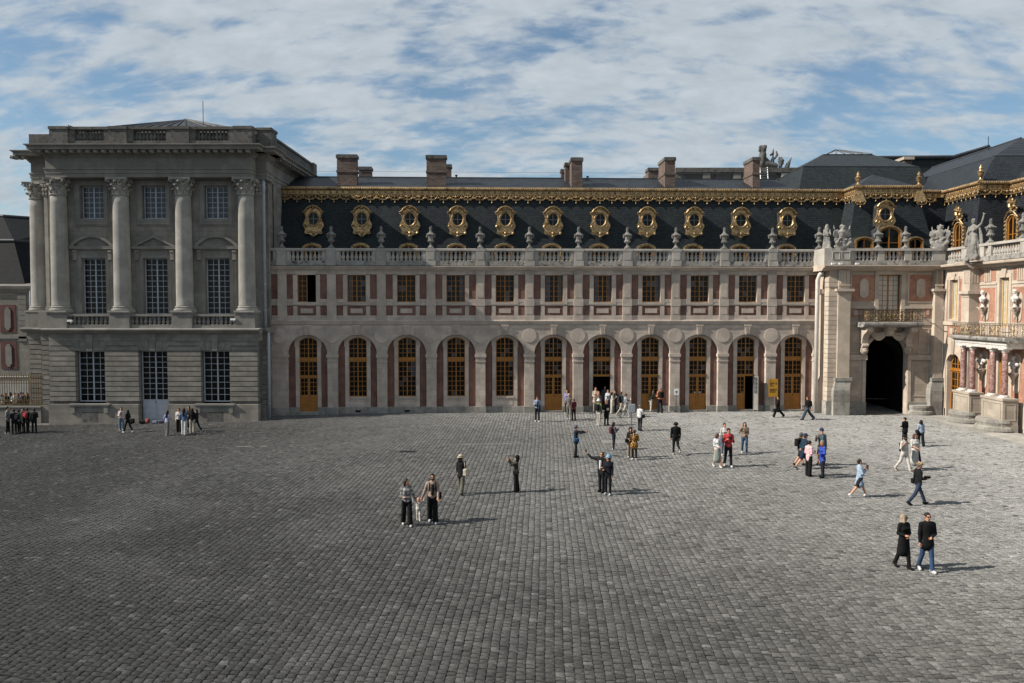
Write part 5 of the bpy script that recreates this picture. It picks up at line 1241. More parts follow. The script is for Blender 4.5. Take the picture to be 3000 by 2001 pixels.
# ================================================================== right-hand wing with the portico
WX = 31.2
rwing = thing('court_wing', (WX, GY, 0), R(-90), 'sunlit rose brick wing with marble bust niches, columned portico and gilded balcony', 'palace wing')
def wu(px, X=WX, py=900): return GY-float(onX(px, py, X)[1])
def wz(px, py, X=WX): return float(onX(px, py, X)[2])
def wing_pt2(u, y, z): return (WX+y, GY-u, z)
def court_wing():
    U1 = 3.3; U2 = 14.0; D = .70
    # first bay: arch below, window above
    ac = 1.38; ar = .98; azs = 3.6
    arch_wall(0, U1, -.3, 6.62, ac, ar, azs, 0, .55, -.3).build('bay_wall', GS, rwing)
    w0, w1 = wu(2783), wu(2806); wb, wt = 7.05, 9.85
    MB().box(0,w0,0,.55,6.62,10.6).build('bay_wall', GS, rwing); MB().box(w1,U1,0,.55,6.62,10.6).build('bay_wall', GS, rwing); MB().box(w0,w1,0,.55,wt,10.6).build('bay_wall', GS, rwing); MB().box(w0,w1,0,.55,6.62,wb).build('bay_wall', GS, rwing)
    MB().box(-.2,U1,.54,.6,-.3,10.6).build('wall_core', M['room'], rwing)
    for a, b_ in ((w0-.42,w0-.2),(w1+.2,w1+.42)): MB().box(a,b_,-.012,.1,6.9,9.9).build('brick_panel', BK2, rwing)
    mb = MB().ring([(w0-.2,wb-.15),(w1+.2,wb-.15),(w1+.2,wt+.25),(w0-.2,wt+.25)], [(w0+.004,wb+.004),(w1-.004,wb+.004),(w1-.004,wt-.004),(w0+.004,wt-.004)], -.05, .3); mb.prism([((w0+w1)/2-.15,wt+.02),((w0+w1)/2+.15,wt+.02),((w0+w1)/2+.24,wt+.42),((w0+w1)/2-.24,wt+.42)], -.10, .1); mb.build('window_surround', GS, rwing)
    glz(rwing, 'window', M['cream'], w0, w1, wb, wt, .25, 8, M['pane_l'], 2, 2, .05, .025)
    MB().box(w0-.25,w1+.35,-.015,.1,5.75,6.62).build('brick_panel', BK2, rwing); MB().box(w0+.1,w1-.0,-.035,.1,5.98,6.42).build('stone_tablet', GS, rwing)
    MB().box(0,U1,-.09,.2,6.62,6.88).build('string_course', GS, rwing)
    kk = MB().prism([(ac-.13,azs+ar-.06),(ac+.13,azs+ar-.06),(ac+.22,5.65),(ac-.22,5.65)], -.09, .2)
    for s_ in (-1,0,1):
        for q in range(8): kk.ball((ac+s_*.09,-.10,azs+ar+.02+q*.12),(.035,.03,.045),5,3)
    kk.build('keystone', GS, rwing)
    # arch interior and the tall glazed door standing across it
    MB().box(ac-ar,ac-ar+.12,.05,1.6,-.3,4.2).build('arch_reveal', GS, rwing)
    MB().box(ac-ar-.1,ac+ar+.1,1.5,1.6,-.3,5).build('reveal_back', M['room'], rwing)
    glz(rwing, 'door', M['ochre'], ac-ar+.15, ac+ar, .05, 3.35, .40, 6, M['pane'], 2, 2, .12, .04)
    glz(rwing, 'fanlight', M['ochre'], ac-ar+.15, ac+ar, 3.45, 4.55, .40, 2, M['pane'], 2, 2, .09, .04, .7)
    MB().box(ac-ar,ac+ar,.25,.5,3.33,3.47).build('transom', M['ochre'], rwing)
    MB().box(0,ac-ar,-.05,.4,-.3,.55).build('plinth', M['plinth'], rwing); MB().box(ac+ar,U1,-.05,.4,-.3,.55).build('plinth', M['plinth'], rwing)
    # end pilaster of the bay
    p0 = U1-.82
    MB().box(p0,U1+.012,-.06,.7,-.3,8.86).build('pilaster', GS, rwing)
    c = MB()
    for z0, z1, p in ((8.62,8.74,.05),(8.74,8.82,.12),(8.82,9.02,.20)): c.box(p0-p,U1+p,-.06-p,.7,z0,z1)
    c.build('pilaster_capital', GS, rwing); MB().box(p0+.04,U1+.006,-.04,.7,9.02,10.6).build('pilaster_head', GS, rwing)
    for q in range(4): MB().box(p0+.1+q*.17,p0+.2+q*.17,-.07,.1,9.55,10.5).build('triglyph', GS, rwing)
    for q in range(3): MB().box(U1-.03,U1+.02,.1+q*.18,.2+q*.18,9.55,10.5).build('triglyph', GS, rwing)
    # set-back wall with busts
    X2 = WX+D; q0, q1 = wu(2928.7,X2), wu(2957,X2)
    MB().box(U1,q0,D,D+.4,-.3,10.6).build('wall', GS, rwing); MB().box(q1,U2,D,D+.4,-.3,10.6).build('wall', GS, rwing); MB().box(q0,q1,D,D+.4,9.85,10.6).build('wall', GS, rwing); MB().box(q0,q1,D,D+.4,4.9,6.6).build('wall', GS, rwing)
    MB().box(q0,q1,D+.38,D+.42,-.3,10.6).build('wall_core', M['room'], rwing)
    glz(rwing, 'tall_window', M['cream'], q0, q1, 6.6, 9.85, D+.22, 8, M['pane_l'], 2, 2, .07, .03)
    mb = MB().ring([(q0-.22,6.3),(q1+.22,6.3),(q1+.22,10.10),(q0-.22,10.10)], [(q0+.004,6.29),(q1-.004,6.29),(q1-.004,9.846),(q0+.004,9.846)], D-.06, D+.2); m_ = (q0+q1)/2; mb.prism([(m_-.16,9.86),(m_+.16,9.86),(m_+.26,10.5),(m_-.26,10.5)], D-.12, D+.1); mb.build('window_surround', GS, rwing)
    glz(rwing, 'portico_door', M['ochre'], q0, q1, .2, 4.6, D+.20, 8, M['pane'], 2, 2, .13, .04)
    b0, b1 = wu(2871.6,X2), wu(2916,X2); c0, c1 = wu(2967,X2), wu(3012,X2)
    for (a, b_) in ((b0,b1),(c0,c1)):
        MB().box(a,b_,D-.02,D+.1,6.95,9.20).build('brick_panel', BK2, rwing); panel_frame(rwing, a-.12, b_+.12, 6.83, 9.32, D, GS, .11)
        MB().box(a,b_,D-.02,D+.1,9.66,10.45).build('brick_panel', BK2, rwing)
        for q in range(4): MB().box((a+b_)/2-.36+q*.2,(a+b_)/2-.24+q*.2,D-.06,D+.05,9.62,10.5).build('triglyph', GS, rwing)
        MB().box(a-.1,b_+.1,D-.06,D+.1,9.42,9.56).build('string_course', GS, rwing)
        MB().box(a+.1,b_-.05,D-.02,D+.1,1.9,5.6).build('brick_panel', BK2, rwing)
        m_ = (a+b_)/2-.1
        for (zb_, zt_, mt) in ((6.98,8.9,'gatep'),(2.4,5.0,'gatep')):
            o = arcpts(m_, zt_-.42, .40, 0, math.pi, 10)+arcpts(m_, zb_+.30, .30, math.pi, 2*math.pi, 10); i_ = [(m_+(x-m_)*.8, z) for x, z in o]
            MB().prism(o, D-.06, D).build('niche_backing', GS, rwing)
            br = MB(); br.lathe([(.03,0),(.07,.06),(.10,.2),(.07,.32),(.16,.52),(.26,.66),(.28,.72),(.24,.78)], 10, (m_,D-.28,zb_+.12 if zb_ > 5 else zb_+.5)); br.box(m_-.27,m_+.27,D-.55,D,zb_+.88 if zb_ > 5 else zb_+1.26,zb_+.95 if zb_ > 5 else zb_+1.33); br.build('bracket', M['gatep'], rwing)
            bust_spots.append((wing_pt2(m_, D-.30, (zb_+.95 if zb_ > 5 else zb_+1.33)), 'upper' if zb_ > 5 else 'lower'))
    # cornice
    MB().mould([(1.3,10.56),(.02,10.56),(-.04,10.62),(-.22,10.66),(-.28,10.76),(-.52,10.80),(-.56,10.92),(-.52,10.95),(1.3,10.99)], .0, U1+.2).build('cornice', GS, rwing)
    MB().mould([(1.3,10.56),(D-.08,10.56),(D-.14,10.62),(D-.32,10.66),(D-.38,10.76),(D-.62,10.80),(D-.66,10.92),(D-.62,10.95),(1.3,10.99)], U1+.2, U2).build('cornice', GS, rwing)
    dn = MB().box(-.05,.05,-.1,.1,-.06,.06).mesh('dentil', GS)
    for q in range(60): put('dentil', dn, rwing, (.1+q*.16 if q*.16 < U1 else q*.16+.1, (-.16 if q*.16 < U1 else D-.26), 10.72))
    # balustrade along the wing
    yb = .1
    MB().box(0,U2,yb,yb+.42,10.99,11.30).build('balustrade_plinth', M['weather'], rwing); MB().box(0,U2,yb-.05,yb+.47,12.0,12.17).build('balustrade_rail', M['balus'], rwing)
    bm5 = baluster_mesh(.70, .125, M['balus'])
    for p in bm5.polygons: p.use_smooth = True
    X3 = WX+yb
    for (a, b_, n_) in ((2774,2812,6),(2885,2892,2),(2906,2985,11)):
        u0, u1 = wu(a,X3,760), wu(b_,X3,760)
        for q in range(n_): put('baluster', bm5, rwing, (u0+(u1-u0)*q/(n_-1), yb+.2, 11.30))
    for (a, b_) in ((2762,2770),(2816,2882),(2894,2903),(2988,3040)): MB().box(wu(a,X3,760),wu(b_,X3,760),yb-.01,yb+.43,11.30,12.0).build('balustrade_dado', M['balus'], rwing)
    MB().box(wu(2816,X3,780),wu(2882,X3,780),-.35,yb+.3,10.99,11.05).build('statue_ledge', GS, rwing)
    MB().box(-.3,U2,.5,4.0,10.7,11.0).build('roof_walk', M['lead'], rwing)
    # portico: pedestals, marble columns, entablature, balcony
    cu_ = [3.1,4.2,6.5,7.8]
    pe = stone('portico_pedestal', (0.46,0.40,0.33), (0.9,0.45), .3)
    for (a, b_) in ((2.62,4.62),(6.02,8.35)):
        mb = MB().box(a,b_,-.62,.35,-.2,2.0); mb.box(a-.05,b_+.05,-.68,.35,2.0,2.14); mb.box(a-.05,b_+.05,-.68,.35,-.2,.5); mb.build('portico_pedestal', pe, rwing)
        panel_frame(rwing, a+.2, b_-.2, .75, 1.85, -.62, pe, .06)
        mb = MB(); mb.ring([(-.55,.75),(.2,.75),(.2,1.85),(-.55,1.85)], [(-.47,.83),(.12,.83),(.12,1.77),(-.47,1.77)], 0, .03); mb.v = [(b_-.01+y,x,z) for x,y,z in mb.v]; mb.f = [tuple(reversed(f)) for f in mb.f]; mb.build('panel_frame', pe, rwing)
        mb = MB(); pts = [(1.0,0),(1.05,.10),(1.0,.22),(.90,.28),(.97,.42),(.93,.54),(.0,.56)]; Lr = (b_-a)/2+.15
        mb.lathe([(r*Lr+.001,z*1.55) for r,z in pts], 28, ((a+b_)/2,-.42,-.05), 0, 1.0, .80); mb.build('guard_stone', M['plinth'], rwing)
    sh = MB(); 
    prof = [(.205-.028*((i/10)**1.5), .10+2.75*i/10) for i in range(11)]
    mm_, t, b = newmat('veined_red_marble'); tcn, oi, v, vs = coords(t); wv_ = nd(t, 'ShaderNodeTexNoise'); t.links.new(vs, wv_.inputs['Vector']); wv_.inputs['Scale'].default_value = 3.5; wv_.inputs['Detail'].default_value = 7; wv_.inputs['Roughness'].default_value = .7; wv_.inputs['Distortion'].default_value = 2.2
    c = mixc(t, ramp(t, wv_.outputs['Fac'], .48, .56), (0.20,0.105,0.092), (0.37,0.25,0.225)); c = mixc(t, ramp(t, wv_.outputs['Fac'], .36, .44, .6, 0.), c, (0.10,0.04,0.04)); t.links.new(c, b.inputs['Base Color']); b.inputs['Roughness'].default_value = .35
    sm = MB().lathe(prof, 20).mesh('column_shaft', mm_, True)
    bs = MB().lathe([(.30,-.0),(.30,.05),(.26,.07),(.27,.10),(.22,.13)], 20); bs.box(-.30,.30,-.30,.30,-.06,.0); bsm = bs.mesh('column_base', M['wmarble'])
    cp = MB().lathe([(.18,2.83),(.21,2.86),(.19,2.89),(.24,2.96),(.27,3.0)], 20); cp.box(-.29,.29,-.29,.29,3.0,3.08); cpm = cp.mesh('capital', M['wmarble'])
    for u in cu_:
        o = put('portico_column', sm, rwing, (u,-.22,2.2)); put('column_base', bsm, o); put('capital', cpm, o)
    MB().box(2.6,8.35,-.50,D,5.28,5.50).build('architrave', M['wmarble'], rwing); MB().box(2.55,8.40,-.54,D,5.50,5.66).build('architrave', M['wmarble'], rwing)
    MB().mould([(D,5.66),(-.56,5.66),(-.62,5.72),(-.74,5.76),(-.80,5.86),(-.80,5.95),(-.70,5.985),(D,6.0)], 2.35, 8.6).build('balcony_slab', M['weather'], rwing)
    fm = MB(); y = -.66; h = .85; z0 = 6.02
    for zz_ in (z0+.02, z0+.10, z0+h-.12, z0+h): fm.box(2.45,8.5,y-.015,y+.015,zz_-.015,zz_+.015); fm.box(8.47,8.5,y,D+3,zz_-.015,zz_+.015)
    for q in range(36): u = 2.45+6.03*q/35; fm.box(u-.010,u+.010,y-.01,y+.01,z0,z0+h)
    for q in range(24): fm.box(8.475,8.495,y+q*.18-.01,y+q*.18+.01,z0,z0+h)
    ro = fm.build('balcony_railing', M['metal'], rwing)
    pm1 = rail_panel_mesh(.66, h, M['gold'], 'scroll_panel'); pm2 = rail_panel_mesh(.40, h, M['gold'], 'scroll_panel')
    for k in range(7): put('scroll_panel', pm1 if k % 2 else pm2, ro, (2.6+k*.84, y-.03, z0))
    for k in range(4): put('scroll_panel', pm1, ro, (8.53, y+.15+k*.8, z0), R(90))
    gb = MB(); 
    for k in range(18): gb.ball((2.6+k*.34,y-.06,z0+.05),.055,6,4)
    gb.build('gilded_beads', M['gold'], ro)['kind'] = 'stuff'
bust_spots = []
court_wing()

def court_roof():
    # world coordinates relative to the wing's root: local x = -(Y-GY), local y = X-WX
    def L(X, Y, z): return (GY-Y, X-WX, z)
    z0, z1 = 10.95, 16.62
    A = [L(33.3,67,z0), L(33.3,58.6,z0), L(34.25,59.45,z1), L(34.25,67,z1)]
    MB().add([*A, L(36.1,58.6,z0), L(36.55,59.45,z1), L(35.7,46,z0), L(36.55,46,z1)], [(0,1,2,3),(1,4,5,2),(4,6,7,5)]).build('mansard_slope', M['slate2'], rwing)
    gilded_frieze(rwing, 6.1, (GY-65.3, 34.0-WX, z1-.04), 0, .3, .60)
    gilded_frieze(rwing, 2.45, (GY-59.28, 34.0-WX, z1-.04), R(90), .45, .80)
    gilded_frieze(rwing, 9.0, (GY-59.3, 36.3-WX, z1-.04), 0, .3, .60)
    fi = MB(); fi.box(-.22,.22,-.22,.22,0,.16); fi.lathe([(.20,.14),(.22,.2),(.10,.28),(.07,.40),(.17,.52),(.22,.72),(.26,.82),(.14,.9),(.10,.98),(.15,1.06),(.10,1.18),(.03,1.34),(.0,1.38)], 10); fi.build('gilded_finial', M['gold'], rwing, False, L(34.2,59.4,17.05))
    # upper slopes
    e, f, g, ap = L(34.2,59.4,17.05), L(36.45,61.5,19.42), L(36.45,75,19.42), L(41.2,66,21.68)
    MB().add([L(34.2,75,17.05), e, f, g, L(36.5,59.4,17.05), L(46,61.5,19.42), ap, L(46,66,21.68), L(41.2,80,21.68), L(46,59.4,17.05)],
             [(0,1,2,3),(1,4,9,5,2),(2,5,7,6),(3,2,6,8)]).build('upper_roof', M['slate2'], rwing)
    MB().add([L(36.5,59.4,17.05), L(36.5,45,17.05), L(38.8,45,19.0), L(38.8,60.4,19.0)], [(0,1,2,3)]).build('upper_roof', M['slate2'], rwing)
    MB().tube([f, L(46,61.5,19.42)], .05, 5).build('roof_roll', M['lead'], rwing); MB().tube([f, g], .05, 5).build('roof_roll', M['lead'], rwing); MB().tube([ap, L(41.2,80,21.68)], .10, 6).build('ridge', M['lead'], rwing)
    x, Y = float(onY(2895,430,70)[0]), 70.0; MB().tube([L(x,Y,20.5),L(x,Y,float(onY(2895,400,70)[2]))], .03, 5).build('lightning_rod', M['iron'], rwing)
    # two tall gilded dormers with crowning trophies
    for (X, Y, zt, sc) in ((33.45,60.75,14.35,1.0),(35.75,57.95,14.62,1.05)):
        c = L(X,Y,zt); o = eyebrow(rwing, c, 0, .62*sc, 0, 2.75*sc, ('gold','ochre'), True, .42*sc, 1.6)
        ex = MB(); ex.tube([(-.78,-.14,-.30),(-.58,-.16,-.12),(-.35,-.18,.12),(0,-.2,.2),(.35,-.18,.12),(.58,-.16,-.12),(.78,-.14,-.30)], .07, 6)
        for s_ in (-1,1):
            ex.tube([(s_*(.72+.16*(1-q/12)*math.cos(q*.75)), -.08, -2.25*sc+.2*(1-q/12)*math.sin(q*.75)) for q in range(12)], .05, 5); ex.box(s_*.70-.10,s_*.70+.10,-.10,.1,-2.6*sc,-.4)
            for q in range(6): ex.ball((s_*.74,-.12,-.5-q*.28),(.09,.08,.11),6,4)
        rr = random.Random(5)
        for q in range(26): ex.ball((rr.uniform(-.38,.38),rr.uniform(-.2,.0),.18+rr.random()**1.3*.85), (rr.uniform(.07,.15),.1,rr.uniform(.08,.17)),6,4)
        ex.tube([(-.25,-.1,.5),(-.38,-.1,1.0),(-.2,-.12,1.2)],[.1,.08,.04],6); ex.tube([(.2,-.1,.5),(.42,-.1,.95)],[.08,.05],6)
        ex.build('gilded_trophy', M['gold'], o)
court_roof()

# ================================================================== roofs further back
def back_roofs():
    # hip roof with glazed top behind the gateway
    def P(px, py, Y): return tuple(onY(px, py, Y))
    r1 = thing('hip_roof_block', (float(onY(2520,700,72)[0]), 72, 0), 0, 'dark slate hip roof block with a glazed lantern behind the gateway pavilion', 'building')
    ox = float(onY(2520,700,72)[0])
    def Q(px, py, Y): p = onY(px, py, Y); return (float(p[0])-ox, Y-72, float(p[2]))
    a, b_, c, d = Q(2340,562,70), Q(2735,566,70), Q(2692,488,71.5), Q(2354,487,71.5)
    lb, lm = Q(2330,552,86), Q(2352,500,84)
    aw = Q(2265,533,78); t0, t1 = Q(2412,453,80), Q(2556,453,80)
    mb = MB().add([a, b_, c, d, t1, t0, aw, (aw[0],aw[1]+14,aw[2]), (t0[0],t0[1]+10,t0[2]), (t1[0],t1[1]+10,t1[2]), (b_[0]+1,22,b_[2]), (c[0]+.5,22,c[2])], [(0,1,2,3),(3,2,4,5),(0,3,6),(6,3,5),(6,5,8,7),(1,10,11,2),(2,11,9,4)]); mb.build('slate_roof', M['slate'], r1)
    MB().box(a[0]-1,b_[0]+1,-1,16,9,a[2]+.1).build('wall', M['old'], r1)
    MB().tube([d, c], .05, 5).build('roof_roll', M['lead'], r1); MB().tube([aw, d], .06, 5).build('roof_roll', M['lead'], r1); MB().tube([aw, t0], .08, 5).build('roof_roll', M['metal'], r1)
    s0, s1 = Q(2425,447,82), Q(2550,452,82); k0, k1 = Q(2448,439,85), Q(2458,440,85)
    gl = plain('skylight_glass', (0.30,0.36,0.40), .12, 0, .1, 2.0)
    MB().add([(t0[0],t0[1]-.3,t0[2]),(t1[0],t1[1]-.3,t1[2]),k1,k0,(t0[0],k0[1]+4,t0[2]),(t1[0],k0[1]+4,t1[2])], [(0,1,2,3),(1,5,2),(0,3,4),(3,2,5,4)]).build('glazed_lantern', gl, r1)
    for f in np.linspace(.05,.95,6):
        p = Vector((t0[0]+(t1[0]-t0[0])*f, t0[1]-.32, t0[2]+.03)); q = Vector(k0)+(Vector(k1)-Vector(k0))*f; MB().tube([p, q+Vector((0,-.03,.03))], .05, 4).build('lantern_bar', M['metal'], r1)
    # long parapet block with sculpted trophy
    Y = 78.0; o2 = float(onY(2100,500,Y)[0]); r2 = thing('parapet_block', (o2, Y, 0), 0, 'long weathered stone parapet block rising behind the slate roof ridge', 'building')
    fx = lambda px: float(onY(px,500,Y)[0])-o2; fz = lambda py: float(onY(2100,py,Y)[2])
    MB().box(fx(1898),fx(2420),.2,6,10,fz(505)).build('wall', M['old_dark'], r2); MB().box(fx(1980),fx(2420),0,6.2,fz(505),fz(491)).build('coping', M['old_dark'], r2); MB().box(fx(1898),fx(2420),.05,6.1,fz(531),fz(526)).build('string_course', M['old_dark'], r2)
    for px in (2060,2150,2290,2340): MB().box(fx(px),fx(px+22),.08,.3,fz(525),fz(507)).build('panel', M['old'] if px < 2280 else M['wmarble'], r2)
    # dark roof far right, with its stub chimney
    Y = 88.0; o3 = float(onY(2750,500,Y)[0]); r3 = thing('rear_roof_block', (o3, Y, 0), 0, 'dark slate roof rising behind the gateway towards the right edge', 'building')
    fx = lambda px: float(onY(px,500,Y)[0])-o3; fz = lambda py: float(onY(2750,py,Y)[2])
    MB().prism([(fx(2530),8),(fx(3100),8),(fx(3100),fz(430)),(fx(2895),fz(430)),(fx(2790),fz(461)),(fx(2530),fz(463))], 0, 8).build('slate_wall', M['slate'], r3)
    MB().tube([(fx(2530),-.1,fz(463)),(fx(2790),-.1,fz(461)),(fx(2895),-.1,fz(430))], .22, 6).build('roof_roll', M['lead'], r3)
    x0, x1 = float(onY(2650,470,80)[0])-o3, float(onY(2672,470,80)[0])-o3; zc = float(onY(2660,468,80)[2]); MB().box(x0,x1,-8,-5.5,15,zc).build('chimney', M['chim'], r3); MB().box(x0-.15,x1+.15,-8.2,-5.3,zc,zc+.28).build('chimney_cap', GS, r3)
    # ladder leaning on the parapet
    Y = 76.0; p = onY(2240,535,Y); lad = MB(); h = float(onY(2240,488,Y)[2]-p[2]); w = .35
    for s_ in (-1,1): lad.tube([(s_*w,0,0),(s_*w,.35,h)], .04, 5)
    for q in range(6): lad.tube([(-w,.05+.05*q,.2+h*q/6.3),(w,.05+.05*q,.2+h*q/6.3)], .03, 5)
    tag(lad.build('ladder', M['metal'], None, False, (p[0],p[1],p[2])), 'pale metal ladder standing against the parapet beside the rightmost chimney', 'ladder')
back_roofs()
# ================================================================== sculpted shapes: blended solids turned into one continuous skin
def sdf_grid(prims, vox, k=0.02, cuts=()):
    P = []
    for p in prims:
        if p[1] == 'box': c, e, r = np.array(p[2], float), np.array(p[3], float), p[4]; P.append((c-e-r, c+e+r))
        else:
            a, b_, ra, rb = np.array(p[2], float), np.array(p[3], float), p[4], p[5]; P.append((np.minimum(a-ra, b_-rb), np.maximum(a+ra, b_+rb)))
    lo = np.min([q[0] for q in P], 0)-2.5*vox; hi = np.max([q[1] for q in P], 0)+2.5*vox
    n = np.ceil((hi-lo)/vox).astype(int)+1
    ax = [lo[i]+vox*np.arange(n[i]) for i in range(3)]
    D = np.full(n, 1.0); T = np.zeros(n, np.int16); B = np.full(n, 1e9); pad = 4*vox+k
    for p, (l, h) in zip(prims, P):
        i0 = np.maximum(0, np.floor((l-pad-lo)/vox).astype(int)); i1 = np.minimum(n, np.ceil((h+pad-lo)/vox).astype(int)+1)
        X = ax[0][i0[0]:i1[0], None, None]; Y = ax[1][None, i0[1]:i1[1], None]; Z = ax[2][None, None, i0[2]:i1[2]]
        if p[1] == 'box':
            c, e, r = p[2], p[3], p[4]
            qx, qy, qz = abs(X-c[0])-e[0], abs(Y-c[1])-e[1], abs(Z-c[2])-e[2]
            d = np.sqrt(np.maximum(qx,0)**2+np.maximum(qy,0)**2+np.maximum(qz,0)**2)+np.minimum(np.maximum(np.maximum(qx,qy),qz),0)-r
        else:
            a, b_, ra, rb = np.array(p[2], float), np.array(p[3], float), p[4], p[5]; fl = p[6] if len(p) > 6 else None
            x, y, z = X-a[0], Y-a[1], Z-a[2]; ab = b_-a; sc = 1.0
            if fl is not None:
                nv, f = fl; cc = x*nv[0]+y*nv[1]+z*nv[2]; g = 1/f-1; x, y, z = x+nv[0]*cc*g, y+nv[1]*cc*g, z+nv[2]*cc*g
                ab = ab+np.array(nv)*(ab@np.array(nv))*g; sc = .5*(1+f)
            L = max(ab@ab, 1e-9); t = np.clip((x*ab[0]+y*ab[1]+z*ab[2])/L, 0, 1)
            d = (np.sqrt((x-t*ab[0])**2+(y-t*ab[1])**2+(z-t*ab[2])**2)-(ra+(rb-ra)*t))*sc
        s = (slice(i0[0],i1[0]), slice(i0[1],i1[1]), slice(i0[2],i1[2]))
        o = D[s]; h_ = np.clip(.5+.5*(o-d)/k, 0, 1); D[s] = o*(1-h_)+d*h_-k*h_*(1-h_)
        m_ = d < B[s]; B[s] = np.where(m_, d, B[s]); T[s] = np.where(m_, p[0], T[s])
    X, Y, Z = np.meshgrid(*ax, indexing='ij', sparse=True)
    for c, r in cuts:
        d = r-np.sqrt((X-c[0])**2+(Y-c[1])**2+(Z-c[2])**2); D = np.maximum(D, d)
    return D, T, lo
def nets(D, T, lo, vox):
    neg = D < 0; nx, ny, nz = D.shape; cs = (nx-1, ny-1, nz-1)
    sm = np.zeros(cs+(3,)); ct = np.zeros(cs)
    off = [(i,j,k) for i in (0,1) for j in (0,1) for k in (0,1)]
    for axis in range(3):
        for o in off:
            if o[axis]: continue
            e = list(o); e[axis] = 1
            a = D[o[0]:o[0]+cs[0], o[1]:o[1]+cs[1], o[2]:o[2]+cs[2]]; b_ = D[e[0]:e[0]+cs[0], e[1]:e[1]+cs[1], e[2]:e[2]+cs[2]]
            x = (a < 0) != (b_ < 0); t = np.where(x, a/np.where(x, a-b_, 1), 0)
            ct += x
            for q in range(3): sm[..., q] += np.where(x, o[q]+(t if q == axis else 0), 0)
    act = ct > 0; idx = np.full(cs, -1, np.int64); ii = np.argwhere(act); idx[act] = np.arange(len(ii))
    V = (ii+sm[act]/ct[act][:, None])*vox+lo
    F = []; G = []
    for axis in range(3):
        u, v = (axis+1) % 3, (axis+2) % 3
        s0 = [slice(None)]*3; s1 = [slice(None)]*3; s0[axis] = slice(0,-1); s1[axis] = slice(1,None)
        ch = neg[tuple(s0)] != neg[tuple(s1)]; pts = np.argwhere(ch)
        ok = (pts[:,u] > 0) & (pts[:,v] > 0) & (pts[:,u] < D.shape[u]-1) & (pts[:,v] < D.shape[v]-1); pts = pts[ok]
        if not len(pts): continue
        def cell(du, dv):
            c = pts.copy(); c[:,u] -= du; c[:,v] -= dv; return idx[c[:,0],c[:,1],c[:,2]]
        q = np.stack([cell(1,1), cell(0,1), cell(0,0), cell(1,0)], 1)
        ins = neg[pts[:,0],pts[:,1],pts[:,2]]; q[~ins] = q[~ins][:, ::-1]
        pe = pts.copy(); pe[~ins, axis] += 1
        F.append(q); G.append(T[pe[:,0],pe[:,1],pe[:,2]])
    return V, np.concatenate(F), np.concatenate(G)
def sculpt(name, prims, mats, vox=.02, k=.02, cuts=(), extra=None, jitter=0.0, smooth=True):
    D, T, lo = sdf_grid(prims, vox, k, cuts)
    if jitter:
        r = np.random.default_rng(len(prims)); D = D+jitter*np.repeat(np.repeat(np.repeat(r.normal(size=[(s+2)//3 for s in D.shape]),3,0),3,1),3,2)[:D.shape[0],:D.shape[1],:D.shape[2]]
    V, F, G = nets(D, T, lo, vox); me = bpy.data.meshes.new(name)
    vl, fl, gl = V.tolist(), F.tolist(), G.tolist()
    if extra is not None and extra.v:
        o = len(vl); vl += [list(p) for p in extra.v]; fl += [[i+o for i in f] for f in extra.f]; gl += list(extra.m)
    me.from_pydata(vl, [], fl); me.validate()
    for m in mats: me.materials.append(m)
    if len(me.polygons) == len(gl): me.polygons.foreach_set('material_index', gl)
    me.polygons.foreach_set('use_smooth', [smooth]*len(me.polygons)); me.update(); return me

# ---------------------------------------------------------------- urns on the balustrades
def urn_mesh(h, name='stone_urn', flame=True, mat=None):
    mb = MB(); k = h/2.0
    mb.box(-.26*k,.26*k,-.26*k,.26*k,0,.10*k)
    mb.lathe([(.25*k,.10*k),(.24*k,.16*k),(.12*k,.26*k),(.09*k,.36*k),(.10*k,.44*k),(.17*k,.47*k),(.10*k,.50*k),(.22*k,.58*k),(.27*k,.68*k),(.25*k,.74*k),(.22*k,.80*k),(.24*k,1.02*k),(.27*k,1.12*k),(.36*k,1.18*k),(.38*k,1.26*k),(.30*k,1.34*k),(.20*k,1.40*k),(.14*k,1.50*k),(.10*k,1.54*k),(.13*k,1.58*k),(.12*k,1.64*k),(.05*k,1.70*k)], 14)
    for i in range(12):
        a = i*math.pi/6; mb.ball((.35*k*math.cos(a),.35*k*math.sin(a),1.24*k),(.08*k,.08*k,.07*k),5,4); mb.ball((.25*k*math.cos(a),.25*k*math.sin(a),.65*k),(.05*k,.05*k,.09*k),5,4)
    for s_ in (-1,1): mb.ball((s_*.33*k,-.02,1.08*k),(.09*k,.09*k,.11*k),6,5); mb.ball((s_*.31*k,-.02,.98*k),(.05*k,.06*k,.07*k),6,4)
    rr = random.Random(2)
    for i in range(9):
        a = i*2*math.pi/9; mb.tube([(.04*k*math.cos(a),.04*k*math.sin(a),1.62*k),(.10*k*math.cos(a),.10*k*math.sin(a),1.76*k),(.07*k*math.cos(a+.5),.07*k*math.sin(a+.5),(1.86+rr.uniform(0,.14))*k)],[.035*k,.045*k,.01*k],5)
    return mb.mesh(name, mat or M['urn'])
um = urn_mesh(1.66)
ordw = ['first','second','third','fourth','fifth','sixth','seventh','eighth','ninth','tenth','eleventh','twelfth']
for i, p in enumerate(urn_spots):
    o = put('stone_urn', um, None, p, TH)
    tag(o, (f'weathered stone urn with flame finial, {ordw[i]} from the left on the long balustrade'), 'urn', 'urns on the palace balustrades')
for px, side in ((2573,'left'),(2653,'right')):
    x = gx(px, .1, 700)+GX0; o = put('stone_urn', um, None, (x,GY+.1,12.17)); tag(o, f'weathered stone urn on the gateway balustrade, {side} of its big gilded dormer', 'urn', 'urns on the palace balustrades')
p = onY(2401, 700, 59.9); o = put('stone_urn', um, None, (p[0], 59.95, 12.26)); tag(o, 'weathered stone urn at the right end of the long balustrade beside the small statue', 'urn', 'urns on the palace balustrades')
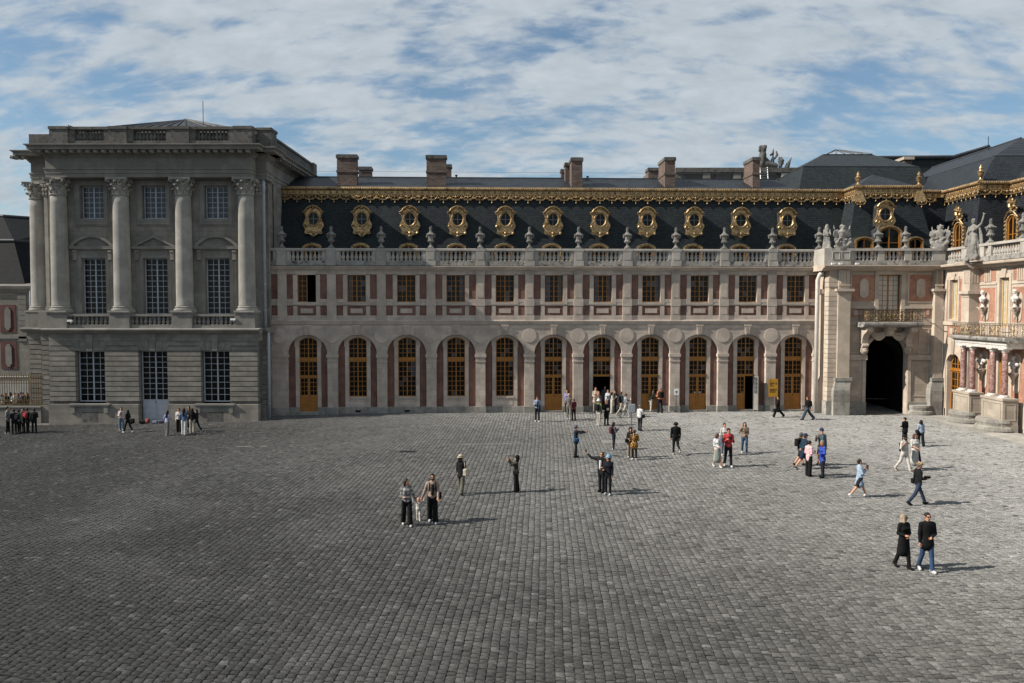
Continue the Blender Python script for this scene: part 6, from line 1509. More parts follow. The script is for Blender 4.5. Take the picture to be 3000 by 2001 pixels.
for px, w in ((2902,'stone urn on the right-hand wing balustrade between statue and gilded dormer'),(2997,'stone urn on the balustrade cut by the right edge of the photo')):
    X = WX+.3; q = onX(px, 700, X); o = put('stone_urn', um, None, (X, q[1], 12.17)); tag(o, w, 'urn', 'urns on the palace balustrades')

# ---------------------------------------------------------------- statues, trophies, busts
def c_(t, a, b_, ra, rb, fl=None): return (t,'cone',a,b_,ra,rb,fl) if fl else (t,'cone',a,b_,ra,rb)
YF = ((0,1,0), .65)
def allegory():     # standing draped woman, one arm raised, leaning out
    P = [c_(0,(0,0,2.36),(0,-.02,2.46),.13,.12), c_(0,(0,0,2.08),(0,0,2.24),.07,.07), c_(0,(-.02,0,1.55),(0,0,1.98),.20,.24,YF), c_(0,(-.24,0,2.02),(.24,0,2.02),.09,.09),
         c_(0,(-.11,-.12,1.84),(-.11,-.14,1.84),.09,.09), c_(0,(.11,-.12,1.84),(.11,-.14,1.84),.09,.09),
         c_(0,(.25,0,2.02),(.52,-.05,2.22),.085,.07), c_(0,(.52,-.05,2.22),(.66,-.1,2.62),.065,.05), c_(0,(.66,-.1,2.62),(.70,-.12,2.78),.05,.04), c_(0,(.70,-.12,2.74),(.80,-.12,2.82),.03,.02), c_(0,(.70,-.12,2.76),(.62,-.12,2.86),.03,.02),
         c_(0,(-.25,0,2.02),(-.36,-.02,1.66),.085,.07), c_(0,(-.36,-.02,1.66),(-.30,-.14,1.36),.065,.05), c_(0,(-.30,-.14,1.36),(-.34,-.1,1.0),.10,.16),
         c_(0,(-.1,0,1.50),(-.14,-.06,.95),.17,.13), c_(0,(.1,0,1.50),(.13,-.14,1.0),.17,.14), c_(0,(-.14,-.06,.95),(-.08,0,.30),.13,.12), c_(0,(.13,-.14,1.0),(.14,-.02,.30),.13,.12),
         c_(0,(-.1,.05,1.45),(-.12,.1,.25),.20,.22), c_(0,(.12,.05,1.4),(.26,.1,.30),.18,.22), c_(0,(0,.05,.45),(0,.05,.15),.36,.40,YF)]
    for i in range(12):
        x = -.28+.052*i; P.append(c_(0,(x*.8,-.10-.03*(i%2),1.35-.03*i),(x*1.15,-.14-.04*(i%2),.25),.035,.055))
    for i in range(6): P.append(c_(0,(.36+.03*i,.02,2.05-.1*i),(.44+.03*i,.03,1.1-.08*i),.05,.05))
    r = random.Random(4)
    for i in range(22): a = r.uniform(0,6.28); P.append(c_(0,(.36*math.cos(a),.26*math.sin(a),r.uniform(0,.3)),(.38*math.cos(a),.28*math.sin(a),r.uniform(0,.35)),.08,.09))
    return P
def trophy(seed=1, w=.7, h=1.9):   # cuirass and helmet with flags and shields
    r = random.Random(seed)
    P = [c_(0,(0,0,.55),(0,0,1.15),.24,.30,YF), c_(0,(-.25,0,1.18),(.25,0,1.18),.12,.12), c_(0,(0,0,1.35),(0,0,1.48),.15,.15), c_(0,(-.14,0,1.62),(.16,.02,1.62),.08,.08), c_(0,(0,-.05,1.56),(0,.1,1.70),.05,.09), c_(0,(-.2,0,1.5),(.2,0,1.5),.04,.04),
         c_(0,(0,0,.1),(0,0,.35),.52,.42,YF), c_(0,(-.5,0,.15),(.45,0,.12),.12,.12)]
    for s_ in (-1,1):
        P += [c_(0,(s_*.2,.05,.5),(s_*w*.85,.08,h*.78),.045,.03), c_(0,(s_*w*.85,.08,h*.78),(s_*w*.9,.08,h*.90),.06,.02)]
        for i in range(5): P.append(c_(0,(s_*(.34+.07*i),.04,1.35-.03*i),(s_*(.38+.07*i),.03,.55+.10*i),.055,.04))
        P += [c_(0,(s_*.42,-.12,.45),(s_*.55,-.10,.62),.16,.14,((0,1,0),.45)), c_(0,(s_*.2,-.2,.15),(s_*.5,-.2,.42),.11,.14)]
    for i in range(24): x = r.uniform(-.5,.5); z = r.uniform(.1,.75); P.append(c_(0,(x,-.16,z),(x+.05,-.2,z+.06),.07,.07))
    return P
def small_figure():
    P = [c_(0,(0,0,1.66),(0,0,1.74),.12,.11), c_(0,(0,.02,1.05),(0,0,1.42),.19,.17), c_(0,(-.05,.02,.12),(0,.02,1.1),.26,.19), c_(0,(-.18,-.05,1.4),(-.2,-.16,1.02),.07,.06), c_(0,(-.2,-.16,1.02),(.05,-.22,1.0),.06,.05), c_(0,(.18,-.03,1.4),(.24,-.12,1.05),.07,.06), c_(0,(0,-.05,1.50),(0,.08,1.6),.10,.16), c_(0,(0,-.2,1.1),(0,-.2,1.1),.16,.16,((0,1,0),.4)), c_(0,(.15,-.15,.1),(.2,-.1,.5),.14,.1)]
    for i in range(7): x = -.2+.065*i; P.append(c_(0,(x*.7,-.12,1.0),(x*1.2,-.2,.1),.035,.05))
    P.append((0,'box',(0,0,.04),(.32,.26,.05),.03)); return P
def fallen_group():   # roof trophy in the distance: plumed helmet on armour, axe, leafy bundle, broken standard
    P = [c_(0,(-1.4,0,.4),(-1.2,0,1.5),.55,.45), c_(0,(-1.25,0,1.7),(-1.15,0,2.2),.36,.40), c_(0,(-1.5,0,2.35),(-.9,0,2.45),.26,.22), c_(0,(-.8,0,.4),(.4,0,.25),.5,.35), c_(0,(-.9,0,1.0),(-.3,0,.3),.3,.4),
         c_(0,(.1,0,.4),(.1,0,1.9),.10,.08), c_(0,(.1,0,1.7),(.12,0,2.2),.14,.05), c_(0,(.35,0,1.1),(.62,0,1.5),.10,.14), c_(0,(.62,0,1.5),(.5,0,1.9),.14,.08), c_(0,(-.2,0,1.5),(-.02,0,1.6),.12,.12), c_(0,(0,0,.7),(.1,0,1.1),.25,.2),
         c_(0,(1.05,0,.2),(1.15,0,.8),.22,.34), c_(0,(1.9,0,.1),(2.1,0,.6),.30,.22), c_(0,(2.1,0,.6),(2.45,0,1.2),.18,.05)]
    r = random.Random(9)
    for i in range(10): P.append(c_(0,(1.1+r.uniform(-.35,.35),-.1,.5+r.uniform(0,.5)),(1.1+r.uniform(-.45,.45),-.15,.8+r.uniform(0,.5)),.1,.05))
    for i in range(7): P.append(c_(0,(-1.2-.06*i,-.1,2.3),(-1.75+.02*i,-.15,1.9+.1*i),.10,.08))
    return P
def bust_prims():
    P = [c_(0,(0,0,.95),(0,-.02,1.02),.115,.12,((1,0,0),.85)), c_(0,(0,-.06,.88),(0,-.06,.88),.07,.07), c_(0,(0,-.13,.95),(0,-.135,.93),.018,.022), c_(0,(0,.0,.66),(0,0,.85),.075,.07), c_(0,(-.26,.02,.56),(.26,.02,.56),.13,.13), c_(0,(0,0,.34),(0,0,.56),.17,.24,((0,1,0),.6)), c_(0,(0,.02,.08),(0,.02,.3),.07,.09), c_(0,(0,.02,.0),(0,.02,.05),.15,.12), c_(0,(-.28,-.08,.6),(.16,-.14,.36),.06,.07), c_(0,(.2,-.08,.62),(.05,-.15,.4),.05,.05)]
    for i in range(10): a = i/10*6.28; P.append(c_(0,(.1*math.cos(a),.03+.08*math.sin(a),1.06),(.11*math.cos(a),.03+.08*math.sin(a),1.02),.04,.045))
    return P
def statues():
    am_ = sculpt('statue', allegory(), [M['statue']], .028, .03)
    X = WX-.12; q = onX(2850, 760, X); o = put('statue', am_, None, (X, q[1], 11.05), R(-62)); o.scale = (1.12,1.12,1.12); tag(o, 'weathered stone statue of a draped woman raising her left arm on the right-hand balustrade', 'statue')
    t1 = sculpt('trophy_sculpture', trophy(1), [M['statue']], .028, .025); t2 = sculpt('trophy_sculpture', trophy(5, .6, 1.8), [M['statue']], .028, .025)
    x = gx(2468, .1, 700)+GX0; tag(put('trophy_sculpture', t1, None, (x,GY+.12,12.17), R(8)), 'carved stone trophy of armour and flags at the left corner of the gateway balustrade', 'sculpture')
    x = gx(2755, .1, 700)+GX0; tag(put('trophy_sculpture', t2, None, (x,GY+.15,12.17), R(-30)), 'carved stone trophy of a shield and helmet in the corner right of the gateway', 'sculpture')
    x = gx(2424, .8, 700)+GX0; tag(put('statue', sculpt('statue', small_figure(), [M['statue']], .026, .02), None, (x,GY+.9,12.18), R(-20)), 'small stone figure beside the armour trophy at the gateway corner', 'statue')
    Y = 80.0; p = onY(2262, 491, Y); tag(put('trophy_sculpture', sculpt('trophy_sculpture', fallen_group(), [M['old_dark']], .045, .05), None, (p[0],Y,p[2]-.05), 0, (.78,.78,.86)), 'distant grey stone trophy with plumed helmet and axe on the parapet behind the roof', 'sculpture')
    bm_ = sculpt('marble_bust', bust_prims(), [M['wmarble']], .02, .02)
    txt = {0:'white marble bust on a bracket above the balcony, left of the tall cream window', 1:'white marble bust under the portico between the first two pairs of red columns', 2:'white marble bust on a bracket above the balcony at the right edge', 3:'white marble bust under the portico at the right edge beyond the last red column'}
    for i, (p, lev) in enumerate(bust_spots):
        o = put('marble_bust', bm_, None, p, R(-90+(22 if i % 2 else -12))); o.scale = (1.0,)*3 if lev == 'upper' else (.95,)*3; tag(o, txt[i], 'bust', 'marble busts of the right-hand wing')
statues()

# ---------------------------------------------------------------- signs, lamps, small things
def signs():
    # yellow direction panel on a post
    p = onG(2262, 1206); yb = plain('yellow_sign', (0.42,0.215,0.012), .5, 0, .08, 3.0); ink = plain('black_ink', (0.015,0.013,0.01), .6)
    r_ = thing('direction_sign', (p[0], p[1]-.15, p[2]), 0, 'tall yellow direction panel with black lettering on a thin post', 'sign')
    MB().tube([(0,0,0),(0,0,1.9)], .025, 6).build('post', M['metal'], r_); MB().lathe([(.17,0),(.17,.02),(.03,.03)], 14).build('foot', M['metal'], r_)
    x0, x1, z0, z1 = -.36, .34, 1.15, 2.50
    MB().box(x0,x1,-.05,-.02,z0,z1).build('panel', yb, r_); MB().box(x0-.01,x0+.02,-.055,-.015,z0,z1).build('panel_edge', M['ochre_thin'], r_)
    y = -.055
    ar = MB(); ar.prism([(x0+.13,z1-.17),(x0+.21,z1-.17),(x0+.17,z1-.09)], y, y+.003); ar.box(x0+.16,x0+.18,y,y+.003,z1-.22,z1-.165); ar.build('arrow', ink, r_)
    for zz_ in (z1-.27, z1-.74): MB().box(x0+.10,x1-.08,y,y+.003,zz_-.006,zz_+.006).build('rule', ink, r_)
    def text(s, x, z, size, bold=False):
        cu = bpy.data.curves.new('lettering', 'FONT'); cu.body = s; cu.size = size; cu.extrude = .001; cu.offset = .006 if bold else .002
        o = bpy.data.objects.new('lettering', cu); COL.objects.link(o); o.parent = r_; o.location = (x, y, z); o.rotation_euler = (math.pi/2,0,0); cu.materials.append(ink)
        dg = bpy.context.evaluated_depsgraph_get(); me = bpy.data.meshes.new_from_object(o.evaluated_get(dg)); bpy.data.objects.remove(o)
        put('lettering', me, r_, (x,y,z)).rotation_euler = (math.pi/2,0,0)
    text('SORTIE', x0+.10, z1-.38, .10, True); text('EXIT', x0+.10, z1-.47, .09); text('SALIDA', x0+.10, z1-.56, .09)
    text('ENTREE', x0+.10, z1-.85, .10, True); text('ENTRANCE', x0+.10, z1-.94, .09); text('ENTRADA', x0+.10, z1-1.03, .09)
    MB().box(x1-.17,x1-.09,y,y+.003,z1-.42,z1-.30).build('pictogram', ink, r_); MB().ring([(x1-.19,z1-.86),(x1-.09,z1-.86),(x1-.09,z1-.77),(x1-.19,z1-.77)],[(x1-.17,z1-.84),(x1-.11,z1-.84),(x1-.11,z1-.79),(x1-.17,z1-.79)],y,y+.003).build('pictogram', ink, r_)
    for (px, py, zt, w, h, lab, back) in ((1981,1208,1.55,.17,.24,'small white notice with a dark pictogram on a thin post against the arcade pier',True),(1850,1252,1.28,.22,.27,'small grey notice board on a thin post among the visitors by the open door',False)):
        p = onG(px, py); r2 = thing('notice_stand', (p[0],p[1],p[2]), 0, lab, 'sign')
        MB().tube([(0,0,0),(0,0,zt-.1)], .03, 6).build('post', M['metal'], r2); MB().lathe([(.16,0),(.16,.02),(.03,.03)], 12).build('foot', M['metal'], r2)
        MB().box(-w,w,-.05,-.02,zt-h,zt+h).build('board', M['white'] if back else M['paint'], r2)
        if back: MB().box(-.07,.07,-.055,-.05,zt-.05,zt+.06).build('pictogram', ink, r2); MB().box(-.02,.02,-.055,-.05,zt-.14,zt-.05).build('pictogram', ink, r2)
        else: MB().box(-w+.04,w-.04,-.056,-.05,zt-h+.05,zt+h-.05).build('board_face', plain('notice_grey', (0.30,0.31,0.33), .5), r2)
    # rope barrier in the passage
    a, b_ = onG(2546.5, 1206), onG(2643, 1205); r3 = thing('rope_barrier', (b_[0],b_[1]+.5,b_[2]), 0, 'thin metal post with a cord stretched across the dark gateway passage', 'barrier')
    MB().tube([(0,0,0),(0,0,.95)], .02, 6).build('post', M['metal'], r3); MB().lathe([(.14,0),(.14,.02),(.02,.03)], 12).build('foot', M['metal'], r3)
    MB().tube([(-(b_[0]-a[0])*i/8,0,.92-.03*math.sin(math.pi*i/8)) for i in range(9)], .008, 4).build('cord', M['metal'], r3)
    for k, px in enumerate((2443,2465,2514)):
        x = gx(px,-.4,770)+GX0; mb = MB().box(-.12,.12,-.10,.06,.03,.15); mb.box(-.03,.03,-.02,.02,0,.04); tag(mb.build('floodlight', M['white'], None, False, (x,GY-.25,10.965)), f'small white floodlight on the gateway cornice, {ordw[k]} from the left', 'floodlight', 'floodlights on the gateway cornice')
signs()
def bag_prims(kind):
    if kind == 'pack': return [(0,'box',(0,0,.22),(.12,.06,.14),.06), (0,'box',(0,-.10,.16),(.08,.02,.07),.03), c_(0,(-.05,.02,.42),(.05,.02,.42),.02,.02)]
    return [(0,'box',(0,0,.12),(.2,.09,.06),.05), c_(0,(-.1,0,.2),(.1,.03,.24),.05,.06)]
bp_ = sculpt('bag', bag_prims('pack'), [cloth('17171a')], .02, .03); bp_red = sculpt('bag', bag_prims('pack'), [cloth('8e3a37')], .02, .03); bd_ = sculpt('bag', bag_prims('duffel'), [cloth('1b1b20')], .02, .03); bd2 = sculpt('bag', bag_prims('duffel'), [cloth('6f7590')], .02, .03); bd3 = sculpt('bag', bag_prims('duffel'), [cloth('6a6a80')], .02, .03)
for (px, py, me, rz, rx, lab, cat) in ((393,1240,bp_,20,-18,'black backpack slumped on the paving right of the two chatting girls','backpack'),(431,1237,bd_,10,0,'black bag leaning at the left foot of the white door','bag'),(442,1237,bp_red,-25,-22,'coral red backpack propped at the foot of the white door','backpack'),(456,1239,bp_,15,-60,'black backpack lying before the white door beside the red one','backpack'),(466,1237,bd2,-10,0,'grey blue bag on the ground at the right of the white door','bag'),(474,1240,bd3,30,0,'lilac jacket heaped on the ground right of the white door','jacket')):
    p = onG(px, py); o = put('backpack' if cat == 'backpack' else ('folded_jacket' if cat == 'jacket' else 'bag'), me, None, (p[0],min(p[1],55.6),float(ground_z(p[0]))+.01)); o.rotation_euler = (R(rx),0,R(rz)); o.scale = (.85,.85,.85); tag(o, lab, cat, 'bags left by the pavilion door')
# ================================================================== people
SKIN = plain('skin', 'c08a6c', .55, 0, .08, 5.0); SKIN2 = plain('skin_tan', '9c6a4d', .55, 0, .08, 5.0)
EYE = plain('eye_dark', (0.01,0.009,0.008), .3); SOLE = cloth('d8d8d6'); 
def pat(kind):
    m, t, b = newmat('cloth_'+kind); tcn, oi, v, vs = coords(t, False); s = nd(t, 'ShaderNodeSeparateXYZ'); t.links.new(v, s.inputs[0])
    if kind == 'plaid':
        a = mth(t, 'GREATER_THAN', mth(t, 'SINE', mth(t, 'MULTIPLY', s.outputs[2], 42.0)), .0); h = mth(t, 'GREATER_THAN', mth(t, 'SINE', mth(t, 'MULTIPLY', s.outputs[0], 40.0)), .1)
        c = mixc(t, a, (0.10,0.10,0.105), (0.42,0.40,0.37)); c = mixc(t, mth(t, 'MULTIPLY', h, .55), c, (0.06,0.06,0.07))
    elif kind == 'floral':
        vo = nd(t, 'ShaderNodeTexVoronoi'); t.links.new(v, vo.inputs['Vector']); vo.inputs['Scale'].default_value = 15.0
        c = mixc(t, ramp(t, vo.outputs['Distance'], .38, .50), (0.62,0.30,0.05), (0.02,0.015,0.01))
    elif kind == 'blotch':
        c = mixc(t, ramp(t, noise(t, v, 16, 2, .5), .46, .54), (0.03,0.03,0.035), (0.35,0.36,0.38))
    t.links.new(c, b.inputs['Base Color']); b.inputs['Roughness'].default_value = .9; return m
def puffer(col):
    m = plain('quilted_'+str(col), col, .55, 0, .1, 6.0); t = m.node_tree; b = t.nodes['Principled BSDF']; tcn = nd(t, 'ShaderNodeTexCoord'); s = nd(t, 'ShaderNodeSeparateXYZ'); t.links.new(tcn.outputs['Object'], s.inputs[0])
    bump(t, b, mth(t, 'ABSOLUTE', mth(t, 'SINE', mth(t, 'MULTIPLY', s.outputs[2], 48.0))), .8, .03); return m
ARM = dict(down=((.14,.02,-1),(.02,.14,-1)), bent=((.16,-.05,-1),(-.25,.9,-.05)), phone=((.16,.25,-1),(-.38,.75,.5)), up=((.25,.85,-.25),(-.15,.55,.9)), photo=((.2,1,-.15),(-.12,1,.12)), ear=((.5,.2,-.9),(-.35,.25,1)),
    strap=((.32,.0,-1),(-.55,.35,.85)), hip=((.5,-.2,-1),(-.6,.3,-.6)), back=((.2,-.35,-1),(-.7,-.35,-.45)), clasp=((.12,.15,-1),(-.7,.55,-.3)), swf=((.08,.35,-1),(.0,.55,-.8)), swb=((.1,-.4,-1),(.02,-.12,-1)),
    out=((.95,.15,.15),(.75,.35,.75)), lead=((.35,.05,-1),(.45,.1,-1)), pocket=((.28,-.12,-1),(-.2,.35,-.9)), child=((.6,.1,.55),(.2,.05,1)), fold=((.2,.2,-1),(-.9,.6,.1)), point=((.5,.3,-.6),(.3,.5,.8)))
LEG = dict(stand=(3,3,-3,3), apart=(5,3,-5,3), walk=(20,5,-16,20), stride=(27,6,-24,16), step=(12,6,-10,14), cross=(8,10,-2,2), kick=(4,2,-14,48))
def nrm(v): v = np.array(v, float); return v/np.linalg.norm(v)
def person(short, label, px, py, hy, face, top, bottom, hair=('short','1a1512'), arms=('down','down'), legs='stand', sex='m', shoes='1b1b1d', skin=None, hem=.0, topmat=None, botmat=None, wide=False, shorts=False, skirt=None,
           hat=None, lean=0, head=(0,0), build=1.0, extras=(), inner=None, beard=None, glasses=False, height=None, scarf=None, sleeve='long', Y=None, grp=None, vox=None):
    g = onG(px, py) if Y is None else np.array(onY(px, py, Y))
    if Y is not None: g[2] = float(ground_z(g[0]))
    hh = height or float(onY(px, hy, g[1])[2]-g[2]); hh = hh if height else min(max(hh, 1.52), 1.93); s = hh/1.75
    d = math.hypot(g[0], g[1]); vox = vox or (.0165 if d < 30 else .020 if d < 45 else .024)
    sk = skin or SKIN; mats = [topmat or cloth(top), botmat or cloth(bottom), sk, cloth(shoes), EYE, cloth(inner) if inner else cloth(top), SOLE, cloth(scarf) if scarf else sk]
    TOP, BOT, SKN, SHO, EY, INN, SOL, SCF = range(8)
    P = []; ex = MB(); f = sex == 'f'
    sw = (.165 if f else .190)*build; hipw = .088*(1.05 if f else 1.0)
    aL, bL, aR, bR = [R(x) for x in LEG[legs]]
    low = 9
    feet = []
    for sd, a, b_ in ((-1,aL,bL),(1,aR,bR)):
        hip = np.array([sd*hipw,0,.92]); kn = hip+.42*np.array([sd*.02,math.sin(a),-math.cos(a)]); an = kn+.42*np.array([sd*.01,math.sin(a-b_),-math.cos(a-b_)])
        feet.append((sd, hip, kn, an, a, b_)); low = min(low, an[2]-(.0 if b_ < R(30) else -.05))
    dz = .085-low
    for sd, hip, kn, an, a, b_ in feet:
        hip, kn, an = hip+[0,0,dz], kn+[0,0,dz], an+[0,0,dz]
        rt, rk, ra_ = (.098,.092,.098) if wide else (.092*build,.066,.060)
        if shorts:
            m_ = hip+(kn-hip)*.80; P += [c_(BOT,hip,m_,.098,.088), c_(SKN,m_,kn,.055,.052), c_(SKN,kn,an,.056,.036)]
        elif skirt:
            P += [c_(SKN,hip,kn,.07,.055), c_(SKN,kn,an,.055,.035)]
        else: P += [c_(BOT,hip,kn,rt,rk), c_(BOT,kn,an+[0,0,.01],rk,ra_)]
        lift = max(0, b_-a) if b_ > R(12) and a < 0 else 0
        fd = np.array([sd*.12, math.cos(lift*.8), -math.sin(lift*.8)]); heel = an-fd*.05-[0,0,.035]; toe = an+fd*.15-[0,0,.045]
        P += [c_(SHO,heel,toe,.045,.036,((0,0,1),.9)), c_(SHO,an,heel,.042,.044)]
        ex.tube([tuple(heel-[0,0,.034]),tuple((heel+toe)/2-[0,0,.034]),tuple(toe-[0,0,.026])],[.036,.04,.034],6,False,SOL if shoes.lower() > '5' else SHO)
    # torso, leaning forward about the hips
    L = R(lean); cl, sl = math.cos(L), math.sin(L); piv = np.array([0,0,.95+dz])
    def U(x, y, z): q = np.array([x,y,z+dz])-piv; return piv+np.array([q[0], q[1]*cl+q[2]*sl, -q[1]*sl+q[2]*cl])
    FL = ((0,cl,-sl), .66)
    P += [c_(BOT,U(0,0,.90),U(0,0,1.0),.150*build,.145*build,FL), c_(TOP,U(0,0,1.02),U(0,0,1.34),.145*build,(.165 if f else .178)*build,FL), c_(TOP,U(-sw+.05,-.01,1.425),U(sw-.05,-.01,1.425),.066,.066), c_(TOP,U(0,-.01,1.36),U(0,-.01,1.47),.12,.075,FL)]
    if f: P += [c_(TOP,U(-.07,.07,1.29),U(.07,.07,1.29),.075,.075)]
    hemz = hem or .93
    P.append(c_(TOP,U(0,0,1.04),U(0,.0,hemz+.06),.150*build,(.165 if hemz > .8 else .19)*build,((0,1,0),.72)))
    if hemz < .8: P.append(c_(TOP,U(0,0,.95),np.array([0,-.02,hemz+.05+dz]),.17*build,.205*build,((0,1,0),.75)))
    if skirt: P.append(c_(BOT,U(0,0,1.0),np.array([0,0,skirt[0]+dz+.03]),.14,skirt[1],((0,1,0),.8)))
    if inner: P.append(c_(INN,U(0,.105,1.36),U(0,.115,1.06),.05,.055))
    if scarf: P.append(c_(SCF,U(-.06,.03,1.47),U(.06,.03,1.47),.065,.065))
    # neck and head
    hyaw, hp = R(head[0]), R(head[1]); nk = U(0,.0,1.475)
    Rz = np.array([[math.cos(hyaw),math.sin(hyaw),0],[-math.sin(hyaw),math.cos(hyaw),0],[0,0,1]]); Rx = np.array([[1,0,0],[0,math.cos(hp),math.sin(hp)],[0,-math.sin(hp),math.cos(hp)]]); RH = Rz@Rx
    hb = nk+np.array([0,sl*.06,cl*.06])
    HS = 1.55 if (height and height < 1.2) else 1.0
    def Hd(x, y, z): return hb+RH@(np.array([x,y,z-1.535])*HS)
    P += [c_(SKN,nk,Hd(0,.0,1.57),.050,.050), c_(SKN,Hd(0,.005,1.618),Hd(0,-.005,1.660),.078*HS,.086*HS,(tuple(RH@np.array([1,0,0])),.88)), c_(SKN,Hd(0,.045,1.565),Hd(0,.04,1.585),.040*HS,.048*HS), c_(SKN,Hd(0,.095,1.610),Hd(0,.086,1.640),.014,.010)]
    for sd in (-1,1):
        P.append(c_(SKN,Hd(sd*.077,-.005,1.605),Hd(sd*.080,-.008,1.640),.014,.018)); ex.ball(tuple(Hd(sd*.032,.080,1.642)),(.013,.008,.008),5,4,EY)
    ex.ball(tuple(Hd(0,.086,1.578)),(.022,.006,.006),5,4,EY)
    if glasses:
        for sd in (-1,1): ex.ball(tuple(Hd(sd*.035,.086,1.640)),(.030,.018,.022),6,4,EY)
        ex.tube([tuple(Hd(-.08,.0,1.645)),tuple(Hd(-.06,.075,1.648)),tuple(Hd(.06,.075,1.648)),tuple(Hd(.08,.0,1.645))],.007,4,False,EY)
    hands = []
    for sd, ar in ((-1,arms[0]),(1,arms[1])):
        u, fo = ARM[ar]; u = nrm((u[0]*sd,u[1],u[2])); fo = nrm((fo[0]*sd,fo[1],fo[2]))
        sh = U(sd*(sw-.012),-.01,1.405); el = sh+u*.275; wr = el+fo*.235; hd = wr+fo*.075
        P += [c_(TOP,sh,el,.064*build,.052)]
        P += [c_(TOP,el,wr,.050,.040)] if sleeve == 'long' else [c_(SKN,el-u*.06,el,.042,.042), c_(SKN,el,wr,.042,.032)]
        P += [c_(SKN,wr,hd,.028,.033)]
        side = nrm(np.cross(fo, [0,0,1]) if abs(fo[2]) < .9 else np.cross(fo, [0,1,0])); pn = np.cross(side, fo)
        if pn[1] < 0 and abs(fo[2]) > .5: pn = -pn
        for q, (o_, ln) in enumerate(((-.026,.055),(-.009,.066),(.009,.062),(.025,.048))):
            b0 = hd+side*o_+fo*.02; b1 = b0+fo*ln*.55+pn*.006; b2 = b1+fo*ln*.35+pn*.022; ex.tube([tuple(b0),tuple(b1),tuple(b2)],[.0105,.0095,.007],4,False,SKN)
        b0 = wr+fo*.03+side*-sd*.024; b1 = b0+fo*.035+side*-sd*.025+pn*.012; b2 = b1+fo*.03+pn*.014; ex.tube([tuple(b0),tuple(b1),tuple(b2)],[.013,.011,.008],4,False,SKN)
        hands.append(hd+fo*.03)
    name = 'child' if height and height < 1.2 else 'person'
    me = sculpt(name, P, mats, vox/s if False else vox, .022, (), ex)
    o = put('person', me, None, (g[0],g[1],g[2]+.004), -R(face), (s,s,s)); tag(o, label, 'person', grp or 'visitors in the courtyard')
    # hair
    hs, hc = hair; hm = cloth(hc, .6)
    if hs != 'bald':
        Hp = [c_(0,Hd(0,-.015,1.640),Hd(0,-.018,1.668),.090,.093,(tuple(RH@np.array([1,0,0])),.92)), c_(0,Hd(0,-.05,1.60),Hd(0,-.05,1.64),.062,.07)]
        cut = [(Hd(0,.135,1.585),.105)]
        if hs == 'bob': Hp += [c_(0,Hd(sd*.065,-.02,1.63),Hd(sd*.075,-.01,1.515),.045,.045) for sd in (-1,1)] + [c_(0,Hd(0,-.06,1.63),Hd(0,-.07,1.50),.075,.07)]
        if hs == 'long': Hp += [c_(0,Hd(sd*.06,-.03,1.63),U(sd*.085,-.02 if sd < 0 else .0,1.36),.045,.04) for sd in (-1,1)] + [c_(0,Hd(0,-.06,1.62),U(0,-.12,1.28),.08,.065)]
        if hs == 'tail': Hp += [c_(0,Hd(0,-.09,1.66),U(0,-.16,1.38),.035,.03)]
        if hs == 'bun': Hp += [c_(0,Hd(0,-.12,1.68),Hd(0,-.12,1.68),.045,.045)]
        if hs == 'curly': Hp += [c_(0,Hd(.08*math.cos(a),-.02+.07*math.sin(a),1.69),Hd(.085*math.cos(a),-.02+.075*math.sin(a),1.64),.045,.05) for a in np.linspace(0,6.28,9)]
        put('hair', sculpt('hair', Hp, [hm], .016 if vox < .02 else .02, .02, cut if head else ()), o)
    if beard: put('beard', sculpt('beard', [c_(0,Hd(0,.06,1.555),Hd(0,.065,1.52 if beard == 'full' else 1.55),.052,.04), c_(0,Hd(-.05,.03,1.58),Hd(.05,.03,1.58),.04,.04)], [hm], .016, .02, [(Hd(0,.10,1.64),.055)]), o)
    def lat(mb, prof, n=16, c=(0,0,0), tilt=0):
        q = MB().lathe(prof, n, c); V = [tuple(Hd(x, y-.012, z+1.535)) for x, y, z in q.v]; mb.add(V, q.f)
    if hat:
        kind, hc2 = hat; mb = MB(); z0 = .155
        if kind == 'straw': lat(mb, [(.17,z0-.015),(.175,z0-.008),(.105,z0+.004),(.10,z0+.085),(.085,z0+.098),(.0,z0+.10)]); put('hat', mb.mesh('hat', cloth(hc2), True), o); b2 = MB(); lat(b2, [(.107,z0+.008),(.107,z0+.035)]); put('hat_band', b2.mesh('hat_band', cloth('1a1a1a')), o)
        elif kind == 'bucket': lat(mb, [(.145,z0-.05),(.148,z0-.042),(.105,z0+.02),(.098,z0+.075),(.07,z0+.095),(.0,z0+.098)]); put('hat', mb.mesh('hat', cloth(hc2), True), o)
        elif kind == 'cap':
            lat(mb, [(.098,z0-.03),(.101,z0+.0),(.096,z0+.045),(.07,z0+.075),(.02,z0+.088),(.0,z0+.088)]); V = []
            for i in range(7):
                a = math.pi*(.12+.76*i/6); V += [tuple(Hd(.098*math.cos(a),-.012+.098*math.sin(a),1.535+z0-.012)), tuple(Hd(.09*math.cos(a),.02+.17*math.sin(a),1.535+z0-.03))]
            mb.add(V, [(2*i,2*i+1,2*i+3,2*i+2) for i in range(6)]); mb.add([(x,y,z-.008) for x,y,z in V], [(2*i,2*i+2,2*i+3,2*i+1) for i in range(6)]); put('cap', mb.mesh('cap', cloth(hc2), True), o)
        elif kind == 'hood': put('hood', sculpt('hood', [c_(0,Hd(0,-.02,1.62),Hd(0,-.02,1.67),.112,.112), c_(0,Hd(0,-.06,1.56),U(0,-.05,1.45),.10,.11)], [cloth(hc2)], .02, .02, [(Hd(0,.16,1.60),.13)]), o)
